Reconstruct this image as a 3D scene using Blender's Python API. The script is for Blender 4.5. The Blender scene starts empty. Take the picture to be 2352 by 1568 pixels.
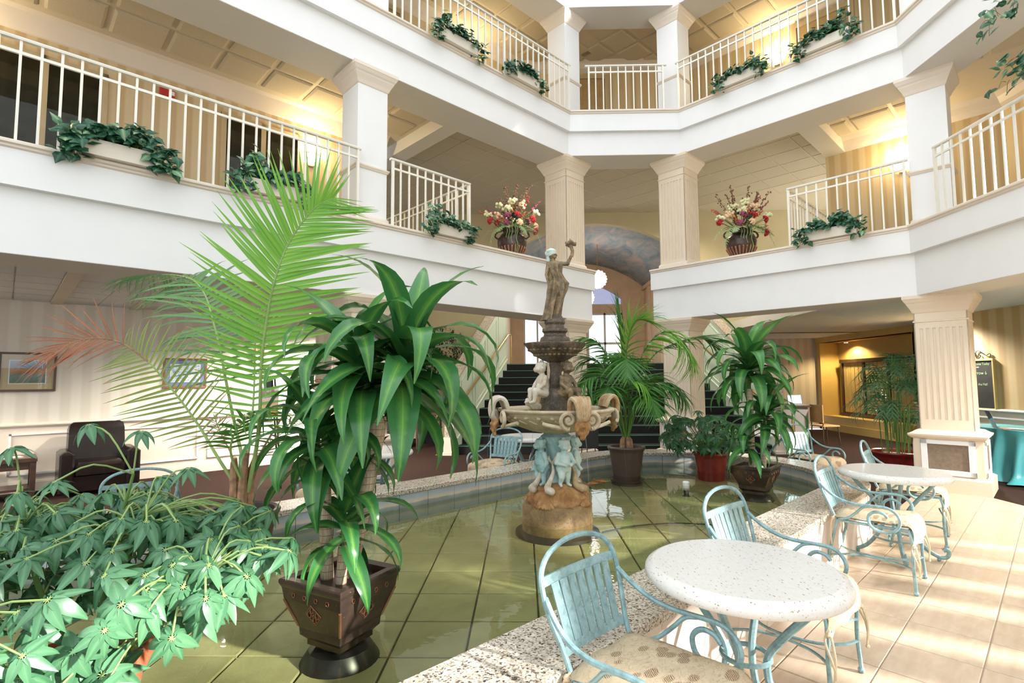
import bpy, bmesh, math, random
from mathutils import Vector, Matrix, Euler
random.seed(7)
R = math.radians
S2 = 2 ** -.5
scene = bpy.context.scene
COL = scene.collection

# ------------------------------------------------------------------ camera, sky, sun, exposure
cam = bpy.data.cameras.new('camera')
cam.sensor_width = 36.0
cam.lens = 1208.88 / 2352 * 36.0
cam.clip_start = .05
cam.clip_end = 200
camo = bpy.data.objects.new('camera', cam)
COL.objects.link(camo)
yaw, pit, rol = R(-1.1308), R(4.1018), R(-.3773)
fw = Vector((math.sin(yaw) * math.cos(pit), math.cos(yaw) * math.cos(pit), math.sin(pit)))
rt = Vector((math.cos(yaw), -math.sin(yaw), 0))
up = rt.cross(fw)
rt2 = rt * math.cos(rol) + up * math.sin(rol)
up2 = -rt * math.sin(rol) + up * math.cos(rol)
mw = Matrix((rt2, up2, -fw)).transposed().to_4x4()
mw.translation = Vector((0, 0, 1.55))
camo.matrix_world = mw
scene.camera = camo

world = bpy.data.worlds.new('daylight')
scene.world = world
world.use_nodes = True
bg = world.node_tree.nodes['Background']
bg.inputs[0].default_value = (.90, .955, 1.0, 1)
bg.inputs[1].default_value = 1.9

def add_light(name, kind, loc, energy, color=(1, 1, 1), **kw):
    l = bpy.data.lights.new(name, kind)
    l.energy = energy
    l.color = color
    for k, v in kw.items():
        setattr(l, k, v)
    o = bpy.data.objects.new(name, l)
    o.location = loc
    COL.objects.link(o)
    return o

SUN_H = Vector((-.88, .475, 0)).normalized()
SUN_EL = R(22)
sd = SUN_H * math.cos(SUN_EL) + Vector((0, 0, -math.sin(SUN_EL)))
sun = add_light('sunlight', 'SUN', (8, -6, 9), 12.5, (1, .965, .91), angle=R(2.2))
sun.rotation_euler = sd.to_track_quat('-Z', 'Y').to_euler()

vs = scene.view_settings
scene.display_settings.display_device = 'sRGB'
vs.view_transform = 'Standard'
vs.look = 'None'
vs.gamma = 1.0
vs.use_curve_mapping = False
vs.exposure = 0.22
scene.cycles.max_bounces = 8
scene.cycles.diffuse_bounces = 5
scene.cycles.glossy_bounces = 4
scene.cycles.transmission_bounces = 6
scene.cycles.transparent_max_bounces = 12
scene.cycles.sample_clamp_indirect = 6.0
scene.cycles.caustics_reflective = False
scene.cycles.caustics_refractive = False
scene.cycles.use_denoising = True

# ------------------------------------------------------------------ object helpers
RUV = Matrix.Rotation(R(45), 4, 'Z')      # frame whose x runs along the left gallery and y away from it

def uv(u, v, z=0.0):
    return Vector(((u - v) * S2, (u + v) * S2, z))

def rad(o, label=None, cat=None, group=None, kind=None):
    if label: o['label'] = label
    if cat: o['category'] = cat
    if group: o['group'] = group
    if kind: o['kind'] = kind
    return o

def thing(name, label, cat, loc=(0, 0, 0), rz=0.0, group=None, kind=None):
    o = bpy.data.objects.new(name, None)
    o.empty_display_size = .1
    o.location = loc
    o.rotation_euler = (0, 0, rz)
    COL.objects.link(o)
    return rad(o, label, cat, group, kind)

def link(name, me, parent=None, M=None):
    o = bpy.data.objects.new(name, me)
    COL.objects.link(o)
    if parent: o.parent = parent
    if M is not None: o.matrix_basis = M
    return o

def copy_tree(o, parent=None):
    c = o.copy()
    COL.objects.link(c)
    if parent: c.parent = parent
    for ch in list(o.children):
        copy_tree(ch, c)
    return c

def struct(o):
    o['kind'] = 'structure'
    return o

class MB:
    """Collects geometry; build() links it as one mesh object."""
    def __init__(self, M=None):
        self.v = []; self.f = []; self.uv = {}; self.M = M or Matrix.Identity(4); self.mi = {}
        self.cur = 0
    def add(self, verts, faces):
        n = len(self.v)
        M = self.M
        self.v += [M @ Vector(p) for p in verts]
        for fc in faces:
            if self.cur: self.mi[len(self.f)] = self.cur
            self.f.append([n + i for i in fc])
        return n
    def box(self, x0, x1, y0, y1, z0, z1):
        self.add([(x0, y0, z0), (x1, y0, z0), (x1, y1, z0), (x0, y1, z0), (x0, y0, z1), (x1, y0, z1), (x1, y1, z1), (x0, y1, z1)],
                 [(0, 3, 2, 1), (4, 5, 6, 7), (0, 1, 5, 4), (1, 2, 6, 5), (2, 3, 7, 6), (3, 0, 4, 7)])
        return self
    def bbox(self, x0, x1, y0, y1, z0, z1, b):
        """box with chamfered top edges and upright corners"""
        prof = [(0, z0), (0, z1 - b), (b, z1)]
        ring = []
        for d, z in prof:
            c = b * .6
            xs0, xs1, ys0, ys1 = x0 + d, x1 - d, y0 + d, y1 - d
            ring.append([(xs0 + c, ys0, z), (xs1 - c, ys0, z), (xs1, ys0 + c, z), (xs1, ys1 - c, z), (xs1 - c, ys1, z), (xs0 + c, ys1, z), (xs0, ys1 - c, z), (xs0, ys0 + c, z)])
        self.rings(ring, True, True, True)
        return self
    def rings(self, rings, closed=True, cap0=False, cap1=False):
        n = len(rings[0])
        verts = [p for r_ in rings for p in r_]
        fs = []
        for i in range(len(rings) - 1):
            for j in range(n if closed else n - 1):
                a, b = i * n + j, i * n + (j + 1) % n
                fs.append((a, b, b + n, a + n))
        if cap0: fs.append(tuple(range(n))[::-1])
        if cap1: fs.append(tuple((len(rings) - 1) * n + j for j in range(n)))
        self.add(verts, fs)
        return self
    def lathe(self, prof, c=(0, 0, 0), n=24, cap=True, rx=1.0, ry=1.0, off=0.0):
        rg = []
        for r_, z in prof:
            rg.append([(c[0] + r_ * rx * math.cos(off + 2 * math.pi * j / n), c[1] + r_ * ry * math.sin(off + 2 * math.pi * j / n), c[2] + z) for j in range(n)])
        self.rings(rg, True, cap, cap)
        return self
    def square(self, prof, c=(0, 0, 0), cap=True):
        rg = [[(c[0] - h, c[1] - h, c[2] + z), (c[0] + h, c[1] - h, c[2] + z), (c[0] + h, c[1] + h, c[2] + z), (c[0] - h, c[1] + h, c[2] + z)] for h, z in prof]
        self.rings(rg, True, cap, cap)
        return self
    def tube(self, pts, r, n=8, closed=False, cap=True, flat=None):
        """round bar along a polyline; r may be a list; flat=(w,h) gives a flat bar"""
        pts = [Vector(p) for p in pts]
        m = len(pts)
        rs = r if isinstance(r, (list, tuple)) else [r] * m
        tans = []
        for i in range(m):
            a = pts[(i - 1) % m] if (closed or i > 0) else pts[i]
            b = pts[(i + 1) % m] if (closed or i < m - 1) else pts[i]
            t = b - a
            tans.append(t.normalized() if t.length > 1e-9 else Vector((0, 0, 1)))
        up_ = Vector((0, 0, 1)) if abs(tans[0].z) < .9 else Vector((0, 1, 0))
        nrm = (up_ - tans[0] * up_.dot(tans[0])).normalized()
        rg = []
        for i in range(m):
            nrm = nrm - tans[i] * nrm.dot(tans[i])
            if nrm.length < 1e-6:
                nrm = tans[i].orthogonal()
            nrm.normalize()
            bi = tans[i].cross(nrm)
            if flat:
                w, h = flat
                rg.append([pts[i] + bi * a * w / 2 + nrm * b_ * h / 2 for a, b_ in ((-1, -1), (1, -1), (1, 1), (-1, 1))])
            else:
                rg.append([pts[i] + (nrm * math.cos(2 * math.pi * j / n) + bi * math.sin(2 * math.pi * j / n)) * rs[i] for j in range(n)])
        if closed: rg.append(rg[0])
        self.rings(rg, True, cap and not closed, cap and not closed)
        return self
    def ball(self, c, r, n=10, m=7, sc=(1, 1, 1), M=None):
        rg = []
        c = Vector(c)
        for i in range(m + 1):
            a = math.pi * i / m
            rr = max(1e-4, math.sin(a))
            ring = []
            for j in range(n):
                p = Vector((rr * math.cos(2 * math.pi * j / n) * r * sc[0], rr * math.sin(2 * math.pi * j / n) * r * sc[1], -math.cos(a) * r * sc[2]))
                if M is not None: p = M @ p
                ring.append(c + p)
            rg.append(ring)
        self.rings(rg, True, True, True)
        return self
    def limb(self, p, q, r1, r2, n=10):
        p, q = Vector(p), Vector(q)
        d = (q - p)
        L = d.length
        t = d.normalized() if L > 1e-9 else Vector((0, 0, 1))
        pts = [p - t * r1 * .98, p - t * r1 * .8, p - t * r1 * .45, p, p + d * .5, q, q + t * r2 * .45, q + t * r2 * .8, q + t * r2 * .98]
        rs = [r1 * .1, r1 * .6, r1 * .9, r1, (r1 + r2) / 2, r2, r2 * .9, r2 * .6, r2 * .1]
        return self.tube(pts, rs, n)
    def grid(self, fn, nu, nv, closed_u=False):
        vs_ = [fn(i / (nu if closed_u else nu), j / nv) for j in range(nv + 1) for i in range(nu if closed_u else nu + 1)]
        w = nu if closed_u else nu + 1
        fs = []
        for j in range(nv):
            for i in range(nu):
                a = j * w + i; b = j * w + (i + 1) % w
                fs.append((a, b, b + w, a + w))
        self.add(vs_, fs)
        return self
    def prism(self, poly, z0, z1):
        n = len(poly)
        self.rings([[(x, y, z0) for x, y in poly], [(x, y, z1) for x, y in poly]], True, True, True)
        return self
    def mesh(self, name, mats, smooth=False):
        me = bpy.data.meshes.new(name)
        me.from_pydata([tuple(p) for p in self.v], [], self.f)
        if not isinstance(mats, (list, tuple)): mats = [mats]
        for m in mats:
            me.materials.append(m)
        for i, k in self.mi.items():
            me.polygons[i].material_index = k
        if smooth:
            me.polygons.foreach_set('use_smooth', [True] * len(me.polygons))
            if smooth != 'all':
                try: me.set_sharp_from_angle(angle=R(38))
                except Exception: pass
        me.validate()
        return me
    def build(self, name, mats, parent=None, smooth=False, M=None):
        bm = bmesh.new()
        me = self.mesh(name, mats, smooth)
        bm.from_mesh(me)
        bmesh.ops.recalc_face_normals(bm, faces=bm.faces)
        bm.to_mesh(me)
        bm.free()
        return link(name, me, parent, M)

def spline(pts, n=6):
    """Catmull-Rom through the points"""
    P = [Vector(p) for p in pts]
    P = [P[0] * 2 - P[1]] + P + [P[-1] * 2 - P[-2]]
    out = []
    for i in range(1, len(P) - 2):
        for k in range(n):
            t = k / n
            a, b, c, d = P[i - 1], P[i], P[i + 1], P[i + 2]
            out.append(.5 * ((2 * b) + (c - a) * t + (2 * a - 5 * b + 4 * c - d) * t * t + (3 * b - a - 3 * c + d) * t ** 3))
    out.append(P[-2])
    return out

def arc_pts(c, r, a0, a1, n, plane='yz', x=0.0):
    o = []
    for i in range(n + 1):
        a = R(a0 + (a1 - a0) * i / n)
        p, q = c[0] + r * math.cos(a), c[1] + r * math.sin(a)
        o.append({'yz': (x, p, q), 'xz': (p, x, q), 'xy': (p, q, x)}[plane])
    return o

def offset_path(path, d, closed=False):
    """polyline moved d to its right with mitred corners (plan view)"""
    n = len(path)
    out = []
    for i in range(n):
        p = Vector(path[i]).to_2d() if len(path[i]) > 2 else Vector(path[i])
        t0 = (p - Vector(path[i - 1])).normalized() if i > 0 else None
        t1 = (Vector(path[i + 1]) - p).normalized() if i < n - 1 else None
        if t0 is None: t0 = t1
        if t1 is None: t1 = t0
        n0, n1 = Vector((t0.y, -t0.x)), Vector((t1.y, -t1.x))
        m = (n0 + n1)
        m = m / max(.2, m.dot(n0))
        out.append(p + m * d)
    return out

def sweep(mb, path, prof):
    """closed profile [(offset to the right, z)] along a plan polyline with mitred corners"""
    cols = [offset_path(path, d) for d, z in prof]
    rg = [[(cols[k][i].x, cols[k][i].y, prof[k][1]) for k in range(len(prof))] for i in range(len(path))]
    mb.rings(rg, True, True, True)
    return mb
# ------------------------------------------------------------------ materials
class NT:
    def __init__(self, name):
        self.m = bpy.data.materials.new(name)
        self.m.use_nodes = True
        self.t = self.m.node_tree
        self.n = self.t.nodes
        self.b = self.n['Principled BSDF']
    def node(self, kind, **kw):
        o = self.n.new(kind)
        for k, v in kw.items():
            if k in ('inp',):
                for a, b in v.items():
                    o.inputs[a].default_value = b
            else:
                setattr(o, k, v)
        return o
    def l(self, a, b):
        self.t.links.new(a, b)
    def coords(self, which='Object', scale=(1, 1, 1), rot=(0, 0, 0)):
        tc = self.node('ShaderNodeTexCoord')
        mp = self.node('ShaderNodeMapping')
        mp.inputs['Scale'].default_value = scale
        mp.inputs['Rotation'].default_value = rot
        self.l(tc.outputs[which], mp.inputs[0])
        return mp.outputs[0]
    def noise(self, co, scale, detail=4, rough=.55, dist=0):
        t = self.node('ShaderNodeTexNoise')
        t.inputs['Scale'].default_value = scale
        t.inputs['Detail'].default_value = detail
        t.inputs['Roughness'].default_value = rough
        t.inputs['Distortion'].default_value = dist
        if co is not None: self.l(co, t.inputs['Vector'])
        return t.outputs['Fac']
    def voro(self, co, scale, feat='F1', out='Distance'):
        t = self.node('ShaderNodeTexVoronoi')
        t.feature = feat
        t.inputs['Scale'].default_value = scale
        if co is not None: self.l(co, t.inputs['Vector'])
        return t.outputs[out]
    def ramp(self, fac, stops, interp='LINEAR'):
        r_ = self.node('ShaderNodeValToRGB')
        cr = r_.color_ramp
        cr.interpolation = interp
        while len(cr.elements) > 1: cr.elements.remove(cr.elements[-1])
        cr.elements[0].position = stops[0][0]
        cr.elements[0].color = (*stops[0][1], 1)
        for p, c in stops[1:]:
            e = cr.elements.new(p)
            e.color = (*c, 1)
        self.l(fac, r_.inputs[0])
        return r_.outputs[0]
    def mix(self, fac, a, b, mode='MIX'):
        x = self.node('ShaderNodeMix', data_type='RGBA', blend_type=mode)
        for s, v in ((0, fac), (6, a), (7, b)):
            if isinstance(v, (int, float)): x.inputs[s].default_value = v
            elif isinstance(v, tuple): x.inputs[s].default_value = (*v, 1)
            else: self.l(v, x.inputs[s])
        return x.outputs[2]
    def math(self, op, a, b=None, c=None):
        x = self.node('ShaderNodeMath', operation=op)
        for i, v in enumerate((a, b, c)):
            if v is None: continue
            if isinstance(v, (int, float)): x.inputs[i].default_value = v
            else: self.l(v, x.inputs[i])
        return x.outputs[0]
    def bump(self, h, strength=.2, dist=.01):
        b = self.node('ShaderNodeBump')
        b.inputs['Strength'].default_value = strength
        b.inputs['Distance'].default_value = dist
        self.l(h, b.inputs['Height'])
        self.l(b.outputs[0], self.b.inputs['Normal'])
        return b.outputs[0]
    def set(self, col=None, rough=None, metal=None, spec=None, emit=None, es=None):
        B = self.b.inputs
        if col is not None:
            if isinstance(col, tuple): B['Base Color'].default_value = (*col, 1)
            else: self.l(col, B['Base Color'])
        if rough is not None:
            if isinstance(rough, (int, float)): B['Roughness'].default_value = rough
            else: self.l(rough, B['Roughness'])
        if metal is not None: B['Metallic'].default_value = metal
        if spec is not None: B['Specular IOR Level'].default_value = spec
        if emit is not None:
            B['Emission Color'].default_value = (*emit, 1)
            B['Emission Strength'].default_value = es
        return self

def plain(name, col, rough=.5, metal=0.0, var=.04, scale=6.0, bump=0.0, spec=None):
    t = NT(name)
    co = t.coords()
    f = t.noise(co, scale)
    lo = tuple(c * (1 - var) for c in col); hi = tuple(min(1, c * (1 + var)) for c in col)
    t.set(t.ramp(f, [(.3, lo), (.7, hi)]), rough, metal, spec)
    if bump: t.bump(t.noise(co, scale * 12, 3), bump, .004)
    return t.m

M = {}
M['white'] = plain('white_paint', (.80, .80, .795), .55, var=.02, scale=2)
M['soffit'] = plain('soffit_paint', (.69, .665, .61), .7, var=.02, scale=2)
M['cream'] = plain('cream_trim_paint', (.74, .655, .555), .42, var=.02, scale=3)
M['rail'] = plain('railing_paint', (.80, .77, .68), .38, var=.02)
M['ceil'] = plain('ceiling_tile', (.58, .51, .38), .85, var=.05, scale=40, bump=.35)
M['ceilgrid'] = plain('ceiling_grid', (.62, .55, .42), .6, var=.02)
M['ceil2'] = plain('grey_ceiling_tile', (.66, .68, .68), .85, var=.05, scale=40, bump=.35)
M['planter'] = plain('planter_paint', (.72, .66, .56), .5, var=.02)
M['olive'] = plain('olive_wall_paint', (.53, .445, .26), .7, var=.05, scale=2)
M['tanwall'] = plain('tan_wall_paint', (.76, .56, .37), .6, var=.08, scale=3)
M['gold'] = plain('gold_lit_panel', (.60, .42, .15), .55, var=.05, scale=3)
M['brownwall'] = plain('brown_wall', (.30, .20, .11), .7, var=.05)
M['green'] = plain('mint_panel_paint', (.60, .70, .57), .45, var=.03, scale=3)
M['greenlip'] = plain('green_nosing', (.10, .30, .20), .5, var=.1)
M['blackcarpet'] = plain('black_carpet', (.012, .013, .013), .95, var=.4, scale=90, bump=.5)
M['brass'] = plain('brass', (.70, .47, .16), .22, 1.0, var=.05)
M['blackpaint'] = plain('black_paint', (.012, .012, .013), .35, var=.2)
M['darkwood'] = plain('dark_wood', (.06, .032, .02), .35, var=.3, scale=9)
M['midwood'] = plain('oak_wood', (.40, .23, .09), .45, var=.12, scale=9)
M['doorwood'] = plain('oak_door_wood', (.42, .28, .12), .45, var=.1, scale=7)
M['wframe'] = plain('window_frame_wood', (.50, .39, .22), .5, var=.06)
M['leather'] = plain('black_leather', (.012, .007, .006), .22, var=.3, scale=14, bump=.15)
M['red'] = plain('fire_alarm_red', (.45, .03, .03), .4)
M['whiteplastic'] = plain('white_plastic', (.82, .82, .80), .4)
M['copper'] = plain('copper_edge', (.42, .20, .11), .28, .8, var=.25, scale=20)
M['redpot'] = plain('red_glazed_pot', (.20, .022, .018), .2, var=.2, scale=8)
M['orangepot'] = plain('terracotta_pot', (.50, .13, .06), .5, var=.15, scale=8)
M['brownpot'] = plain('brown_plastic_pot', (.065, .042, .034), .4, var=.15, scale=8)
M['soil'] = plain('potting_gravel', (.30, .23, .14), .9, var=.6, scale=45, bump=.8)
M['chrome'] = plain('dull_metal', (.5, .5, .48), .3, 1.0)
M['grille'] = plain('speaker_cloth', (.20, .155, .115), .9, var=.15, scale=30, bump=.4)
M['teal'] = plain('teal_satin', (.065, .31, .35), .32, var=.08, scale=5)
M['rope'] = plain('cushion_cord', (.62, .50, .33), .8, var=.15, scale=60)
M['dried'] = plain('dried_flower', (.16, .07, .035), .8, var=.4, scale=30)
M['redflower'] = plain('red_petals', (.42, .012, .02), .6, var=.3, scale=40)
M['creamflower'] = plain('cream_petals', (.72, .70, .42), .7, var=.15, scale=40)
M['peachflower'] = plain('peach_petals', (.78, .55, .33), .6, var=.12, scale=40)
M['mauve'] = plain('mauve_petals', (.30, .06, .11), .7, var=.25, scale=40)
M['orangeflower'] = plain('orange_petals', (.52, .11, .03), .7, var=.25, scale=40)
M['columncream'] = plain('column_paint', (.73, .625, .49), .45, var=.02)
M['stemgreen'] = plain('green_stem', (.09, .19, .035), .5, var=.2)
M['palegreen'] = plain('pale_green_stem', (.25, .36, .12), .5, var=.2)
M['stone'] = plain('white_pebble', (.72, .70, .66), .6, var=.1, scale=30)
M['koi'] = plain('goldfish', (.75, .22, .05), .3, var=.25, scale=30)
M['hose'] = plain('black_hose', (.02, .03, .02), .5)
M['limestone'] = plain('curb_face_tile', (.74, .63, .54), .5, var=.08, scale=5)

def emis(name, col, s):
    t = NT(name)
    t.set(col, .5, emit=col, es=s)
    return t.m
M['lamp'] = emis('lit_sconce_glass', (1, .90, .66), 9.0)
M['downlight'] = emis('lit_downlight', (1, .93, .80), 14.0)
M['exit'] = emis('lit_exit_letters', (1, .12, .10), 1.5)
M['globe'] = emis('lit_globe', (1, .86, .78), 2.6)

def wallpaper(name, a, b, ang, period=.11):
    t = NT(name)
    co = t.coords(rot=(0, 0, ang))
    sx = t.node('ShaderNodeSeparateXYZ'); t.l(co, sx.inputs[0])
    f = t.math('MULTIPLY', sx.outputs[0], 2 * math.pi / period)
    f = t.math('SINE', f)
    f2 = t.math('SINE', t.math('MULTIPLY', sx.outputs[0], 2 * math.pi / period * 3))
    g = t.math('ADD', t.math('MULTIPLY', f, .38), t.math('MULTIPLY_ADD', f2, .12, .5))
    n = t.noise(co, 55, 3)
    g = t.math('ADD', g, t.math('MULTIPLY_ADD', n, .3, -.15))
    t.set(t.ramp(g, [(.2, a), (.8, b)]), .65)
    return t.m
M['paper_left'] = wallpaper('striped_wallpaper', (.70, .655, .56), (.78, .74, .655), R(-45), .24)
M['paper_up'] = wallpaper('gold_striped_wallpaper', (.55, .40, .215), (.66, .53, .33), R(-45), .2)
M['paper_up_r'] = wallpaper('gold_striped_wallpaper', (.55, .40, .20), (.64, .51, .30), R(45), .2)
M['paper_right'] = wallpaper('tan_striped_wallpaper', (.50, .35, .17), (.60, .46, .26), R(90), .3)
M['paper_mauve'] = wallpaper('mauve_striped_wallpaper', (.52, .47, .45), (.60, .55, .52), 0, .25)
M['paper_side'] = wallpaper('mauve_striped_wallpaper', (.46, .40, .36), (.56, .50, .45), R(90), .25)

def mk():
    # carpet
    t = NT('brown_carpet'); co = t.coords()
    n = t.noise(co, 160, 2); n2 = t.noise(co, 3, 3)
    c = t.ramp(n, [(.3, (.015, .0075, .0055)), (.7, (.034, .017, .012))])
    t.set(t.mix(n2, c, (.024, .012, .009)), .95, spec=.1); t.bump(n, .5, .006); M['carpet'] = t.m
    # pool slate tile
    t = NT('pool_slate_tile'); co = t.coords()
    oi = t.node('ShaderNodeObjectInfo')
    n = t.noise(co, 5, 6, .6, .6)
    c = t.ramp(n, [(.25, (.19, .17, .08)), (.5, (.28, .26, .135)), (.75, (.36, .335, .19))])
    c2 = t.mix(.35, c, t.ramp(oi.outputs['Random'], [(0, (.22, .20, .10)), (.5, (.28, .26, .14)), (1, (.35, .32, .19))]))
    t.set(c2, .5); t.bump(n, .3, .01); M['pooltile'] = t.m
    M['poolgrout'] = plain('pool_grout', (.06, .075, .045), .8, var=.2)
    # blue wall tile with lime line
    t = NT('blue_pool_wall_tile'); co = t.coords('Object')
    sx = t.node('ShaderNodeSeparateXYZ'); t.l(co, sx.inputs[0])
    n = t.noise(co, 7, 5)
    h = t.math('ADD', sx.outputs[2], t.math('MULTIPLY_ADD', n, .03, -.015))
    c = t.ramp(h, [(.28, (.16, .20, .17)), (.325, (.27, .31, .30)), (.335, (.72, .60, .45)), (.36, (.62, .56, .47)), (.375, (.42, .50, .56)), (.46, (.36, .44, .50))])
    t.set(t.mix(.25, c, t.ramp(n, [(.3, (.25, .29, .30)), (.7, (.6, .6, .56))])), .35); M['pooltileblue'] = t.m
    # granite
    t = NT('speckled_granite'); co = t.coords()
    a = t.voro(co, 130, 'F1', 'Color'); n = t.noise(co, 45, 6, .7)
    sp = t.node('ShaderNodeSeparateColor'); t.l(a, sp.inputs[0])
    k = t.math('ADD', t.math('MULTIPLY', sp.outputs[0], .55), t.math('MULTIPLY', n, .5))
    c = t.ramp(k, [(.24, (.045, .04, .042)), (.32, (.20, .15, .11)), (.42, (.46, .38, .29)), (.6, (.56, .50, .41)), (.85, (.74, .70, .62))])
    t.set(c, .22); M['granite'] = t.m
    # floor tile
    t = NT('beige_floor_tile'); co = t.coords('Object', (1, 1, 1), (0, 0, R(-45)))
    oi = t.node('ShaderNodeObjectInfo')
    n = t.noise(t.coords('Object', (2, 7, 1), (0, 0, R(-45))), 3, 6, .6, .5)
    c = t.ramp(n, [(.25, (.46, .335, .225)), (.5, (.55, .43, .31)), (.75, (.63, .52, .39))])
    c = t.mix(.2, c, t.ramp(oi.outputs['Random'], [(0, (.48, .36, .25)), (1, (.62, .50, .37))]))
    t.set(c, t.math('MULTIPLY_ADD', n, .2, .22)); M['tile'] = t.m
    M['grout'] = plain('floor_grout', (.47, .37, .28), .85)
    # patina metal
    t = NT('blue_patina_metal'); co = t.coords()
    n = t.noise(co, 22, 6, .7, .5); n2 = t.noise(co, 5, 3)
    c = t.ramp(n, [(.28, (.085, .145, .15)), (.45, (.19, .315, .325)), (.62, (.29, .445, .475)), (.8, (.42, .58, .61))])
    c = t.mix(t.math('MULTIPLY', n2, .5), c, (.22, .36, .385))
    t.set(c, .42); t.b.inputs['Metallic'].default_value = .15; M['patina'] = t.m
    # speckled stone table
    t = NT('flecked_white_stone'); co = t.coords('Object', (1, .42, 1), (0, 0, .6))
    v = t.voro(co, 95); w = t.noise(co, 60, 2)
    k = t.math('ADD', v, t.math('MULTIPLY_ADD', w, .9, -.3))
    c = t.ramp(k, [(.235, (.36, .27, .18)), (.30, (.68, .655, .61)), (1, (.72, .70, .665))])
    t.set(c, .22); M['tabletop'] = t.m
    # cushion print
    t = NT('leaf_print_fabric'); co = t.coords('Object', (1, 1.7, 1), (0, 0, .5))
    v = t.voro(co, 10); n = t.noise(co, 30, 4, .6, 1.2); wv = t.node('ShaderNodeTexWave')
    wv.inputs['Scale'].default_value = 38; wv.inputs['Distortion'].default_value = 5; t.l(co, wv.inputs[0])
    blob = t.ramp(v, [(.33, (1, 1, 1)), (.40, (0, 0, 0))])
    lines = t.ramp(wv.outputs[1], [(.35, (0, 0, 0)), (.55, (1, 1, 1))])
    ring = t.ramp(t.noise(co, 11, 3, .5, 2.5), [(.485, (0, 0, 0)), (.5, (1, 1, 1)), (.515, (0, 0, 0))])
    base = t.ramp(n, [(.3, (.44, .345, .225)), (.7, (.53, .43, .295))])
    c = t.mix(t.mix(1, blob, lines, 'MULTIPLY'), base, (.17, .10, .055))
    c = t.mix(t.mix(.5, ring, n, 'MULTIPLY'), c, (.26, .17, .09))
    t.set(c, .8, spec=.2); t.bump(n, .2, .004); M['cushion'] = t.m
    # leaves
    def leaf(name, dark, mid, stripe, tips=None, rough=.34, trans=.22, stripe_w=(.10, .26)):
        t = NT(name)
        uvn = t.coords('UV')
        sx = t.node('ShaderNodeSeparateXYZ'); t.l(uvn, sx.inputs[0])
        a = t.math('ABSOLUTE', t.math('SUBTRACT', sx.outputs[0], .5))
        n = t.noise(t.coords('Object', (1, 14, 14)), 3, 4)
        oi = t.node('ShaderNodeObjectInfo')
        base = t.mix(oi.outputs['Random'], dark, mid)
        base = t.mix(t.math('MULTIPLY', n, .35), base, mid)
        k = t.math('ADD', a, t.math('MULTIPLY_ADD', n, .16, -.08))
        sm = t.ramp(k, [(stripe_w[0], (1, 1, 1)), (stripe_w[1], (0, 0, 0))])
        c = t.mix(t.math('MULTIPLY', t.mix(1, sm, (1, 1, 1), 'MULTIPLY'), .75), base, stripe)
        vein = t.ramp(a, [(.012, (1, 1, 1)), (.03, (0, 0, 0))])
        c = t.mix(t.math('MULTIPLY', vein, .5), c, tuple(min(1, x * 1.5) for x in stripe))
        if tips is not None:
            c = t.mix(t.ramp(sx.outputs[1], [(.82, (0, 0, 0)), (.97, (1, 1, 1))]), c, tips)
        t.set(c, rough, spec=.45)
        tr = t.node('ShaderNodeBsdfTranslucent'); t.l(c, tr.inputs[0])
        ms = t.node('ShaderNodeMixShader'); ms.inputs[0].default_value = trans
        out = t.n['Material Output']
        t.l(t.b.outputs[0], ms.inputs[1]); t.l(tr.outputs[0], ms.inputs[2]); t.l(ms.outputs[0], out.inputs[0])
        return t.m
    M['dracaena'] = leaf('striped_corn_plant_leaf', (.026, .125, .035), (.06, .22, .06), (.13, .32, .06), rough=.24, stripe_w=(.05, .22))
    M['schefflera'] = leaf('umbrella_plant_leaf', (.048, .155, .07), (.10, .25, .125), (.11, .26, .13), rough=.32)
    M['scheffdark'] = leaf('dark_umbrella_plant_leaf', (.014, .08, .03), (.045, .16, .055), (.06, .17, .06))
    M['palm'] = leaf('bright_palm_leaflet', (.12, .36, .035), (.24, .50, .07), (.2, .45, .06), trans=.35)
    M['palmmid'] = leaf('grey_green_palm_leaflet', (.10, .23, .10), (.17, .32, .12), (.15, .3, .1), trans=.3)
    M['palmdark'] = leaf('dark_palm_leaflet', (.03, .14, .025), (.085, .25, .045), (.09, .24, .05), trans=.3)
    M['palmdry'] = leaf('dry_palm_leaflet', (.22, .065, .025), (.34, .13, .055), (.32, .13, .055), trans=.25)
    M['palmhalf'] = leaf('browning_palm_leaflet', (.17, .27, .05), (.26, .34, .07), (.26, .34, .08), (.36, .10, .05), trans=.3)
    M['bamboo'] = leaf('bamboo_palm_leaflet', (.03, .12, .05), (.075, .20, .09), (.07, .19, .08), trans=.28)
    M['ivy'] = leaf('ivy_leaf', (.008, .055, .028), (.028, .12, .06), (.06, .16, .085), rough=.35, trans=.15, stripe_w=(.04, .12))
    M['ivyvar'] = leaf('pale_ivy_leaf', (.04, .16, .08), (.12, .28, .14), (.30, .42, .25), rough=.35, trans=.2, stripe_w=(.05, .2))
    M['fern'] = leaf('pale_fern_leaf', (.26, .38, .15), (.36, .48, .22), (.36, .48, .22), trans=.2)
    M['ficus'] = leaf('dark_ficus_leaf', (.006, .022, .006), (.02, .05, .014), (.02, .05, .014), trans=.15)
    # bark
    t = NT('ringed_cane_bark'); co = t.coords('Object', (1, 1, 1))
    wv = t.node('ShaderNodeTexWave', bands_direction='Z'); wv.inputs['Scale'].default_value = 9; wv.inputs['Distortion'].default_value = 1.2; t.l(co, wv.inputs[0])
    n = t.noise(t.coords('Object', (9, 9, 1.4)), 14, 5)
    c = t.ramp(n, [(.3, (.44, .31, .20)), (.55, (.66, .52, .37)), (.75, (.78, .67, .53))])
    c = t.mix(t.ramp(wv.outputs[1], [(.01, (1, 1, 1)), (.055, (0, 0, 0))]), c, (.34, .22, .13))
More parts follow.
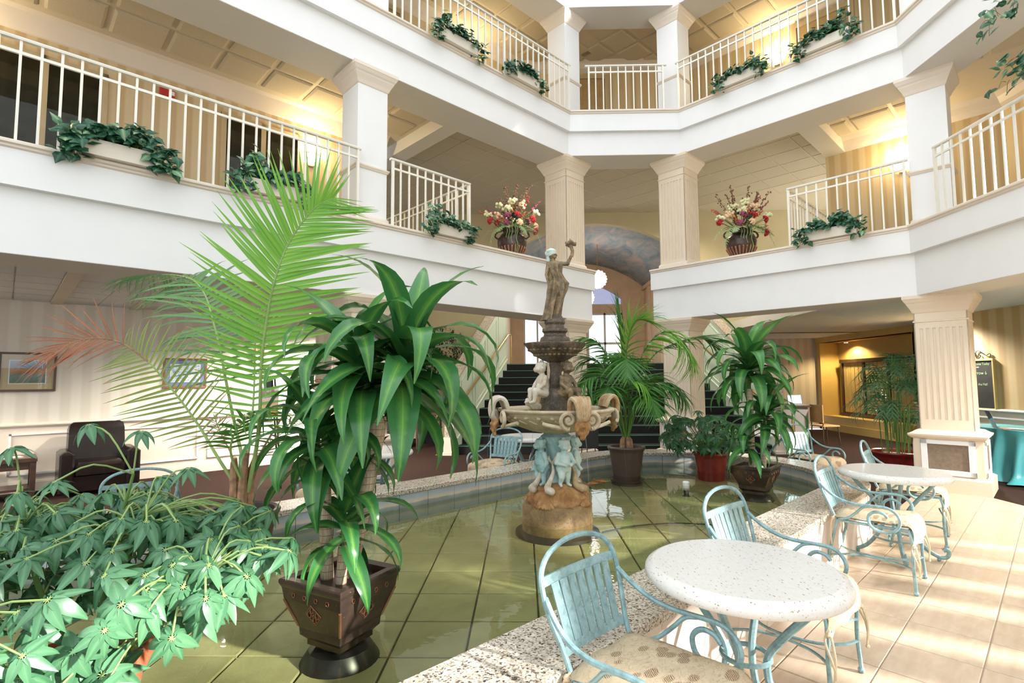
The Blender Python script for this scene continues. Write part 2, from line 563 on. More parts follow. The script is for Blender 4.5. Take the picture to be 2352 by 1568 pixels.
    t.set(c, .7); t.bump(n, .4, .004); M['cane'] = t.m
    M['palmtrunk'] = plain('palm_sheath', (.30, .17, .09), .7, var=.45, scale=18, bump=.4)
    M['bark'] = plain('dark_bark', (.05, .03, .02), .8, var=.4, scale=18, bump=.4)
    # bronze-finish pot
    t = NT('bronzed_metal_pot'); co = t.coords()
    n = t.noise(co, 7, 6, .65); n2 = t.noise(co, 60, 2)
    c = t.ramp(n, [(.3, (.035, .024, .021)), (.55, (.075, .048, .038)), (.8, (.15, .085, .06))])
    c = t.mix(t.ramp(n2, [(.70, (0, 0, 0)), (.78, (1, 1, 1))]), c, (.30, .17, .12))
    t.set(c, .3, .45); M['bronzepot'] = t.m
    # fountain stone and bronzes
    def weather(name, cols, scale=7, rough=.5, metal=0.0, bump=.5, spark=None):
        t = NT(name); co = t.coords()
        n = t.noise(co, scale, 8, .68, .6)
        st = [(.24 + .52 * i / (len(cols) - 1), c) for i, c in enumerate(cols)]
        c = t.ramp(n, st)
        if spark:
            n3 = t.noise(co, scale * 14, 3)
            c = t.mix(t.ramp(n3, [(.60, (0, 0, 0)), (.70, (1, 1, 1))]), c, spark)
        t.set(c, rough, metal); t.bump(t.noise(co, scale * 9, 6, .7), bump, .008); return t.m
    M['verdigris'] = weather('verdigris_figure', [(.09, .15, .15), (.21, .37, .37), (.40, .57, .56), (.60, .56, .47)], 6)
    M['basin'] = weather('lime_streaked_basin', [(.14, .18, .16), (.42, .34, .22), (.56, .47, .33), (.66, .60, .48)], 6, .6, spark=(.42, .36, .25))
    M['basinrust'] = weather('rusty_shell', [(.13, .08, .04), (.36, .22, .09), (.50, .37, .22), (.60, .53, .41)], 9, .6)
    M['wetbronze'] = weather('wet_dark_bronze', [(.014, .011, .009), (.05, .037, .026), (.11, .08, .052), (.26, .19, .115)], 9, .18, .1, .8, spark=(.30, .24, .16))
    M['limebronze'] = weather('limed_bronze', [(.03, .024, .016), (.11, .08, .045), (.27, .19, .10), (.50, .39, .24)], 9, .2, .1, .8)
    M['rust'] = weather('rusty_rock', [(.10, .05, .018), (.30, .14, .045), (.44, .25, .10), (.56, .41, .25)], 9, .8, spark=(.25, .12, .04))
    M['limedrock'] = weather('stained_stone_drum', [(.035, .028, .018), (.18, .11, .045), (.33, .21, .09), (.55, .44, .28)], 5, .55, spark=(.16, .10, .05))
    M['mint_white'] = weather('limed_verdigris', [(.22, .42, .42), (.44, .64, .61), (.64, .70, .64), (.72, .70, .64)], 7)
    M['whitefig'] = weather('limed_figure', [(.34, .28, .20), (.52, .44, .33), (.66, .60, .49), (.72, .68, .60)], 8)
    # painted cloud vault
    t = NT('painted_clouds'); co = t.coords('Object', (.55, .22, .6))
    n = t.noise(co, 5, 8, .62, .9)
    t.set(t.ramp(n, [(.3, (.17, .22, .24)), (.46, (.27, .33, .36)), (.55, (.36, .36, .36)), (.66, (.52, .43, .37)), (.8, (.60, .48, .40))]), .7); M['clouds'] = t.m
    # glass and water: mirror sheen by angle over a clear tint
    def clear(name, tint, rough, bumpscale=None, strength=.1, f0=.04):
        t = NT(name)
        lw = t.node('ShaderNodeLayerWeight'); lw.inputs[0].default_value = .5
        fr = t.math('MULTIPLY_ADD', t.math('POWER', lw.outputs['Facing'], 4.6), 1 - f0, f0)
        tr = t.node('ShaderNodeBsdfTransparent'); tr.inputs[0].default_value = (*tint, 1)
        gl = t.node('ShaderNodeBsdfGlossy'); gl.inputs['Roughness'].default_value = rough
        ms = t.node('ShaderNodeMixShader')
        t.l(fr, ms.inputs[0]); t.l(tr.outputs[0], ms.inputs[1]); t.l(gl.outputs[0], ms.inputs[2])
        t.l(ms.outputs[0], t.n['Material Output'].inputs[0])
        if bumpscale:
            b = t.node('ShaderNodeBump'); b.inputs['Strength'].default_value = strength; b.inputs['Distance'].default_value = .02
            t.l(t.noise(t.coords('Object', (1, 1, 1)), bumpscale, 3, .5, .3), b.inputs['Height'])
            for x in (lw, gl): t.l(b.outputs[0], x.inputs['Normal'])
        t.n.remove(t.b)
        return t.m
    M['water'] = clear('pool_water', (.88, .92, .78), .015, 7, .05, .035)
    M['glass'] = clear('window_glass', (.96, .98, .97), .0)
    M['transomglass'] = clear('dark_transom_glass', (.22, .22, .30), .0)  # darker blue-grey tint than the other panes
    M['darkglass'] = clear('tinted_window_glass', (.60, .60, .55), .0)
    M['jet'] = clear('water_stream', (.90, .93, .95), .05)
    t = NT('dark_curtain'); co = t.coords('Object', (1, 1, 1), (0, 0, R(-45)))
    n = t.noise(co, 9, 2); t.set(t.ramp(n, [(.3, (.06, .055, .035)), (.7, (.16, .14, .09))]), .9); M['curtain'] = t.m
    # framed prints
    t = NT('autumn_landscape_print'); g = t.coords('Generated', (1, 1, 1)); sx = t.node('ShaderNodeSeparateXYZ'); t.l(g, sx.inputs[0])
    n = t.noise(t.coords('Generated', (3, 3, 9)), 2.2, 5)
    k = t.math('ADD', sx.outputs[2], t.math('MULTIPLY_ADD', n, .3, -.15))
    t.set(t.ramp(k, [(.1, (.07, .12, .07)), (.35, (.13, .22, .20)), (.48, (.45, .17, .05)), (.62, (.50, .26, .10)), (.72, (.16, .30, .52)), (.95, (.35, .50, .66))]), .5); M['print1'] = t.m
    t = NT('seaside_print'); n = t.noise(t.coords('Generated', (4, 4, 5)), 1.6, 5)
    t.set(t.ramp(n, [(.3, (.12, .20, .42)), (.45, (.34, .46, .62)), (.55, (.72, .74, .74)), (.66, (.55, .20, .16)), (.8, (.60, .50, .34))]), .5); M['print2'] = t.m
    t = NT('flame_print'); g = t.coords('Generated'); sx = t.node('ShaderNodeSeparateXYZ'); t.l(g, sx.inputs[0])
    n = t.noise(t.coords('Generated', (7, 7, 2)), 2, 4); k = t.math('ADD', sx.outputs[2], t.math('MULTIPLY_ADD', n, .4, -.2))
    t.set(t.ramp(k, [(.1, (.80, .36, .05)), (.3, (.90, .66, .25)), (.45, (.75, .45, .34)), (.6, (.78, .66, .62)), (.8, (.40, .16, .13)), (.95, (.85, .80, .76))]), .5); M['print3'] = t.m
    M['mat_tan'] = plain('tan_picture_mat', (.52, .38, .20), .6)
    M['mat_blue'] = plain('blue_picture_mat', (.16, .19, .38), .6)
    M['walnut'] = plain('walnut_frame', (.10, .055, .04), .35)
    M['redwood'] = plain('cherry_frame', (.22, .085, .035), .35)
    M['slate'] = plain('blackboard_slate', (.02, .02, .018), .6, var=.3)
    M['giltframe'] = plain('gilt_board_frame', (.55, .42, .16), .4)
    M['chalk'] = plain('green_chalk', (.30, .46, .24), .8)
    M['chalkw'] = plain('white_chalk', (.50, .52, .48), .8)
    M['paper'] = plain('printed_paper', (.66, .62, .54), .5, var=.3, scale=30)
    M['bluepaper'] = plain('blue_printed_paper', (.16, .24, .34), .4, var=.4, scale=30)
    M['redpaper'] = plain('orange_printed_paper', (.45, .13, .05), .4, var=.4, scale=30)
    M['screen'] = emis('lit_screen', (.35, .45, .62), .8)
mk()
# ------------------------------------------------------------------ structure
# (u, v): u runs along the left gallery, v away from it; the atrium is an octagon
P = [uv(-6, 6.32), uv(7.61, 6.32), uv(9.12, 4.81), uv(9.12, 1.33), uv(7.61, -.18)]
P = [(p.x, p.y) for p in P]
DECK2, DECK3 = 3.60, 6.60
def xy(u, v): p = uv(u, v); return (p.x, p.y)

def band(idx, path, zb, up_bot, trim_bot, top, label_mat='white'):
    b = MB()
    sweep(b, path, [(0, zb), (0, up_bot), (.08, up_bot), (.08, trim_bot), (-.68, trim_bot), (-.68, zb)])
    o = struct(b.build('trim_%d' % idx, M['white']))
    m = MB()
    sweep(m, path, [(.08, trim_bot), (.10, trim_bot + .012), (.10, trim_bot + .03), (.125, trim_bot + .04), (.125, top - .012), (.113, top), (-.68, top), (-.68, trim_bot)])
    m.build('cap_moulding', M['cream'], o)
    s = MB()
    sweep(s, path, [(-.006, zb - .004), (-.006, zb + .002), (-.674, zb + .002), (-.674, zb - .004)])
    s.build('soffit_board', M['soffit'], o)
    return o

band(1, [P[0], xy(8.25 + .02, 6.32)], 2.68, 3.268, 3.592, 3.665)
band(2, [xy(9.12, 5.47), P[3], P[4]], 2.68, 3.268, 3.592, 3.665)
band(3, P, 5.825, 6.27, 6.60, 6.675)
b = MB()
sweep(b, P, [(0, 8.82), (0, 10.7), (-.25, 10.7), (-.25, 9.3), (-.68, 9.3), (-.68, 8.82)])
struct(b.build('trim_4', M['white']))
s = MB(); sweep(s, P, [(-.006, 8.816), (-.006, 8.822), (-.674, 8.822), (-.674, 8.816)])
struct(s.build('trim_5', M['soffit']))

# floors of the galleries
f2 = MB(RUV)
f2.box(-6, 5.15, 6.9, 8.7, 3.3, DECK2); f2.box(9.7, 11.5, 1.3, 2.95, 3.3, DECK2)
struct(f2.build('floor_2', M['carpet']))
f2 = MB(); sweep(f2, [P[3], P[4]], [(-.6, 3.3), (-.6, DECK2), (-2.4, DECK2), (-2.4, 3.3)])
struct(f2.build('floor_3', M['carpet']))
f3 = MB(); sweep(f3, P, [(-.6, 6.3), (-.6, DECK3), (-2.6, DECK3), (-2.6, 6.3)])
struct(f3.build('floor_4', M['carpet']))

# ceilings with individual panels
panel_me = {}
def panel_mesh(kind, a):
    key = (kind, a)
    if key not in panel_me:
        m = MB()
        if kind == 'coffer':
            b_ = .03
            m.rings([[(-a, -a, 0), (a, -a, 0), (a, a, 0), (-a, a, 0)], [(-a, -a, -.012), (a, -a, -.012), (a, a, -.012), (-a, a, -.012)],
                     [(-a + b_, -a + b_, -.028), (a - b_, -a + b_, -.028), (a - b_, a - b_, -.028), (-a + b_, a - b_, -.028)]], True, True, True)
            panel_me[key] = m.mesh('ceiling_panel', M['ceil'])
        else:
            m.box(-a, a, -a, a, -.006, .003)
            panel_me[key] = m.mesh('ceiling_panel', M['ceil'] if kind == 'flat' else M['ceil2'])
    return panel_me[key]

def panels(root, z, test, kind='coffer', u0=.105, v0=7.0, pitch=.622, ur=(-4, 14), vr=(-2, 14), half=.28):
    me = panel_mesh(kind, half)
    n = 0
    for i in range(-20, 40):
        for j in range(-30, 30):
            u, v = u0 + (i + .5) * pitch, v0 + (j + .5) * pitch
            if ur[0] < u < ur[1] and vr[0] < v < vr[1] and test(u, v):
                link('ceiling_panel', me, root, Matrix.Translation(uv(u, v, z)) @ RUV)
                n += 1
    return n

def tbars(root, z, u0, u1, v0, v1, pitch, test, ou, ov):
    m = MB(RUV)
    k = 0
    for i in range(-30, 60):
        for j in range(-30, 60):
            u, v = ou + i * pitch, ov + j * pitch
            if u0 < u < u1 and v0 < v < v1 and test(u + pitch / 2, v + pitch / 2):
                m.box(u - .009, u + .009, v, v + pitch, z - .012, z - .002); m.box(u, u + pitch, v - .009, v + .009, z - .0115, z - .0025)
    if m.v: m.build('ceiling_grid', M['ceilgrid'], root)

c2 = MB(); sweep(c2, P, [(-.66, 6.05), (-.66, 6.2), (-8, 6.2), (-8, 6.05)])
ceil2 = struct(c2.build('ceiling_2', M['ceilgrid']))
c3 = MB(); sweep(c3, P, [(-.66, 9.03), (-.66, 9.2), (-4, 9.2), (-4, 9.03)])
ceil3 = struct(c3.build('ceiling_3', M['ceilgrid']))
y_of = lambda u, v: (u + v) * S2
x_of = lambda u, v: (u - v) * S2
panels(ceil2, 6.05, lambda u, v: u < 5.2 and 7.0 < v < 8.5, ur=(-2.2, 5.2))
panels(ceil2, 6.05, lambda u, v: 9.8 < u < 11.3 and 1.0 < v < 2.9, u0=9.80, v0=.48)
panels(ceil2, 6.05, lambda u, v: 6.15 < x_of(u, v) < 7.8 and u < 9.9 and y_of(u, v) > 5.0, u0=9.80, v0=.48)
hall = lambda u, v: y_of(u, v) < 14.1 and (u > 9.75 or v > 6.95 or y_of(u, v) > 10.5) and not (u < 5.4) and not (v < 2.95)
panels(ceil2, 6.046, hall, 'flat', 5.45, 7.0, .62, (5.4, 13), (2.9, 12), .297)
tbars(ceil2, 6.046, 5.4, 13, 2.9, 12, .62, hall, 5.45, 7.0)
panels(ceil3, 9.03, lambda u, v: u < 9.2 and 7.0 < v < 8.5, ur=(2.2, 9.2))
panels(ceil3, 9.03, lambda u, v: 9.8 < u < 11.3 and .8 < v < 6.8, u0=9.80, v0=.48)
panels(ceil3, 9.03, lambda u, v: u <= 9.75 and v <= 8.6 and 10.4 < y_of(u, v) < 13 and u > 6.2 and v > 4.8 and not (7.0 < v and u < 9.2), u0=9.80, v0=.48)
panels(ceil3, 9.03, lambda u, v: 6.15 < x_of(u, v) < 7.8 and u < 9.8 and y_of(u, v) > 5.0, u0=9.80, v0=.48)
# beams closing the stair hall ceiling
m = MB(RUV); m.box(5.15, 5.45, 7.0, 13, 5.825, 6.06); m.box(9.8, 14, 2.62, 2.95, 5.825, 6.06)
struct(m.build('trim_6', M['soffit']))

# ground floor ceiling
c1 = MB(); sweep(c1, [P[0], xy(5.15, 6.32)], [(-.66, 2.74), (-.66, 2.95), (-8, 2.95), (-8, 2.74)])
ceil1 = struct(c1.build('ceiling_1', M['ceil2']))
c1 = MB(RUV); c1.box(9.7, 17, -6, 2.95, 2.74, 2.95)
ceil1b = struct(c1.build('ceiling_4', M['ceil2']))
c1 = MB(); c1.prism([(5.25, 9.42), (9.88, 14.05), (9.9, 16.5), (5.25, 16.5)], 2.74, 2.95); struct(c1.build('ceiling_6', M['soffit']))
w = MB(); w.box(5.4, 9.0, 16.275, 16.3, 0, .14); struct(w.build('baseboard_far', M['cream']))
c1 = MB(); sweep(c1, [P[3], P[4]], [(-.66, 2.735), (-.66, 2.95), (-5, 2.95), (-5, 2.735)])
struct(c1.build('ceiling_5', M['ceil2']))
m = MB(RUV)
for i in range(-3, 7):
    u = .5 + i * .95
    if u < 4.0: m.box(u - .07, u + .07, 7.0, 10.3, 2.705, 2.745)
for j in range(6): m.box(-4, 4, 7.3 + j * .55, 7.325 + j * .55, 2.728, 2.745)
m.build('ceiling_beam', M['ceilgrid'], ceil1)
pm = panel_mesh('grey', .262)
for i in range(-3, 4):
    for j in range(6):
        for k in (0, 1):
            uu = .5 + i * .95 + .07 + .405 * k + .2025
            me = panel_me.setdefault('grey2', MB().box(-.196, .196, -.25, .25, -.012, 0).mesh('ceiling_panel', M['ceil2']))
            link('ceiling_panel', me, ceil1, Matrix.Translation(uv(uu, 7.3 + j * .55 + .275 if j < 5 else 10.17, 2.74)) @ RUV)

# gallery walls
w = MB(RUV); w.box(-6, 4.95, 8.56, 8.75, DECK2 - .3, 5.87)
struct(w.build('wall_left_2', M['paper_up']))
w = MB(RUV); w.rings([[(-6, 8.60, 5.80), (-6, 8.535, 5.83), (-6, 8.49, 5.90), (-6, 8.42, 6.02), (-6, 8.36, 6.05), (-6, 8.7, 6.06)], [(4.95, 8.60, 5.80), (4.95, 8.535, 5.83), (4.95, 8.49, 5.90), (4.95, 8.42, 6.02), (4.95, 8.36, 6.05), (4.95, 8.7, 6.06)]], True, True, True)
struct(w.build('trim_7', M['cream']))
rp = [xy(9.12, 2.95), P[3], P[4]]
w = MB(); sweep(w, rp, [(-2.24, 3.3), (-2.24, 5.87), (-2.45, 5.87), (-2.45, 3.3)])
struct(w.build('wall_right_2', M['paper_up_r']))
cove = lambda zt: [(-2.24, zt - .22), (-2.16, zt - .15), (-2.1, zt - .06), (-2.02, zt + .01), (-2.4, zt + .01), (-2.4, zt - .22)]
w = MB(); sweep(w, rp, cove(6.05)); struct(w.build('trim_8', M['cream']))
w = MB(); sweep(w, P, [(-2.24, 6.5), (-2.24, 8.86), (-2.45, 8.86), (-2.45, 6.5)])
struct(w.build('wall_back_3', M['paper_up_r']))
w = MB(); sweep(w, P, cove(9.03)); struct(w.build('trim_9', M['cream']))
w = MB(); sweep(w, P, [(-2.225, DECK3), (-2.225, DECK3 + .12), (-2.3, DECK3 + .12), (-2.3, DECK3)])
sweep(w, rp, [(-2.225, DECK2), (-2.225, DECK2 + .12), (-2.3, DECK2 + .12), (-2.3, DECK2)])
struct(w.build('baseboard_back', M['cream']))

# ground floor walls
CR = .95
def wainscot(name, Mx, L, paper, panels_w=1.05, z1=2.74, t=.16, only_panels=True):
    """wall of length L along local x at local y=0 (room on the -y side)"""
    root = MB(Mx); root.box(0, L, 0, t, 0, z1)
    o = struct(root.build(name, paper))
    d = MB(Mx); d.box(0, L, -.012, 0, 0, CR - .03); d.build('wainscot_board', M['cream'], o)
    r_ = MB(Mx)
    r_.rings([[(x, 0, CR - .05), (x, -.02, CR - .045), (x, -.045, CR - .015), (x, -.045, CR), (x, -.02, CR + .02), (x, 0, CR + .02)] for x in (0, L)], True, True, True)
    r_.build('chair_rail', M['cream'], o)
    bb = MB(Mx); bb.box(0, L, -.03, 0, 0, .13); bb.box(0, L, -.022, 0, .13, .15); bb.build('baseboard', M['cream'], o)
    n = max(1, int(L / panels_w)); pw = L / n
    me = MB()
    a, h0, h1, s_ = pw - .14, .24, .83, .028
    for (x0, x1, q0, q1) in ((.07, .07 + a, h0, h0 + s_), (.07, .07 + a, h1 - s_, h1), (.07, .07 + s_, h0, h1), (.07 + a - s_, .07 + a, h0, h1)):
        me.box(x0, x1, -.030, -.010, q0, q1)
    mesh = me.mesh('wainscot_panel', M['white'])
    for i in range(n):
        link('wainscot_panel', mesh, o, Mx @ Matrix.Translation((i * pw, 0, 0)))
    return o
wall_left = wainscot('wall_left', RUV @ Matrix.Translation((-5, 10.3, 0)), 8.75, M['paper_left'], 1.25)
w = MB(RUV); w.box(3.75, 4.45, 10.3, 11.0, 0, 2.74); struct(w.build('wall_pier', M['paper_left']))
wainscot('wall_corridor', RUV @ Matrix.Translation((4.2, 12.6, 0)), 4.5, M['paper_left'], 1.2)
# back wall of the hall, with the arched opening of the landing
XL, XR, ZL, ZS, ZP, XC = -.42, 4.42, 1.96, 4.84, 5.74, 2.0
w = MB()
YF = 14.05
w.box(-9, XL, YF, YF + .2, 0, 6.06); w.box(XR, 5.4, YF, YF + .2, 0, 6.06); w.box(5.4, 11.0, YF, YF + .2, 2.74, 6.06); w.box(XL, XR, YF + .01, YF + .2, 0, ZL - .02)
rad_v = ((XR - XC) ** 2 + (ZP - ZS) ** 2) / (2 * (ZP - ZS))
zc_v = ZP - rad_v
def vz(x): return zc_v + math.sqrt(max(0, rad_v ** 2 - (x - XC) ** 2))
N = 28
for i in range(N):
    xa, xb = XL + (XR - XL) * i / N, XL + (XR - XL) * (i + 1) / N
    w.add([(xa, YF, vz(xa)), (xb, YF, vz(xb)), (xb, YF, 6.06), (xa, YF, 6.06), (xa, YF + .2, vz(xa)), (xb, YF + .2, vz(xb)), (xb, YF + .2, 6.06), (xa, YF + .2, 6.06)],
          [(0, 1, 2, 3), (7, 6, 5, 4), (0, 4, 5, 1), (3, 2, 6, 7)])
struct(w.build('wall_back', M['olive']))
vm = MB()
vm.grid(lambda a, b: (XL + (XR - XL) * a, YF + .2 + (19 - YF - .2) * b, vz(XL + (XR - XL) * a)), 28, 2)
vo = vm.build('ceiling_vault', M['clouds'], None, True); struct(vo)
w = MB(); w.box(XL - .2, XL, YF + .2, 19, 1.7, ZS + .02); w.box(XR, XR + .2, YF + .2, 19, 1.7, ZS + .02)
struct(w.build('wall_landing', M['tanwall']))
w = MB()
for y in (15.2, 16.6, 18.0):
    w.box(XR - .07, XR, y, y + .32, ZL, ZS - .12)
w.box(XR - .10, XR, YF + .2, 19, ZS - .12, ZS + .01); w.box(XL, XL + .10, YF + .2, 19, ZS - .12, ZS + .01)
struct(w.build('trim_10', M['tanwall']))
w = MB(); w.box(XR - .03, XR - .005, 15.6, 16.5, ZL, 4.3); struct(w.build('door_1', M['gold']))
w = MB(); w.box(XL - .2, XR + .2, YF + .01, 19.2, 1.7, ZL); struct(w.build('floor_landing', M['blackcarpet']))
# end wall of the landing with its glazed doors and arched light
w = MB()
ops = [(.05, 1.05), (2.36, 3.62)]
ZT, ZA = 3.92, 4.22
edges = [XL - .2, .05, 1.05, 2.36, 3.62, XR + .2]
for a, b_ in ((0, 1), (2, 3), (4, 5)): w.box(edges[a], edges[b_], 19, 19.2, ZL, ZT)
w.box(XL - .2, XR + .2, 19, 19.2, ZT, ZA)
arch = lambda x: 4.45 + .62 * (1 - ((x - 2.0) / 1.62) ** 2)
NA = 20
w.box(XL - .2, .38, 19, 19.2, ZA, 5.8); w.box(3.62, XR + .2, 19, 19.2, ZA, 5.8)
for i in range(NA):
    xa, xb = .38 + 3.24 * i / NA, .38 + 3.24 * (i + 1) / NA
    w.add([(xa, 19, arch(xa)), (xb, 19, arch(xb)), (xb, 19, 5.8), (xa, 19, 5.8), (xa, 19.2, arch(xa)), (xb, 19.2, arch(xb)), (xb, 19.2, 5.8), (xa, 19.2, 5.8)], [(0, 1, 2, 3), (7, 6, 5, 4), (0, 4, 5, 1)])
struct(w.build('wall_landing_end', M['tanwall']))
for k, (a, b_) in enumerate(ops):
    fr = MB()
    for x0, x1, z0, z1 in ((a, a + .06, ZL, ZT), (b_ - .06, b_, ZL, ZT), (a, b_, ZT - .07, ZT), (a, b_, ZL, ZL + .09), (a, b_, 2.78, 2.86), ((a + b_) / 2 - .035, (a + b_) / 2 + .035, ZL, ZT)):
        fr.box(x0, x1, 19.04, 19.12, z0, z1)
    o = struct(fr.build('window_%d' % (k + 1), M['white']))
    for x0, x1 in ((a + .06, (a + b_) / 2 - .035), ((a + b_) / 2 + .035, b_ - .06)):
        for z0, z1 in ((ZL + .09, 2.78), (2.86, ZT - .07)):
            g = MB(); g.box(x0, x1, 19.07, 19.08, z0, z1); g.build('pane', M['glass'], o)
o = MB(); o.box(.38, 3.62, 19.03, 19.1, ZA - .03, ZA + .03); o.box(1.96, 2.04, 19.03, 19.1, ZA, 5.05)
o = struct(o.build('window_3', M['white']))
g = MB(); g.rings([[(.38 + 3.24 * i / NA, 19.07, ZA), (.38 + 3.24 * i / NA, 19.07, arch(.38 + 3.24 * i / NA))] for i in range(NA + 1)], False); g.build('pane', M['transomglass'], o)
# terrace outside the doors
g = MB(); g.box(-3, 8, 19.2, 40, 1.5, 1.9); struct(g.build('ground', plain('pale_paving', (.55, .55, .56), .8)))

# right-hand walls
wr = wainscot('wall_right', Matrix.Translation((8.4, 11.3, 0)) @ Matrix.Rotation(R(-90), 4, 'Z'), 8.5, M['paper_right'], 1.2)
wainscot('wall_right_far', Matrix.Translation((9.0, 12.3, 0)) @ Matrix.Rotation(R(-90), 4, 'Z'), 1.0, M['paper_side'], 1.0)
w = MB(); w.box(8.4, 9.2, 11.3, 11.4, 0, 2.74); w.box(5.2, 9.2, 16.3, 16.5, 0, 2.74); w.box(5.2, 5.4, 14.2, 16.4, 0, 2.74); struct(w.build('wall_far', M['paper_mauve']))
w = MB(); w.box(9.0, 9.25, 12.3, 16.3, 2.58, 2.74); struct(w.build('wall_right_lintel', M['paper_side']))
# gold lit recess with three tall blinds
w = MB(); w.box(9.55, 9.7, 12.3, 16.3, 0, 2.6); w.box(9.0, 9.6, 12.3, 16.3, 0, .42); w.box(9.0, 9.6, 16.1, 16.3, 0, 2.6); w.box(9.0, 9.6, 12.25, 12.32, 0, 2.6); w.box(8.98, 9.7, 12.25, 16.3, 2.58, 2.76)
struct(w.build('wall_recess', M['gold']))
o = MB()
for k in range(4): o.box(9.40, 9.5, 12.75 + k * .98, 12.83 + k * .98, .5, 1.98)
o.box(9.38, 9.52, 12.7, 15.8, 1.96, 2.06); o.box(9.38, 9.52, 12.7, 15.8, .42, .52)
o = struct(o.build('window_4', M['darkwood']))
for k in range(3):
    g = MB(); g.box(9.44, 9.46, 12.83 + k * .98, 13.73 + k * .98, .52, 1.96); g.build('pane', M['darkglass'], o)
    for q in range(5):
        s_ = MB(); s_.box(9.415, 9.43, 12.86 + k * .98 + q * .17, 12.86 + k * .98 + q * .17 + .15, .54, 1.95); s_.build('blind_slat', plain('gold_blind', (.56, .42, .18), .6), o)
w = MB(); w.box(8.96, 9.0, 12.3, 16.1, 0, .2); struct(w.build('baseboard_right', M['gold']))

# unseen window wall behind and right of camera, openings shaped to pattern the sun
w = MB(RUV)
VS = -3.4
def wall_between(u0, u1, z0, z1): w.box(u0, u1, VS - .2, VS, z0, z1)
wall_between(-.6, 1.22, 3.32, 6.6); wall_between(3.05, 9.2, 3.05, 6.6); wall_between(1.22, 3.05, 3.32, 6.6)
wall_between(-.6, 9.2, 7.75, 14)  # carried up high to stop sun passing over the top
wall_between(3.6, 4.25, 2.42, 3.05); wall_between(6.35, 7.42, 2.42, 3.05)  # solid blocks added to keep direct sun off the table tops
wall_between(-.6, 9.2, 0, .2)
for u0, u1 in ((-.6, -.3), (1.0, 1.22), (3.05, 3.6), (4.55, 5.15), (6.6, 7.0), (7.7, 9.2)):
    wall_between(u0, u1, 2.0, 3.05 if u0 > 3 else 3.32)
slits = [.8, 1.6, 2.35, 3.0, 3.75, 4.4, 5.05, 5.75, 6.3, 6.95, 7.6]      # narrow slits cut to lay thin sun bands on the floor
e = -.6
for u in slits:
    wall_between(e, u, .2, 2.0); e = u + .24
wall_between(e, 9.2, .2, 2.0)
wall_between(-.6, 9.2, 6.6, 7.75)  # upper row closed to keep sun off the left gallery
for z in (1.97, 2.5): w.box(-.6, 9.2, VS - .14, VS - .06, z, z + .06)
for u in (.95, 2.6, 4.1, 5.5, 7.0): w.box(u - .03, u + .03, VS - .14, VS - .06, .2, 3.05)
struct(w.build('wall_front', M['white']))

# floor, tiles
f = MB(); f.box(-14, 14, -8, 16, -.2, 0); struct(f.build('floor', M['carpet']))
lim = 8.41
g = MB(RUV); g.rings([[(x, y, z) for x, y in ((-2, -3.3), (lim - 3.3, -3.3), (9.26, lim * 0 + 9.26 - lim), (9.26, 1.42), (-2, 1.42))] for z in (0, .004)], True, True, True)
floor_t = struct(g.build('floor_tiled', M['grout']))
def clip(poly, a, b, c):
    out = []
    for i in range(len(poly)):
        p, q = poly[i - 1], poly[i]
        dp, dq = a * p[0] + b * p[1] - c, a * q[0] + b * q[1] - c
        if (dp <= 0) != (dq <= 0):
            t = dp / (dp - dq); out.append((p[0] + (q[0] - p[0]) * t, p[1] + (q[1] - p[1]) * t))
        if dq <= 0: out.append(q)
    return out
tp = .385
full_tile = None
def tile_mesh(poly, z0, z1, mat, bevel=.004):
    cx = sum(p[0] for p in poly) / len(poly); cy = sum(p[1] for p in poly) / len(poly)
    m = MB()
    ins = []
    for x, y in poly:
        dx, dy = cx - x, cy - y; L = math.hypot(dx, dy) or 1
        ins.append((x + dx / L * bevel * 1.4, y + dy / L * bevel * 1.4))
    m.rings([[(x, y, z0) for x, y in poly], [(x, y, z1 - bevel * .6) for x, y in poly], [(x, y, z1) for x, y in ins]], True, False, True)
    return m.mesh('tile', mat)
for i in range(-9, 15):
    for j in range(-6, 2):
        u0, v1 = 3.80 + i * tp, 1.14 - j * 0 + (j * tp)
        g_ = .003
        sq = [(u0 + g_, v1 - tp + g_), (u0 + tp - g_, v1 - tp + g_), (u0 + tp - g_, v1 - g_), (u0 + g_, v1 - g_)]
        pl = clip(clip(clip(sq, 1, -1, lim - .01), 0, 1, 1.42), 1, 0, 9.25)
        if len(pl) < 3: continue
        if len(pl) == 4 and pl[0] in sq and pl[1] in sq and pl[2] in sq and pl[3] in sq:
            if full_tile is None:
                full_tile = tile_mesh([(-tp / 2 + g_, -tp / 2 + g_), (tp / 2 - g_, -tp / 2 + g_), (tp / 2 - g_, tp / 2 - g_), (-tp / 2 + g_, tp / 2 - g_)], 0, .010, M['tile'])
            link('tile', full_tile, floor_t, RUV @ Matrix.Translation((u0 + tp / 2, v1 - tp / 2, .002)))
        else:
            link('tile', tile_mesh(pl, .002, .012, M['tile']), floor_t, RUV)

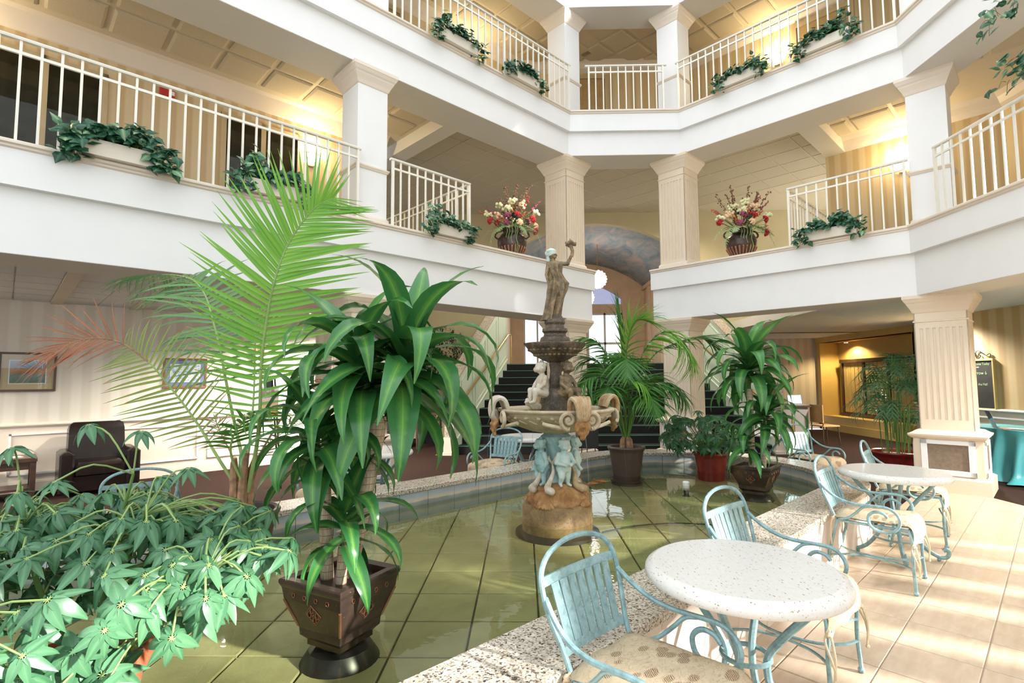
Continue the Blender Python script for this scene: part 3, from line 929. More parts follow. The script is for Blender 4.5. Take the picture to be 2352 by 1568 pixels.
# pool: curb, wall tiles, floor tiles, water
VC, RI, UF, UN = 3.125, 1.435, 5.88, -.2
def pool_path(seg, arc_deg):
    """stations around the pool: (centre u, v, outward direction)"""
    st = []
    n = max(1, round((UF - UN) / seg))
    for i in range(n): st.append((UN + (UF - UN) * i / n, VC, 0, -1, 's'))
    k = round(180 / arc_deg)
    for i in range(k): a = R(-90 + 180 * i / k); st.append((UF, VC, math.cos(a), math.sin(a), 'a'))
    for i in range(n): st.append((UF - (UF - UN) * i / n, VC, 0, 1, 's'))
    for i in range(k): a = R(90 + 180 * i / k); st.append((UN, VC, math.cos(a), math.sin(a), 'a'))
    st.append(st[0])
    return st
def pool_pt(s_, d): return (s_[0] + s_[2] * (RI + d), s_[1] + s_[3] * (RI + d))
def pool_pieces(root, name, seg, arc, d0, d1, z0, z1, mat, gap, bev=.006):
    st = pool_path(seg, arc)
    for a, b_ in zip(st[:-1], st[1:]):
        sub = [a]
        if a[4] == 'a':
            a0 = math.atan2(a[3], a[2]); a1 = math.atan2(b_[3], b_[2])
            if a1 < a0: a1 += 2 * math.pi
            for q in (1, 2): t = a0 + (a1 - a0) * q / 3; sub.append((a[0], a[1], math.cos(t), math.sin(t), 'a'))
            sub.append((a[0], a[1], math.cos(a1), math.sin(a1), 'a'))
        else:
            sub.append((b_[0], b_[1], a[2], a[3], 's'))
        inn = [Vector(pool_pt(s_, d0)) for s_ in sub]; outr = [Vector(pool_pt(s_, d1)) for s_ in sub]
        for L_ in (inn, outr):
            t = (L_[1] - L_[0]).normalized(); L_[0] = L_[0] + t * gap
            t = (L_[-1] - L_[-2]).normalized(); L_[-1] = L_[-1] - t * gap
        m = MB(RUV)
        def ring(e, z):
            rr = []
            for k_ in range(len(inn)):
                w_ = (outr[k_] - inn[k_]).normalized() * e
                rr.append(((inn[k_] + w_), (outr[k_] - w_)))
            return [(p.x, p.y, z) for p, q in rr] + [(q.x, q.y, z) for p, q in rr][::-1]
        m.rings([ring(0, z0), ring(0, z1 - bev), ring(bev, z1)], True, True, True)
        m.build(name, mat, root)
core = MB(RUV)
st = pool_path(.5, 6)
rg = []
for s_ in st:
    rg.append([(*pool_pt(s_, .025), 0), (*pool_pt(s_, .025), .43), (*pool_pt(s_, .335), .43), (*pool_pt(s_, .335), 0)])
core.rings(rg, True)
curb = struct(core.build('pool_curb', M['grout']))
pool_pieces(curb, 'coping_slab', 1.2, 22.5, -.012, .36, .43, .475, M['granite'], .0015)
pool_pieces(curb, 'pool_wall_tile', .34, 12, 0, .024, .15, .428, M['pooltileblue'], .0025, .003)
pool_pieces(curb, 'curb_face_tile', .405, 15, .335, .352, .002, .428, M['limestone'], .002, .003)
pf = MB(RUV); pf.prism([pool_pt(s_, .1) for s_ in pool_path(1, 12)[:-1]], .02, .145)
pfo = struct(pf.build('floor_pool', M['poolgrout']))
ptx, pty = .382, .392
pt_me = tile_mesh([(-ptx / 2 + .006, -pty / 2 + .006), (ptx / 2 - .006, -pty / 2 + .006), (ptx / 2 - .006, pty / 2 - .006), (-ptx / 2 + .006, pty / 2 - .006)], 0, .03, M['pooltile'], .006)
for i in range(-14, 16):
    for j in range(-8, 20):
        x, y = -.30 + (i + .5) * ptx, 2.72 + (j + .5) * pty
        u, v = (x + y) * S2, (y - x) * S2
        uu = min(max(u, UN), UF)
        if math.hypot(u - uu, v - VC) < RI + .20:
            link('tile', pt_me, pfo, Matrix.Translation((x, y, .142)))
WZ = .29
wm = MB(RUV); wm.add([(*pool_pt(s_, .01), WZ) for s_ in pool_path(1, 6)[:-1]], [tuple(range(len(pool_path(1, 6)) - 1))])
struct(link('water', wm.mesh('water', M['water'])))

# columns
def column(idx, u, v, half, z0, z1, fluted=False, pedestal=False, midtrim=None, base=True):
    Mx = RUV @ Matrix.Translation((u, v, 0))
    m = MB(Mx)
    zs = z0 + (.82 if pedestal else 0)
    if fluted:
        core_h = half - .012
        m.square([(core_h, zs), (core_h, z1 - .05)], cap=True)
        n, mg = 7, .06
        wv_ = (2 * half - 2 * mg) / (2 * n - 1) * 1.0
        za, zb = zs + (.16 if not pedestal else .14), z1 - .46
        # the lands between the grooves, and plain corner strips
        for k in range(4):
            Q = Mx @ Matrix.Rotation(R(90 * k), 4, 'Z'); f_ = MB(Q)
            f_.box(-half, -half + mg, -half, -core_h + .001, za, zb); f_.box(half - mg, half, -half, -core_h + .001, za, zb)
            for q in range(n - 1):
                x = -half + mg + wv_ * (2 * q + 1)
                f_.box(x, x + wv_, -half, -core_h + .001, za, zb)
            f_.box(-half, half, -half, -core_h + .001, zs, za); f_.box(-half, half, -half, -core_h + .001, zb, z1 - .05)
            n0 = len(m.v); m.v += f_.v; m.f += [[n0 + i for i in fc] for fc in f_.f]
    else:
        m.square([(half, zs), (half, z1 - .05)])
    o = struct(m.build('column', M['columncream'] if fluted else M['white']))
    c = MB(Mx); h = half
    c.square([(h + .004, z1 - .245), (h + .012, z1 - .235), (h + .03, z1 - .19), (h + .035, z1 - .18), (h + .065, z1 - .125), (h + .07, z1 - .11), (h + .085, z1 - .09), (h + .105, z1 - .05), (h + .11, z1 - .045), (h + .11, z1 + .0)])
    c.build('capital', M['columncream'] if fluted else M['cream'], o)
    if fluted:
        c = MB(Mx); c.square([(h + .001, z1 - .375), (h + .012, z1 - .37), (h + .012, z1 - .355), (h + .001, z1 - .35)]); c.build('necking', M['columncream'], o)
    if pedestal:
        c = MB(Mx); q = half + .075
        c.square([(q + .06, z0), (q + .06, z0 + .19), (q + .03, z0 + .21), (q, z0 + .22), (q, z0 + .70), (q + .02, z0 + .71), (q + .05, z0 + .74), (q + .055, z0 + .765), (q + .02, z0 + .78), (q - .03, z0 + .815), (half - .01, z0 + .825)])
        c.build('pedestal', M['columncream'], o)
        for k in range(4):
            Q = Mx @ Matrix.Rotation(R(90 * k), 4, 'Z')
            g_ = MB(Q); g_.box(-.215, .215, -q - .006, -q + .01, z0 + .30, z0 + .64); g_.build('speaker_grille', M['grille'], o)
            f_ = MB(Q)
            for x0, x1, a, b_ in ((-.285, .285, .235, .30), (-.285, .285, .64, .69), (-.285, -.215, .235, .69), (.215, .285, .235, .69)):
                f_.bbox(x0, x1, -q - .022, -q + .01, z0 + a, z0 + b_, .006)
            f_.build('panel_frame', M['white'], o)
    elif base:
        c = MB(Mx); c.square([(h + .022, z0), (h + .022, z0 + .075), (h + .006, z0 + .10), (h - .005, z0 + .105)]); c.build('column_base', M['cream'], o)
    if midtrim:
        c = MB(Mx); c.square([(h - .01, midtrim - .035), (h + .012, midtrim - .03), (h + .022, midtrim - .01), (h + .03, midtrim), (h + .03, midtrim + .018), (h - .01, midtrim + .03)]); c.build('dado_moulding', M['cream'], o)
    return o
Z1, Z2a, Z2b, Z3a, Z3b = 2.68, 3.665, 5.825, 6.675, 8.82
A_, B_, C_, D_ = (3.495, 6.60), (7.875, 6.63), (9.42, 5.06), (9.43, 1.115)
column(1, *A_, .225, Z2a, Z2b, midtrim=4.44); column(2, *D_, .225, Z2a, Z2b, midtrim=4.44)
column(3, 7.875, 6.655, .275, Z2a, Z2b, True); column(4, 9.455, 5.055, .275, Z2a, Z2b, True)
for q in (A_, B_, C_, D_): column(5, *q, .225, Z3a, Z3b, midtrim=7.45, base=False)
column(9, 3.495, 6.66, .275, 0, Z1, True, True); column(10, 7.875, 6.655, .275, 0, Z1, True, True)
column(11, 9.47, 5.055, .275, 0, Z1, True, True); column(12, 9.51, 1.11, .29, 0, Z1, True, True)

# stairs
NS, RH, TD, YS = 11, .178, .30, 11.05
def sx0(y): return -1.40 + (y - YS) / 3.0 * .98
def sx1(y): return 5.12 - (y - YS) / 3.0 * .70
st_root = struct(MB().box(-1.2, 4.9, YS + .4, YF, 0, .05).build('stairs', M['blackcarpet']))
for k in range(NS):
    y0 = YS + k * TD
    m = MB(); a0, a1 = sx0(y0), sx1(y0)
    ybk = y0 + TD + .06 if k < NS - 1 else YF + .05
    m.bbox(a0, a1, y0, ybk, 0 if k < 2 else (k - 1) * RH, (k + 1) * RH, .012)
    m.build('stair_step', M['blackcarpet'], st_root)
    m = MB(); m.box(a0 + .01, a1 - .01, y0 - .006, y0 + .004, (k + 1) * RH - .017, (k + 1) * RH - .004); m.build('nosing', M['greenlip'], st_root)
def stringer(side):
    f = sx0 if side < 0 else sx1
    s_ = side
    yA, yB = YS - .12, YF
    t = .17
    zt = lambda y: 1.50 + (y - YS) / 3.0 * 2.28
    xA, xB = f(yA), f(yB)
    m = MB()
    m.add([(xA, yA, 0), (xB, yB, 0), (xB, yB, zt(yB)), (xA, yA, zt(yA)), (xA + s_ * t, yA, 0), (xB + s_ * t, yB, 0), (xB + s_ * t, yB, zt(yB)), (xA + s_ * t, yA, zt(yA))],
          [(0, 1, 2, 3), (7, 6, 5, 4), (0, 3, 7, 4), (1, 5, 6, 2), (0, 4, 5, 1), (3, 2, 6, 7)])
    o = struct(m.build('wall_stair_%s' % ('left' if side < 0 else 'right'), M['green']))
    # granite coping and outer face, base block
    m = MB()
    e = .03
    m.add([(xA - s_ * e, yA - e, zt(yA)), (xB - s_ * e, yB, zt(yB)), (xB + s_ * (t + e), yB, zt(yB)), (xA + s_ * (t + e), yA - e, zt(yA)),
           (xA - s_ * e, yA - e, zt(yA) + .05), (xB - s_ * e, yB, zt(yB) + .05), (xB + s_ * (t + e), yB, zt(yB) + .05), (xA + s_ * (t + e), yA - e, zt(yA) + .05)],
          [(0, 3, 2, 1), (4, 5, 6, 7), (0, 1, 5, 4), (1, 2, 6, 5), (2, 3, 7, 6), (3, 0, 4, 7)])
    m.box(min(xA - s_ * .01, xA + s_ * (t + .01)), max(xA - s_ * .01, xA + s_ * (t + .01)), yA - .02, yA + .03, .34, zt(yA))
    m.build('granite_coping', M['granite'], o)
    m = MB(); m.box(min(xA - s_ * .02, xA + s_ * (t + .03)), max(xA - s_ * .02, xA + s_ * (t + .03)), yA - .04, yA + .05, 0, .36)
    m.box(min(xA - s_ * .035, xA + s_ * (t + .045)), max(xA - s_ * .035, xA + s_ * (t + .045)), yA - .055, yA + .06, 0, .06); m.build('newel_base', M['cream'], o)
    # panel mouldings following the slope
    for k in range(4):
        a, b_ = .12 + k * .23, .30 + k * .23
        m = MB()
        pts = []
        for q, tt in ((a, 0), (b_, 0), (b_, 1), (a, 1)):
            y = yA + (yB - yA) * q
            zbt = (y - YS) / TD * RH + .42; ztp = zt(y) - .16
            pts.append(Vector((f(y) - s_ * .006, y, max(.2, zbt) if tt == 0 else ztp)))
        m.tube(pts + [pts[0]], .012, 6); m.build('panel_moulding', M['green'], o)
    # sloped skirting
    m = MB()
    pts = [Vector((f(y) - s_ * .012, y, max(.1, (y - YS) / TD * RH + .30))) for y in (yA + .15, yB)]
    m.tube(pts, .02, 6); m.build('stair_skirting', M['green'], o)
    return o
stringer(-1); stringer(1)
# ------------------------------------------------------------------ railings
BAL = {}
def railing(A, B, z, label, h=.965, posts=.143, wall_ends=(0, 0), group='white balcony railings', heavy=()):
    A, B = Vector(A), Vector(B)
    d = B - A; L = d.length; ang = math.atan2(d.y, d.x)
    root = thing('balcony_railing', label, 'railing', (A.x, A.y, z), ang, group)
    m = MB(); m.rings([[(x, -.022, h - .03), (x, .022, h - .03), (x, .028, h - .012), (x, .018, h), (x, -.018, h), (x, -.028, h - .012)] for x in (-wall_ends[0], L + wall_ends[1])], True, True, True)
    m.build('top_rail', M['rail'], root)
    m = MB(); m.box(0, L, -.012, .012, h - .155, h - .128); m.build('lower_rail', M['rail'], root)
    n = max(2, round(L / posts))
    key = (round(h, 3))
    for i in range(n + 1):
        hv = i in (0, n) or i in heavy
        k = (key, hv)
        if k not in BAL:
            q = .016 if hv else .0105
            BAL[k] = MB().box(-q, q, -q, q, 0, h - .028).mesh('baluster', M['rail'])
        link('baluster', BAL[k], root, Matrix.Translation((min(max(L * i / n, .014), L - .014), 0, 0)))
    return root
RV = 6.285
railing(uv(-1.6, RV), uv(3.25, RV), 3.665, 'long white balcony railing on the second floor, left of the nearest square column', wall_ends=(0, .03))
railing(uv(3.75, RV), uv(5.145, RV), 3.665, 'short white balcony railing between the left column and the flower urn', wall_ends=(.03, 0))
railing(uv(5.145, RV + .03), uv(5.145, 10.6), 3.60, 'railing running back beside the stair well behind the left flower urn', h=1.03)
railing(uv(9.085, 2.937), uv(9.085, 1.37), 3.665, 'short white balcony railing at second floor, right of the right flower urn', wall_ends=(0, .03))
railing(uv(9.12, 2.937), uv(13, 2.937), 3.60, 'railing running back beside the stair well behind the right flower urn', h=1.03)
a_, b_ = offset_path(P, -.035)[3], offset_path(P, -.035)[4]
railing((a_.x, a_.y - .42), (b_.x, b_.y), 3.665, 'white balcony railing beyond the right square column, cut by the frame')
railing(uv(3.75, RV), uv(7.62, RV), 6.675, 'white top floor railing on the left gallery above the left urn', heavy=(15,), wall_ends=(.03, .03))
a_, b_ = offset_path(P, -.035)[1], offset_path(P, -.035)[2]
railing((1.32, a_.y), (2.78, a_.y), 6.675, 'white top floor railing across the short back bridge between two columns', wall_ends=(.06, .06))
railing(uv(9.085, 4.80), uv(9.085, 1.37), 6.675, 'white top floor railing on the right gallery above the right urn', wall_ends=(.04, .03))

# ------------------------------------------------------------------ chairs and tables
def chair_proto():
    t = thing('garden_chair', 'chair', 'chair')
    pt = M['patina']
    tr = .011
    # back hoop
    hp = [(-.195, -.215, .44), (-.205, -.25, .53), (-.235, -.295, .66), (-.242, -.322, .75), (-.222, -.34, .81), (-.165, -.352, .856), (-.08, -.359, .880), (0, -.361, .886)]
    hp = hp + [(-x, y, z) for x, y, z in hp[-2::-1]]
    MB().tube(spline(hp, 4), tr, 8).build('back_hoop', pt, t, True)
    # cross bars (flat, slightly bowed) and slats
    def ybk(z): return -.215 - (z - .44) * (.163 / .51) * 1.02
    for nm, z, w in (('top_crossbar', .765, .238), ('bottom_crossbar', .525, .20)):
        m = MB(); y = -.326 if z > .7 else -.248
        m.rings([[(x, y - .012 * (1 - (x / w) ** 2) - .004, z - .017), (x, y - .012 * (1 - (x / w) ** 2) + .004, z - .017), (x, y - .012 * (1 - (x / w) ** 2) + .004 - .008, z + .017), (x, y - .012 * (1 - (x / w) ** 2) - .012, z + .017)] for x in [w * (i / 4 - 1) for i in range(9)]], True, True, True)
        m.build(nm, pt, t)
    sl = MB(); sl.box(-.0215, .0215, -.003, .003, 0, .232); sm = sl.mesh('slat', pt)
    for i in range(7):
        x0 = (i - 3) * .050; x1 = (i - 3) * .0555
        y0, y1 = -.253 - .010 * (1 - (x0 / .2) ** 2), -.325 - .010 * (1 - (x1 / .2) ** 2)
        dirv = Vector((x1 - x0, y1 - y0, .228))
        q = dirv.to_track_quat('Z', 'Y')
        Mx = Matrix.Translation((x0, y0, .53)) @ q.to_matrix().to_4x4()
        # keep the slat facing forward
        zc = dirv.normalized(); xc = Vector((1, 0, 0)); xc = (xc - zc * xc.dot(zc)).normalized(); yc = zc.cross(xc)
        Mx = Matrix((xc, yc, zc)).transposed().to_4x4(); Mx.translation = (x0, y0, .53)
        link('slat', sm, t, Mx)
    # arms: long sweep that ends in a scroll on the seat rail
    for s_ in (-1, 1):
        p = [(.236, -.31, .715), (.255, -.25, .66), (.272, -.17, .612), (.28, -.08, .592), (.28, 0, .592)]
        c = (.105, .505)
        p += [(.28, c[0] + .1 * math.cos(R(a)), c[1] + .09 * math.sin(R(a))) for a in (95, 65, 35, 5, -25, -55, -85, -115, -145)]
        p += [(.275, c[0] - .03 + .062 * math.cos(R(a)), c[1] - .01 + .06 * math.sin(R(a))) for a in (-190, -225, -260, -300, -335)]
        m = MB(); m.tube([(s_ * x, y, z) for x, y, z in spline(p, 3)], tr, 8); m.build('armrest', pt, t, True)
        p = [(.215, -.19, .45), (.24, -.12, .475), (.262, -.06, .53), (.276, -.015, .575), (.28, .04, .592)]
        m = MB(); m.tube([(s_ * x, y, z) for x, y, z in spline(p, 4)], .0095, 8); m.build('arm_brace', pt, t, True)
        # legs
        p = [(.215, .245, .435), (.222, .262, .36), (.215, .258, .2), (.222, .268, .02)]
        m = MB(); m.tube([(s_ * x, y, z) for x, y, z in spline(p, 4)], tr, 8); m.ball((s_ * .222, .268, .014), .018, 8, 6); m.build('front_leg', pt, t, True)
        p = [(.20, -.205, .44), (.205, -.24, .30), (.205, -.28, .14), (.215, -.335, .02)]
        m = MB(); m.tube([(s_ * x, y, z) for x, y, z in spline(p, 4)], tr, 8); m.ball((s_ * .215, -.335, .014), .018, 8, 6); m.build('rear_leg', pt, t, True)
    m = MB()
    m.tube([(-.2, -.205, .437), (.2, -.205, .437), (.215, .0, .437), (.215, .245, .437), (-.215, .245, .437), (-.215, 0, .437)], .011, 8, True)
    for x in (-.1, 0, .1): m.tube([(x, -.205, .437), (x, .245, .437)], .005, 6)
    m.build('seat_frame', pt, t, True)
    m = MB()
    arcp = [(-.217, .262, .16), (-.13, .22, .155), (-.05, .12, .15), (-.02, -.03, .15), (-.05, -.16, .15), (-.13, -.25, .15), (-.21, -.29, .15)]
    m.tube(spline(arcp, 4), .0085, 6); m.tube([(-x, y, z) for x, y, z in spline(arcp, 4)], .0085, 6)
    m.tube([(-.217, .262, .27), (0, .225, .30), (.217, .262, .27)], .008, 6)
    m.build('stretcher', pt, t, True)
    # cushion that rolls down over the front rail
    prof = [(-.215, .458), (-.21, .475), (-.1, .487), (.05, .488), (.17, .492), (.235, .49), (.272, .465), (.285, .425), (.283, .37), (.278, .335)]
    prof = [Vector((0, y, z)) for y, z in prof]
    sp = spline(prof, 2)
    def top(a, b_):
        k = b_ * (len(sp) - 1); i = min(int(k), len(sp) - 2); p = sp[i].lerp(sp[i + 1], k - i)
        e = max(0, 1 - ((abs(a - .5) * 2)) ** 6)
        x = (a - .5) * .455
        tuft = .006 * math.sin(a * math.pi * 4) * math.sin(b_ * math.pi * 5)
        tn = (sp[min(i + 1, len(sp) - 1)] - sp[max(i - 1, 0)]).normalized(); nn = Vector((0, -tn.z, tn.y))
        return p + Vector((x, 0, 0)) + nn * ((.026 + tuft) * e * (1 if 0.02 < b_ < .98 else .35) - .012)
    def bot(a, b_):
        k = b_ * (len(sp) - 1); i = min(int(k), len(sp) - 2); p = sp[i].lerp(sp[i + 1], k - i)
        tn = (sp[min(i + 1, len(sp) - 1)] - sp[max(i - 1, 0)]).normalized(); nn = Vector((0, -tn.z, tn.y))
        return p + Vector(((a - .5) * .455, 0, 0)) - nn * .014
    m = MB(); m.grid(top, 12, 18); m.grid(lambda a, b_: bot(1 - a, b_), 12, 18)
    def edge(ai):
        m.rings([[top(ai, j / 18), bot(ai, j / 18)] for j in range(19)], False)
    edge(0); edge(1)
    m.rings([[top(i / 12, 1), bot(i / 12, 1)] for i in range(13)], False); m.rings([[top(i / 12, 0), bot(i / 12, 0)] for i in range(13)], False)
    cu = m.build('cushion', M['cushion'], t, True)
    for s_ in (-1, 1):
        m = MB()
        m.tube(spline([(s_ * .228, .27, .36), (s_ * .24, .285, .32), (s_ * .25, .30, .24), (s_ * .245, .295, .14)], 4), .006, 6)
        m.tube(spline([(s_ * .228, .27, .36), (s_ * .255, .262, .31), (s_ * .268, .285, .25), (s_ * .25, .30, .18)], 4), .0055, 6)
        m.ball((s_ * .236, .275, .335), .016, 8, 6, (1.3, 1, .8)); m.ball((s_ * .245, .296, .135), .011, 6, 5)
        m.build('tie_cord', M['rope'], cu, True)
        m = MB(); m.tube(spline([(s_ * .205, -.22, .47), (s_ * .222, -.235, .44), (s_ * .215, -.25, .36), (s_ * .222, -.245, .25)], 4), .0055, 6); m.ball((s_ * .215, -.228, .452), .014, 8, 6); m.build('tie_cord', M['rope'], cu, True)
    return t

chair0 = chair_proto()
FV = math.atan2(-S2, S2) - math.pi / 2          # faces away from the pool on the right-hand side
CH = [  # back position (u, v at seat level), facing, label
    (uv(1.74, 1.30), FV + .02, 'blue patina garden chair nearest the camera, in front of the nearer round table'),
    (uv(3.09, 1.30), FV - .04, 'blue patina garden chair with back to the pool, behind the nearer round table'),
    (uv(4.90, 1.28), FV + .03, 'blue patina garden chair in front of the farther round table by the pool curb'),
    (uv(6.34, 1.30), FV + .10, 'blue patina garden chair behind the farther round table, toward the red plant pot'),
    (Vector((3.86, 7.45, 0)), math.atan2(-.96, .28) - math.pi / 2, 'blue patina garden chair behind the right corn plant, past the curved curb'),
    (Vector((-.28, 7.12, 0)), math.atan2(-.88, -.48) - math.pi / 2, 'blue patina garden chair between the fountain and the stair foot, left of the fountain'),
    (Vector((-1.80, 5.52, 0)), math.atan2(-.88, -.48) - math.pi / 2, 'blue patina garden chair half hidden behind the large corn plant'),
    (uv(.80, 5.05), math.atan2(.80, -.6) - math.pi / 2, 'blue patina garden chair behind the umbrella plant, only its hoop in view'),
]
for i, (p, rz, lab) in enumerate(CH):
    o = chair0 if i == 0 else copy_tree(chair0)
    o['label'] = lab; o['group'] = 'blue patina garden chairs'; o['category'] = 'chair'
    o.rotation_euler = (0, 0, rz)
    o.location = Vector((p.x, p.y, .012 if i < 4 else 0)) - Matrix.Rotation(rz, 3, 'Z') @ Vector((0, -.215, 0))

def table_proto():
    t = thing('cafe_table', 'table', 'table')
    m = MB()
    m.lathe([(0.350, 0.672), (0.402, 0.672), (0.408, 0.679), (0.410, 0.69), (0.409, 0.702), (0.403, 0.712), (0.392, 0.721), (0.380, 0.728), (0.374, 0.7305), (0.368, 0.7305)], n=64)
    m.build('table_top', M['tabletop'], t, True)
    for k in range(4):
        a = R(45 + 90 * k)
        p = [(.31, .67), (.26, .60), (.15, .47), (.085, .36), (.11, .22), (.20, .09), (.285, .035), (.335, .035), (.355, .07), (.34, .10), (.315, .085)]
        pts = [(r_ * math.cos(a), r_ * math.sin(a), z) for r_, z in p]
        m = MB(); m.tube(spline(pts, 4), .0165, 8); m.ball((.285 * math.cos(a), .285 * math.sin(a), .014), .016, 8, 5); m.build('table_leg', M['patina'], t, True)
    m = MB(); m.tube([(.098 * math.cos(R(a)), .098 * math.sin(R(a)), .36) for a in range(0, 360, 20)], .011, 6, True); m.build('collar_ring', M['patina'], t, True)
    m = MB(); m.tube([(.155 * math.cos(R(a)), .155 * math.sin(R(a)), .155) for a in range(0, 360, 18)], .009, 6, True)
    m.build('leg_ring', M['patina'], t, True)
    m = MB(); m.tube([(-.31, 0, .668), (.31, 0, .668)], .012, 6); m.tube([(0, -.31, .668), (0, .31, .668)], .012, 6); m.build('top_support', M['patina'], t)
    return t
tab0 = table_proto()
TB = [(uv(2.333, 1.0), .1, 'round white flecked stone table nearest the camera'),
      (uv(5.60, 1.06), .35, 'round white flecked stone table farther along the right curb, before the square column'),
      (Vector((.05, 7.75, 0)), .2, 'round white table by the foot of the stairs behind the fountain'),
      (Vector((3.72, 8.35, 0)), .3, 'round white table behind the right corn plant and curved curb'),
      (Vector((-1.72, 6.28, 0)), .5, 'round white table before the left fluted column, behind the large corn plant')]
for i, (p, rz, lab) in enumerate(TB):
    o = tab0 if i == 0 else copy_tree(tab0)
    o['label'] = lab; o['group'] = 'round cafe tables'
    o.location = (p.x, p.y, .012 if i < 2 else 0); o.rotation_euler = (0, 0, rz)

# ------------------------------------------------------------------ wall lamps, alarms, gallery windows and doors
def sconce(p, ang, label):
    t = thing('wall_sconce', label, 'lamp', p, ang, 'half bowl wall sconces')
    m = MB(); rg = []
    for z, r_ in ((-.14, .01), (-.13, .06), (-.09, .115), (-.03, .15), (.03, .165)):
        rg.append([(r_ * math.cos(R(a)), -max(.012, r_ * .8 * math.sin(R(a))) , z) for a in range(0, 181, 15)])
    m.rings(rg, False); m.build('glass_bowl', M['lamp'], t, True)
    m = MB(); m.box(-.05, .05, -.014, 0, -.16, .05); m.rings([[(.17 * math.cos(R(a)), -max(.012, .137 * math.sin(R(a))), z) for a in range(0, 181, 15)] for z in (.02, .035)], False)
    m.build('wall_plate', M['brass'], t)
    l = bpy.data.lights.new('sconce_bulb', 'POINT'); l.energy = 34; l.color = (1, .80, .48); l.shadow_soft_size = .08
    lo = bpy.data.objects.new('sconce_bulb', l); COL.objects.link(lo); lo.parent = t; lo.location = (0, -.16, .12)
    return t
wl = offset_path(P, -2.24)
sconce(uv(3.55, 8.555, 5.30), R(45), 'lit half bowl sconce on the second floor left wall, left of the square column')
sconce(uv(11.355, 1.75, 5.33), R(-45), 'lit half bowl sconce on the second floor right wall above the short railing')
sconce(uv(6.9, 8.555, 8.22), R(45), 'lit half bowl sconce on the top floor behind the left end of the left railing')
sconce(uv(11.355, 3.75, 8.22), R(-45), 'lit half bowl sconce on the top floor right wall, over the ivy box')
sconce(uv(-.9, 8.555, 5.30), R(45), 'lit half bowl sconce at the far left of the second floor wall')

def pane_window(idx, u0, n, z0, z1, pw=.52):
    Mx = RUV @ Matrix.Translation((u0, 8.56, 0))
    W_ = n * pw + (n + 1) * .07
    m = MB(Mx)
    for i in range(n + 1): m.box(i * (pw + .07), i * (pw + .07) + .07, -.05, .0, z0, z1)
    m.box(0, W_, -.05, 0, z1 - .06, z1); m.box(0, W_, -.05, 0, z0, z0 + .07)
    o = struct(m.build('window_%d' % idx, M['wframe']))
    for i in range(n):
        x = i * (pw + .07) + .07
        g = MB(Mx); g.box(x, x + pw, -.03, -.026, z0 + .07, z1 - .06); g.build('pane', M['darkglass'], o)
        c = MB(Mx); c.rings([[(x + pw * k / 14, -.016 + .006 * math.sin(k * 1.9), z) for z in (z0 + .07, z1 - .06)] for k in range(15)], False); c.build('curtain', M['curtain'], o, True)
    return o
pane_window(5, -.44, 2, 3.62, 5.60)
pane_window(6, 2.17, 2, 3.62, 5.60, .5)
# window and door on the right-hand gallery and top floor
w5 = [wl[3], wl[4]]
Mx = Matrix.Translation((wl[3].x, 6.9, 0)) @ Matrix.Rotation(R(-90), 4, 'Z')
m = MB(Mx)
for x in (0, .62, 1.24): m.box(x, x + .07, -.05, 0, 3.62, 5.55)
m.box(0, 1.31, -.05, 0, 5.5, 5.56); m.box(0, 1.31, -.05, 0, 3.62, 3.69)
o = struct(m.build('window_7', M['wframe']))
for x in (.07, .69):
    g = MB(Mx); g.box(x, x + .55, -.03, -.026, 3.69, 5.5); g.build('pane', M['darkglass'], o)
    c = MB(Mx); c.rings([[(x + .55 * k / 14, -.016 + .006 * math.sin(k * 1.9), z) for z in (3.69, 5.5)] for k in range(15)], False); c.build('curtain', M['curtain'], o, True)
def door(idx, Mx, w=.92, z0=DECK3, h=2.05):
    m = MB(Mx); m.box(-.09, 0, -.05, .0, z0, z0 + h + .09); m.box(w, w + .09, -.05, 0, z0, z0 + h + .09); m.box(0, w, -.05, 0, z0 + h, z0 + h + .09)
    o = struct(m.build('door_%d' % idx, M['wframe']))
    m = MB(Mx); m.box(.005, w - .005, -.03, 0, z0 + .01, z0 + h - .005)
    d = m.build('door_leaf', M['doorwood'], o)
    for a, b_, c, e in ((.12, w / 2 - .05, .2, .8), (w / 2 + .05, w - .12, .2, .8), (.12, w / 2 - .05, .95, h - .16), (w / 2 + .05, w - .12, .95, h - .16)):
        q = MB(Mx); q.bbox(a, b_, -.038, -.028, z0 + c, z0 + e, .006); q.build('door_panel', M['doorwood'], d)
    m = MB(Mx); m.ball((w - .07, -.06, z0 + 1.0), .03, 8, 6); m.build('door_knob', M['brass'], d)
    return o
door(2, RUV @ Matrix.Translation((11.36, 3.35, 0)) @ Matrix.Rotation(R(-90), 4, 'Z'))
door(3, Matrix.Translation((1.05, wl[1].y, 0)), .95)
door(4, RUV @ Matrix.Translation((4.3, 8.56, 0)))
pw_ = RUV @ Matrix.Translation((11.36, 1.35, 0)) @ Matrix.Rotation(R(-90), 4, 'Z')
m = MB(pw_); m.box(0, .06, -.05, 0, 6.62, 8.6); m.box(.95, 1.02, -.05, 0, 6.62, 8.6); m.box(0, 1.02, -.05, 0, 8.54, 8.6); m.box(.46, .52, -.05, 0, 6.62, 8.6)
o = struct(m.build('window_8', M['wframe']))
for x in (.06, .52):
    g = MB(pw_); g.box(x, x + .42, -.03, -.026, 6.62, 8.54); g.build('pane', M['darkglass'], o)
    c = MB(pw_); c.rings([[(x + .42 * k / 14, -.016 + .006 * math.sin(k * 1.9), z) for z in (6.62, 8.54)] for k in range(15)], False); c.build('curtain', M['curtain'], o, True)
t = thing('fire_alarm', 'small red fire alarm box high on the second floor left wall', 'alarm', uv(1.47, 8.56, 5.56), R(45))
m = MB(); m.bbox(-.09, .09, -.05, 0, 0, .13, .008); m.build('housing', M['red'], t)
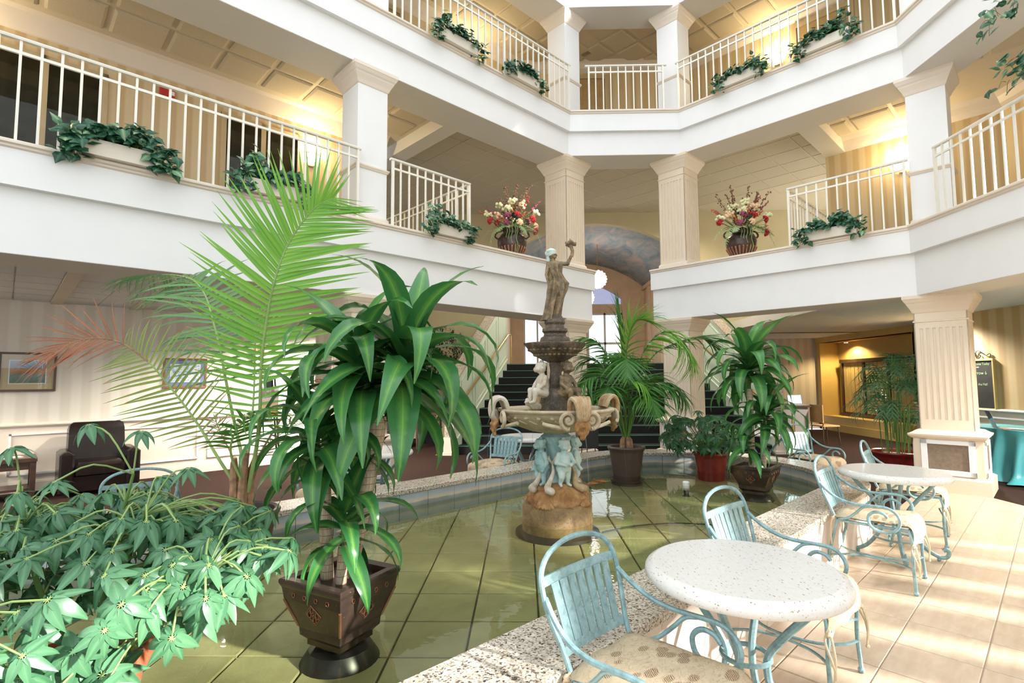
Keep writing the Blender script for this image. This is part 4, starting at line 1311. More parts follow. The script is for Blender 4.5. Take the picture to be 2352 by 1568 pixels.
m = MB(); m.bbox(.045, .085, -.062, -.045, .03, .09, .006); m.build('strobe', M['whiteplastic'], t)

# recessed ceiling lights of the ground floor
for (x, y, lab) in ((-4.2, 7.6, 'recessed round ceiling light over the corridor, leftmost of the three'), (-3.3, 9.9, 'recessed round ceiling light nearest the left fluted column'), (-3.75, 9.1, 'recessed round ceiling light between the other two, deeper in the corridor')):
    t = thing('downlight', lab, 'lamp', (x, y, 2.735), 0, 'recessed ceiling lights')
    m = MB(); m.lathe([(.075, 0), (.10, -.002), (.105, -.012), (.09, -.016), (.075, -.006)], n=20, cap=False); m.build('trim_ring', M['whiteplastic'], t, True)
    m = MB(); m.lathe([(.001, -.004), (.076, -.004)], n=20, cap=False); m.build('lens', M['downlight'], t)
    l = bpy.data.lights.new('downlight_bulb', 'SPOT'); l.energy = 620; l.color = (1, .92, .80); l.spot_size = R(150); l.spot_blend = .6; l.shadow_soft_size = .06
    lo = bpy.data.objects.new('downlight_bulb', l); COL.objects.link(lo); lo.parent = t; lo.location = (0, 0, -.03)
# glow of the gold recess
t = thing('recess_lamp', 'hidden lamp lighting the gold recess at the far right', 'lamp', (9.25, 15.2, 2.55))
m = MB(); m.lathe([(.06, 0), (.075, -.004), (.07, -.02), (.05, -.02)], n=16); m.build('housing', M['brass'], t)
m = MB(); m.lathe([(.001, -.022), (.05, -.022)], n=16, cap=False); m.build('lens', M['downlight'], t)
l = bpy.data.lights.new('recess_bulb', 'SPOT'); l.energy = 220; l.color = (1, .74, .32); l.spot_size = R(150); l.spot_blend = .5; l.shadow_soft_size = .05
lo = bpy.data.objects.new('recess_bulb', l); COL.objects.link(lo); lo.parent = t; lo.location = (0, 0, -.03)
# pendant globes of the landing
for i, (x, y, z, r_) in enumerate(((2.35, 16.2, 4.62, .27), (1.95, 16.2, 4.05, .27))):
    t = thing('pendant_globe', ('upper' if i == 0 else 'lower') + ' of two glowing beaded globe lamps over the landing', 'lamp', (x, y, z), 0, 'beaded globe lamps')
    m = MB(); m.ball((0, 0, 0), r_, 24, 16); m.build('globe', M['globe'], t, True)
    m = MB()
    for k in range(70):
        a = k * 2.399; zz = 1 - 2 * (k + .5) / 70; rr = math.sqrt(1 - zz * zz)
        m.ball((rr * math.cos(a) * r_, rr * math.sin(a) * r_, zz * r_), .028, 5, 4)
    b_ = m.build('crystal_beads', M['globe'], t); b_['kind'] = 'stuff'
    m = MB(); m.tube([(0, 0, r_), (0, 0, vz(x) - z)], .012, 6); m.build('pendant_rod', M['brass'], t)

# added fill lamps built like recessed lights, unseen, brightening galleries and stair hall
def fill_downlight(loc, e, label, col=(1, .92, .80), size=150):
    t = thing('downlight', label, 'lamp', loc, 0, 'recessed ceiling lights')
    m = MB(); m.lathe([(.075, 0), (.10, -.002), (.105, -.012), (.09, -.016), (.075, -.006)], n=20, cap=False); m.build('trim_ring', M['whiteplastic'], t, True)
    m = MB(); m.lathe([(.001, -.004), (.076, -.004)], n=20, cap=False); m.build('lens', M['downlight'], t)
    l = bpy.data.lights.new('downlight_bulb', 'SPOT'); l.energy = e; l.color = col; l.spot_size = R(size); l.spot_blend = .7; l.shadow_soft_size = .12
    lo = bpy.data.objects.new('downlight_bulb', l); COL.objects.link(lo); lo.parent = t; lo.location = (0, 0, -.03)
fill_downlight(uv(-2.6, 8.4, 2.735)[:], 1100, 'added ceiling fill lamp left of the view over the lounge, nearer the pool')
fill_downlight(uv(-2.6, 9.6, 2.735)[:], 900, 'added ceiling fill lamp left of the view over the lounge, nearer the wall')
fill_downlight((6.9, 5.4, 2.73), 1100, 'added ceiling fill lamp right of the view over the teal table')
fill_downlight((7.6, 4.0, 2.73), 500, 'added ceiling fill lamp right of the view by the window wall')

fill_downlight((1.0, 12.5, 6.035), 420, 'added ceiling fill lamp of the stair hall hidden behind the left fluted column', (1, .90, .72))
fill_downlight((3.85, 12.5, 6.035), 420, 'added ceiling fill lamp of the stair hall hidden behind the right fluted column', (1, .90, .72))
fill_downlight((8.1, 10.6, 2.735), 1300, 'added ceiling fill lamp over the passage behind the right square column')
for t_ in [o for o in COL.objects if o.name.startswith('pendant_globe')]:
    l = bpy.data.lights.new('globe_bulb', 'POINT'); l.energy = 18; l.color = (1, .92, .86); l.shadow_soft_size = .27
    lo = bpy.data.objects.new('globe_bulb', l); COL.objects.link(lo); lo.parent = t_; lo.location = (-.0, -.45, 0)
# ------------------------------------------------------------------ fountain
FC = Vector((.30, 4.84, 0))
fo = thing('fountain', 'tall tiered fountain with cherubs and a robed lady on top, in the pool', 'fountain', FC)
def remesh(o, vox, smooth=2):
    md = o.modifiers.new('Remesh', 'REMESH'); md.mode = 'VOXEL'; md.voxel_size = vox; md.use_smooth_shade = True
    if smooth:
        s_ = o.modifiers.new('Smooth', 'SMOOTH'); s_.factor = .5; s_.iterations = smooth
    return o
def rough_lathe(m, prof, n, amp, seed, ribs=0, ribamp=0.0):
    rnd = random.Random(seed)
    ph = [rnd.random() * 6.28 for _ in range(8)]
    rg = []
    for i, (r_, z) in enumerate(prof):
        ring = []
        for j in range(n):
            a = 2 * math.pi * j / n
            d = amp * (math.sin(3 * a + ph[0] + i) + .7 * math.sin(7 * a + ph[1] + i * 1.7) + .5 * math.sin(13 * a + ph[2] + i * 2.3)) / 2
            if ribs: d += ribamp * abs(math.sin(a * ribs / 2))
            ring.append(((r_ + d) * math.cos(a), (r_ + d) * math.sin(a), z + d * .3))
        rg.append(ring)
    m.rings(rg, True, True, True)
# drum standing in the water
m = MB(); m.lathe([(.29, .145), (.312, .16), (.315, .30), (.31, .41), (.30, .445), (.285, .455)], n=48); m.build('drum', M['limedrock'], fo, True)
m = MB(); m.lathe([(.38, .15), (.375, .20), (.33, .215)], n=40); m.build('footing', M['blackpaint'], fo, True)
# rocks with hollows and shell feet
m = MB(); rough_lathe(m, [(.275, .44), (.27, .50), (.235, .56), (.19, .60), (.15, .63), (.05, .64)], 44, .022, 3)
rnd = random.Random(5)
for k in range(18):
    a = 6.283 * k / 18 + rnd.uniform(-.1, .1); r_ = rnd.uniform(.17, .265); z = .47 + (.265 - r_) * 1.2
    m.ball((r_ * math.cos(a), r_ * math.sin(a), z), rnd.uniform(.03, .06), 8, 6, (1.2, 1, .8))
remesh(m.build('rock_mound', M['rust'], fo), .012, 1)
for k in range(4):
    a = R(18 + 45 + 90 * k)
    m = MB(Matrix.Rotation(a, 4, 'Z') @ Matrix.Translation((.235, 0, .47)))
    for q in range(7):
        b_ = R(-60 + 20 * q); m.limb((0, 0, .06), (.055 * math.cos(b_) + .01, .09 * math.sin(b_), -.015), .014, .020, 6)
    m.build('shell_foot', M['rust'], fo, True)
# central baluster
m = MB(); m.lathe([(.10, .60), (.115, .64), (.09, .68), (.075, .74), (.07, .80), (.085, .88), (.105, .95), (.135, 1.01), (.14, 1.035), (.12, 1.05), (.10, 1.065), (.10, 1.09)], n=28)
m.build('baluster', M['verdigris'], fo, True)

def cherub(name, base, face, h, mat, pose, lean=0.0):
    """plump child figure standing (or sitting) with base at its feet; face = direction angle it looks to"""
    k = h / .42
    Q = Matrix.Translation(base) @ Matrix.Rotation(face - math.pi / 2, 4, 'Z') @ Matrix.Rotation(lean, 4, 'X') @ Matrix.Scale(k, 4)
    m = MB(Q)
    hip, chest, neck, head = Vector((0, 0, .165)), Vector((0, .005, .255)), Vector((0, .0, .31)), Vector((0, .012, .365))
    if pose == 'sit':
        hip = Vector((0, -.01, .10)); chest = Vector((0, .005, .20)); neck = Vector((0, .01, .26)); head = Vector((0, .025, .315))
    m.limb(hip, chest, .058, .055); m.ball(chest.lerp(hip, .55) + Vector((0, .022, 0)), .05, 10, 7)
    m.ball(hip + Vector((.025, -.025, -.01)), .044, 8, 6); m.ball(hip + Vector((-.025, -.025, -.01)), .044, 8, 6)
    m.limb(chest, neck, .038, .026); m.ball(head, .052, 12, 9, (.92, 1, 1.05))
    m.ball(head + Vector((0, .044, -.018)), .024, 8, 6); m.ball(head + Vector((0, .053, -.006)), .010, 6, 5)
    for s_ in (-1, 1): m.ball(head + Vector((s_ * .026, .038, -.014)), .02, 8, 6); m.ball(head + Vector((s_ * .05, 0, -.005)), .012, 6, 5)
    for a in range(9):
        t = a * 40; m.ball(head + Vector((.034 * math.cos(R(t)), .034 * math.sin(R(t)) - .012, .03)), .021, 6, 5)
    m.ball(head + Vector((0, -.012, .045)), .025, 6, 5)
    for s_ in (-1, 1):
        sh = chest + Vector((s_ * .052, 0, .028))
        if pose == 'hold': el, ha = sh + Vector((s_ * .035, .02, -.07)), Vector((s_ * .03, .085, .20))
        elif pose == 'down': el, ha = sh + Vector((s_ * .03, -.01, -.08)), sh + Vector((s_ * .022, .035, -.15))
        elif pose == 'up': el, ha = sh + Vector((s_ * .05, .01, .035)), sh + Vector((s_ * .03, .02, .12))
        else: el, ha = sh + Vector((s_ * .035, .03, -.06)), Vector((s_ * .045, .085, .12))
        m.limb(sh, el, .024, .020, 8); m.limb(el, ha, .020, .014, 8); m.ball(ha, .018, 7, 5)
        for q in range(4): m.limb(ha, ha + Vector((s_ * (.004 * q - .006), .018, -.012 + .006 * q)), .006, .005, 5)
        if pose == 'sit':
            kn, an = Vector((s_ * .05, .10, .115)), Vector((s_ * .04, .105, .02))
        else:
            kn = Vector((s_ * .033, .022 if s_ > 0 else .0, .085)); an = Vector((s_ * .036, -.01 if s_ > 0 else -.005, .02))
        m.limb(hip + Vector((s_ * .03, 0, -.01)), kn, .040, .029); m.limb(kn, an, .028, .018); m.limb(an, an + Vector((s_ * .008, .045, -.008)), .016, .013, 7)
    o = m.build(name, mat, fo)
    return remesh(o, .0052 * k, 1)
mats_ = ['verdigris', 'mint_white', 'mint_white', 'verdigris']
for k in range(4):
    a = R(-62 + 90 * k) if k else R(-62)
    a = R((-70, 10, 110, 212)[k])
    r_ = .165
    cherub('cherub', (r_ * math.cos(a), r_ * math.sin(a), .615), a, .41, M[mats_[(k + 1) % 4]], ('hold', 'down', 'down', 'down')[k])
# fish and eels curling at their feet
for k, a in enumerate((R(-110), R(-35), R(-150), R(35), R(120))):
    m = MB(Matrix.Rotation(a, 4, 'Z'))
    pts = spline([(.13, 0, .80), (.17, .02, .74), (.19, .0, .67), (.21, -.02, .62), (.255, 0, .60), (.275, .03, .575)], 4)
    n = len(pts); m.tube(pts, [.008 + .034 * (i / n) ** .8 if i < n - 4 else .04 - .009 * (i - n + 4) for i in range(n)], 8)
    m.ball((.265, .03, .59), .035, 8, 6); m.limb((.13, 0, .80), (.11, .03, .85), .008, .022, 6); m.limb((.13, 0, .80), (.15, -.03, .85), .008, .02, 6)
    remesh(m.build('dolphin', M['whitefig' if k % 2 == 0 else 'basinrust'], fo), .008, 1)
# large basin with gadroons, rim and water
m = MB()
prof = [(.085, 1.06), (.13, 1.066), (.22, 1.085), (.32, 1.12), (.41, 1.165), (.465, 1.205), (.49, 1.235), (.50, 1.255)]
rg = []
nn = 96
for i, (r_, z) in enumerate(prof):
    ga = .010 if 1 < i < 5 else .004
    rg.append([((r_ + ga * math.cos(32 * 2 * math.pi * j / nn)) * math.cos(2 * math.pi * j / nn), (r_ + ga * math.cos(32 * 2 * math.pi * j / nn)) * math.sin(2 * math.pi * j / nn), z) for j in range(nn)])
for r_, z in [(.522, 1.262), (.53, 1.275), (.525, 1.288), (.505, 1.29), (.48, 1.275), (.44, 1.235), (.30, 1.19), (.1, 1.17)]:
    rg.append([(r_ * math.cos(2 * math.pi * j / nn), r_ * math.sin(2 * math.pi * j / nn), z) for j in range(nn)])
m.rings(rg, True, True, True); m.build('basin', M['basin'], fo, True)
m = MB()
for j in range(26):
    a = 2 * math.pi * j / 26
    m.ball((.478 * math.cos(a), .478 * math.sin(a), 1.222), .022, 7, 5, (1, 1, .75)); m.limb((.455 * math.cos(a + .05), .455 * math.sin(a + .05), 1.20), (.425 * math.cos(a + .16), .425 * math.sin(a + .16), 1.172), .011, .007, 5)
m.build('basin_frieze', M['basin'], fo, True)
m = MB(); m.add([(.49 * math.cos(2 * math.pi * j / 40), .49 * math.sin(2 * math.pi * j / 40), 1.268) for j in range(40)], [tuple(range(40))]); link('basin_water', m.mesh('basin_water', M['water']), fo)
for k in range(4):
    a = R(18 + 90 * k)
    Q = Matrix.Rotation(a, 4, 'Z')
    m = MB(Q)
    for y in (-.045, -.022, 0, .022, .045):       # ribbed scallop rolling over the rim
        w = 1 - abs(y) * 4
        pts = [(.47, y * 1.4, 1.29), (.50, y * 1.6, 1.345 + .02 * w), (.545, y * 1.5, 1.37 + .022 * w), (.59, y * 1.2, 1.345 + .015 * w), (.605, y, 1.29), (.60, y * .8, 1.235), (.575, y * .6, 1.20)]
        m.tube(spline(pts, 4), .021, 7)
    m.build('shell_spout', M['basinrust' if k != 2 else 'whitefig'], fo, True)
    for s_ in (-1, 1):                             # volutes either side
        m = MB(Q)
        pts = []
        for q in range(26):
            t = q / 25; an = R(-100 + 560 * t); rr = .068 * (1 - t) + .008
            pts.append((.535 + .0 * t, s_ * (.105 + rr * math.cos(an)), 1.215 + rr * math.sin(an)))
        pts = [(.46, s_ * .30, 1.185), (.49, s_ * .24, 1.17), (.51, s_ * .17, 1.155)] + pts
        m.tube(pts, [.016] * 3 + [.018 - .008 * q / 25 for q in range(26)], 7); m.ball((.53, s_ * .105, 1.215), .03, 8, 6, (.5, 1, 1))
        m.build('volute', M['basin'], fo, True)
    m = MB(Q)
    rnd = random.Random(k + 20)
    m.ball((.575, 0, 1.165), .045, 10, 7, (.8, 1, 1.05)); m.ball((.612, 0, 1.165), .014, 6, 5)
    for q in range(16): b_ = 6.283 * q / 16; m.ball((.575 + rnd.uniform(-.01, .02), .05 * math.cos(b_), 1.155 + .055 * math.sin(b_)), .019, 6, 5)
    for q in range(8): m.ball((.58, rnd.uniform(-.03, .03), 1.11 - .02 * (q % 3)), .018, 6, 5)
    remesh(m.build('mask', M['rust'], fo), .008, 1)
# water spouting from the masks
for k, (dr, dz) in enumerate(((.13, .87), (.10, .87), (.06, .87), (.10, .87))):
    a = R(18 + 90 * k)
    Q = Matrix.Rotation(a, 4, 'Z'); m = MB(Q)
    pts = [(.61 + dr * t, 0, 1.15 - dz * t * t) for t in [i / 14 for i in range(15)]]
    m.tube(pts, [.0038 - .0018 * i / 14 for i in range(15)], 6); m.build('water_jet', M['jet'], fo, True)
    m = MB(Q); m.lathe([(.045, .289), (.03, .296), (.018, .292), (.010, .31), (.004, .335)], (.61 + dr, 0, 0), 14); m.build('splash', M['jet'], fo, True)
# middle tier: rock, three seated cherubs, stem
m = MB(); rough_lathe(m, [(.10, 1.17), (.135, 1.20), (.14, 1.30), (.13, 1.40), (.11, 1.46), (.07, 1.50), (.05, 1.62), (.055, 1.70), (.075, 1.76)], 30, .014, 9)
remesh(m.build('rock_stem', M['wetbronze'], fo), .011, 1)
cherub('cherub', (-.115, -.05, 1.33), R(205), .43, M['whitefig'], 'sit')
cherub('cherub', (.085, -.10, 1.33), R(-48), .43, M['limebronze'], 'sit'); cherub('cherub', (.03, .12, 1.33), R(80), .43, M['wetbronze'], 'sit')
m = MB()
for q in range(6): m.limb((-.20 + .03 * (q % 3), -.02 + .08 * (q // 3), 1.30), (-.26 + .03 * (q % 3), -.05 + .10 * (q // 3), 1.36 - .012 * q), .028, .02, 7)
m.build('foliage_crest', M['whitefig'], fo, True)
# upper bowl
m = MB(); rough_lathe(m, [(.06, 1.70), (.10, 1.715), (.17, 1.755), (.225, 1.80), (.255, 1.835), (.272, 1.858), (.275, 1.87), (.262, 1.878), (.24, 1.86), (.16, 1.83), (.05, 1.82)], 64, .004, 11, 30, .008)
m.build('upper_bowl', M['wetbronze'], fo, True)
m = MB()
for j in range(30):
    a = 2 * math.pi * j / 30
    for r_, z in ((.235, 1.815), (.185, 1.77)): m.ball((r_ * math.cos(a + z * 9), r_ * math.sin(a + z * 9), z), .02, 6, 5, (1, 1, .7))
m.build('bowl_frieze', M['limebronze'], fo, True)
# stacked plinth
m = MB(); m.lathe([(.11, 1.83), (.135, 1.87), (.14, 1.90), (.13, 1.93), (.105, 1.945), (.10, 1.965), (.118, 1.985), (.115, 2.01), (.09, 2.02), (.085, 2.045), (.097, 2.065), (.09, 2.095), (.075, 2.11), (.072, 2.125)], n=32)
m.build('plinth', M['wetbronze'], fo, True)
# robed lady with a raised cornucopia (one continuous body)
m = MB()
def pxp(dx, y, dy=0.0): return Vector((dx / 249.0, dy, 1.55 + (871.5 - y) / 249.0))
robe = [(-9, 738, 19, 17), (-8, 730, 18, 16), (-4, 712, 17, 15), (1, 690, 18, 16), (6, 668, 20, 18), (8, 652, 20, 17), (6, 640, 16, 14), (3, 628, 14, 12), (2, 616, 17, 13), (1, 607, 18, 12), (0, 600, 12, 9)]
rg = []
nr = 66
for i, (dx, y, a_, b_) in enumerate(robe):
    ring = []
    amp = .26 if i < 6 else (.15 if i < 9 else .0)
    for j in range(nr):
        t = 2 * math.pi * j / nr
        f_ = 1 + amp * math.sin(7 * t + i * .55) + amp * .5 * math.sin(11 * t - i * .4)
        c = pxp(dx, y); ring.append((c.x + a_ / 249 * f_ * math.cos(t), c.y + b_ / 249 * f_ * math.sin(t), c.z))
    rg.append(ring)
m.rings(rg, True, True, True)
for q in range(7):   # folds swinging across the hips
    m.tube(spline([pxp(-8 + q * 2, 625 + q * 4, -.045), pxp(2 + q * 2.4, 645 + q * 5, -.062), pxp(14 - q * .5, 668 + q * 7, -.05)], 4), .0085, 6)
m.limb(pxp(0, 603), pxp(-3, 592), .022, .020); hd = pxp(-4, 583)
m.ball(hd, .041, 12, 9, (.95, 1, 1.12)); m.ball(hd + Vector((.036, -.006, -.012)), .013, 6, 5); m.ball(hd + Vector((.024, -.02, -.03)), .018, 6, 5)
m.ball(hd + Vector((-.036, .01, .008)), .026, 8, 6); m.ball(hd + Vector((0, 0, .03)), .033, 8, 6)
m.limb(hd + Vector((-.03, .02, 0)), pxp(-10, 603, .02), .017, .012)
m.limb(pxp(12, 605), pxp(31, 607, -.02), .022, .019); m.limb(pxp(31, 607, -.02), pxp(41, 586, -.03), .018, .013); m.ball(pxp(41, 582, -.03), .016, 7, 5)
for q in range(5): m.limb(pxp(41, 582, -.03), pxp(38 + q * 1.6, 576, -.045 + .004 * q), .006, .005, 5)
m.limb(pxp(-13, 604), pxp(-18, 632, -.02), .020, .017); m.limb(pxp(-18, 632, -.02), pxp(-12, 660, -.03), .016, .011); m.ball(pxp(-12, 664, -.03), .013, 7, 5)
for q in range(4): m.limb(pxp(-12, 664, -.03), pxp(-11 + q, 670, -.036 + .006 * q), .005, .0045, 5)
st_o = remesh(m.build('lady_statue', [M['limebronze']], fo), .0044, 0)
m = MB(); m.ball(hd + Vector((-.004, 0, .012)), .0445, 14, 10, (1, 1.02, 1.08)); m.ball(hd + Vector((-.042, .01, .01)), .027, 8, 6)
for q in range(12): a = q * .52; m.ball(hd + Vector((-.01 + .036 * math.cos(a), .036 * math.sin(a), .028)), .016, 6, 5)
m.limb(hd + Vector((-.03, .018, -.01)), pxp(-12, 610, .02), .022, .013); remesh(m.build('hair', M['mint_white'], st_o), .007, 1)
m = MB(); m.tube(spline([pxp(42, 592, -.03), pxp(43, 580, -.03), pxp(40, 570, -.03), pxp(38, 563, -.03)], 4), [.010 + .012 * i / 12 for i in range(13)], 10)
rnd = random.Random(2)
for q in range(26): m.ball(pxp(38 + rnd.uniform(-11, 11), 560 + rnd.uniform(-5, 4), -.03 + rnd.uniform(-.04, .04)), .013, 6, 5)
m.limb(pxp(38, 558, -.03), pxp(37, 548, -.03), .01, .005, 6); remesh(m.build('cornucopia', M['limebronze'], st_o), .0065, 1)
# ------------------------------------------------------------------ leaves
def leaf_mesh(name, L, w, bend, mat, nseg=7, fold=.25, wave=0.0, shape=1.0, seed=0, twist=0.0, ex=1.25):
    """blade along +x, curling down by bend degrees; UV u across, v along"""
    rnd = random.Random(seed)
    v, uvs, f = [], [], []
    x = z = 0.0
    ph = rnd.uniform(0, 6)
    for i in range(nseg + 1):
        t = i / nseg
        a = -R(bend) * t ** ex
        if i: x += L / nseg * math.cos(a); z += L / nseg * math.sin(a)
        ww = w * .5 * max(.03, math.sin(math.pi * min(1, .06 + .94 * t) ** (.62 * shape))) ** .85
        if i == nseg: ww = w * .02
        tw = twist * t
        for k, s_ in enumerate((-1, 0, 1)):
            dz = abs(s_) * ww * fold + (wave * ww * math.sin(9 * t + ph + s_) if s_ else 0)
            yy = s_ * ww * math.cos(tw); zz = dz + s_ * ww * math.sin(tw)
            v.append((x - math.sin(a) * zz * 0 + zz * -math.sin(a), yy, z + zz * math.cos(a)))
            uvs.append((.5 + .5 * s_, t))
    for i in range(nseg):
        for k in range(2):
            a = i * 3 + k
            f.append((a, a + 3, a + 4, a + 1))
    me = bpy.data.meshes.new(name)
    me.from_pydata(v, [], f)
    me.materials.append(mat)
    ul = me.uv_layers.new(name='uv')
    li = [l.vertex_index for l in me.loops]
    ul.data.foreach_set('uv', [c for i in li for c in uvs[i]])
    me.polygons.foreach_set('use_smooth', [True] * len(f))
    return me

def basis(xd, zd, p, s=1.0, sy=None):
    X = Vector(xd).normalized(); Z = Vector(zd); Z = Z - X * Z.dot(X)
    if Z.length < 1e-5: Z = X.orthogonal()
    Z.normalize(); Y = Z.cross(X)
    sy = s if sy is None else sy
    Mx = Matrix(((X.x * s, Y.x * sy, Z.x * s, p[0]), (X.y * s, Y.y * sy, Z.y * s, p[1]), (X.z * s, Y.z * sy, Z.z * s, p[2]), (0, 0, 0, 1)))
    return Mx

def join_mesh(name, items, mat):
    """(mesh, matrix) pairs as one mesh, UVs kept"""
    v, f, uvs = [], [], []
    for me, Mx in items:
        n = len(v)
        v += [tuple(Mx @ q.co) for q in me.vertices]
        ud = me.uv_layers[0].data
        for p in me.polygons:
            f.append([n + i for i in p.vertices]); uvs += [tuple(ud[l].uv) for l in p.loop_indices]
    me = bpy.data.meshes.new(name); me.from_pydata(v, [], f); me.materials.append(mat)
    ul = me.uv_layers.new(name='uv'); ul.data.foreach_set('uv', [c for u_ in uvs for c in u_])
    me.polygons.foreach_set('use_smooth', [True] * len(f))
    return me

def square_pot(root, z0, z1, a0, a1, rz):
    Q = Matrix.Rotation(rz, 4, 'Z')
    H = z1 - z0
    m = MB(Q)
    m.square([(a0 * .80, z0), (a0 * .80, z0 + .03 * H / .4), (a0 * .98, z0 + .05), (a0, z0 + .085), (a0 * 1.03, z0 + .095), (a0 + (a1 - a0) * .72, z1 - .10), (a0 + (a1 - a0) * .74, z1 - .095), (a0 + (a1 - a0) * .86, z1 - .035)], cap=True)
    m.build('pot_body', M['bronzepot'], root)
    m = MB(Q)
    ia = a1 - .05
    for k in range(4):
        pass
    m.square([(a0 + (a1 - a0) * .86, z1 - .04), (a1 - .004, z1 - .03), (a1, z1 - .02), (a1, z1 - .006), (a1 - .006, z1), (ia, z1 - .004), (ia - .01, z1 - .06), (ia - .02, z1 - .09)], cap=False)
    m.build('pot_rim', M['bronzepot'], root)
    m = MB(Q); m.square([(ia - .012, z1 - .075), (ia - .014, z1 - .06)], cap=True); m.build('soil', M['soil'], root)
    e = MB(Q)
    for sx in (-1, 1):
        for sy in (-1, 1):
            q0, q1 = a0 * 1.02, a0 + (a1 - a0) * .72
            e.tube([(sx * q0, sy * q0, z0 + .095), (sx * q1, sy * q1, z1 - .10)], .007, 6)
    e.build('copper_corner', M['copper'], root)
    for k in range(4):
        Qk = Q @ Matrix.Rotation(R(90 * k), 4, 'Z')
        zc = z0 + (z1 - z0) * .55; af = a0 + (a1 - a0) * .42
        m = MB(Qk)
        def yy(z): return -(a0 * 1.03 + (a0 + (a1 - a0) * .72 - a0 * 1.03) * (z - z0 - .095) / (z1 - z0 - .195)) - .002
        for ang in range(4):
            cx, cz = .026 * math.cos(R(90 * ang + 90)), .026 * math.sin(R(90 * ang + 90))
            m.tube([(cx + (.013 if ang % 2 else .011) * math.cos(R(t)), yy(zc + cz), zc + cz + .014 * math.sin(R(t))) for t in range(0, 360, 40)], .0028, 5, True)
        m.tube([(.05 * math.cos(R(t)), yy(zc + .05 * math.sin(R(t))), zc + .05 * math.sin(R(t))) for t in (0, 90, 180, 270)], .0022, 5, True)
        m.ball((0, yy(zc), zc), .006, 6, 5)
        for q in range(4):
            x = (q - 1.5) * a0 * .55; z = z1 - .068
            y_ = -(a0 + (a1 - a0) * .80) + .0
            m.tube([(x + .010 * math.cos(R(t)), y_ - .002, z + .011 * math.sin(R(t))) for t in range(0, 360, 60)], .0025, 5, True)
        m.build('rosette_ornament', M['copper'], root)['kind'] = 'stuff'

def round_pot(root, z0, z1, r0, r1, mat, saucer=True, rim=.035):
    m = MB()
    m.lathe([(r0 * .9, z0), (r0, z0 + .012), (r0 + (r1 - r0) * .75, z1 - .09), (r0 + (r1 - r0) * .80, z1 - .075)], n=36); m.build('pot_body', mat, root, True)
    m = MB(); m.lathe([(r0 + (r1 - r0) * .78, z1 - .085), (r1 - .012, z1 - .06), (r1 + .002, z1 - .045), (r1 + .012, z1 - .02), (r1 + .006, z1 - .004), (r1 - .01, z1), (r1 - .03, z1 - .012), (r1 - .04, z1 - .09)], n=36, cap=False); m.build('pot_rim', mat, root, True)
    m = MB(); m.lathe([(.001, z1 - .055), (r1 - .034, z1 - .058)], n=28, cap=False); m.build('soil', M['soil'], root)
    if saucer:
        m = MB(); m.lathe([(r0 * 1.05, z0 - .0), (r0 * 1.28, z0 + .012), (r0 * 1.36, z0 + .045), (r0 * 1.30, z0 + .047), (r0 * 1.1, z0 + .02)], n=32); m.build('saucer', mat, root, True)

# ------------------------------------------------------------------ corn plants (dracaena)
DR = [leaf_mesh('leaf', 1.0, w, b, M['dracaena'], 10, .20, .20, 1.0, i, .25 * (i % 3 - 1), 1.55) for i, (w, b) in enumerate(((.225, 55), (.22, 80), (.235, 105), (.225, 130), (.22, 155), (.23, 92)))]
DRB = (55, 80, 105, 130, 155, 92)
def rosette(root, c, axis, n, l0, l1, e0, e1, seed, drop=0.0, az0=0.0, azr=360.0):
    rnd = random.Random(seed)
    axis = Vector(axis).normalized()
    A = axis.orthogonal().normalized(); B = axis.cross(A)
    for i in range(n):
        t = i / max(1, n - 1)
        az = R(az0) + (i * 2.39996 if azr >= 360 else R(azr) * rnd.random()) + rnd.uniform(-.2, .2)
        el = R(e0 + (e1 - e0) * t + rnd.uniform(-8, 8))
        rd = (A * math.cos(az) + B * math.sin(az))
        d = rd * math.cos(el) + axis * math.sin(el)
        L = l1 + (l0 - l1) * t * rnd.uniform(.85, 1.1)
        want = math.degrees(el) + 92 + rnd.uniform(-20, 25) if t > .12 else rnd.uniform(60, 105)
        k = min(range(6), key=lambda q: abs(DRB[q] - want))
        up_ = axis * math.cos(el) - rd * math.sin(el)
        up_ = up_ + Vector((rnd.uniform(-.2, .2), rnd.uniform(-.2, .2), 0))
        p = Vector(c) + axis * (.10 * (1 - t) - .10 * t) + rd * .012
        link('leaf', DR[k], root, basis(d, up_, p, L, L * rnd.uniform(.85, 1.1)))

def cane(root, pts, r0, r1):
    m = MB(); sp = spline(pts, 6); n = len(sp)
    rs = [(r0 + (r1 - r0) * i / (n - 1)) * (1 + .035 * (i % 2)) for i in range(n)]
    m.tube(sp, rs, 12); m.lathe([(rs[-1] * .98, 0), (rs[-1] * .9, .02), (rs[-1] * .3, .022)], sp[-1], 12)
    return m.build('cane', M['cane'], root, True)
t = thing('corn_plant', 'large three caned corn plant in a bronzed square pot, nearest the camera', 'plant', (-.92, 2.71, 0), 0, 'corn plants in square pots')
square_pot(t, .262, .59, .137, .207, R(-27))
m = MB(); m.lathe([(.20, .145), (.20, .16), (.15, .235), (.10, .25), (.10, .264)], n=32); m.build('pot_stand', M['blackpaint'], t, True)
cane(t, [(-.075, .01, .53), (-.086, .01, .785), (-.097, .01, 1.03)], .033, .029)
cane(t, [(.021, .04, .53), (.092, .07, .945), (.157, .1, 1.337)], .040, .042)
cane(t, [(.017, -.06, .53), (.026, -.06, .716)], .027, .025)
m = MB()
for a, b_ in (((.157, .1, 1.31), (.105, .08, 1.41)), ((.157, .1, 1.31), (.228, .12, 1.42)), ((-.097, .01, 1.02), (-.12, .0, 1.06)), ((-.097, .01, 1.02), (-.07, .02, 1.05)), ((.026, -.06, .71), (.032, -.065, .76))):
    m.tube(spline([a, Vector(a).lerp(Vector(b_), .5) + Vector((0, 0, -.015)), b_], 4), .017, 7)
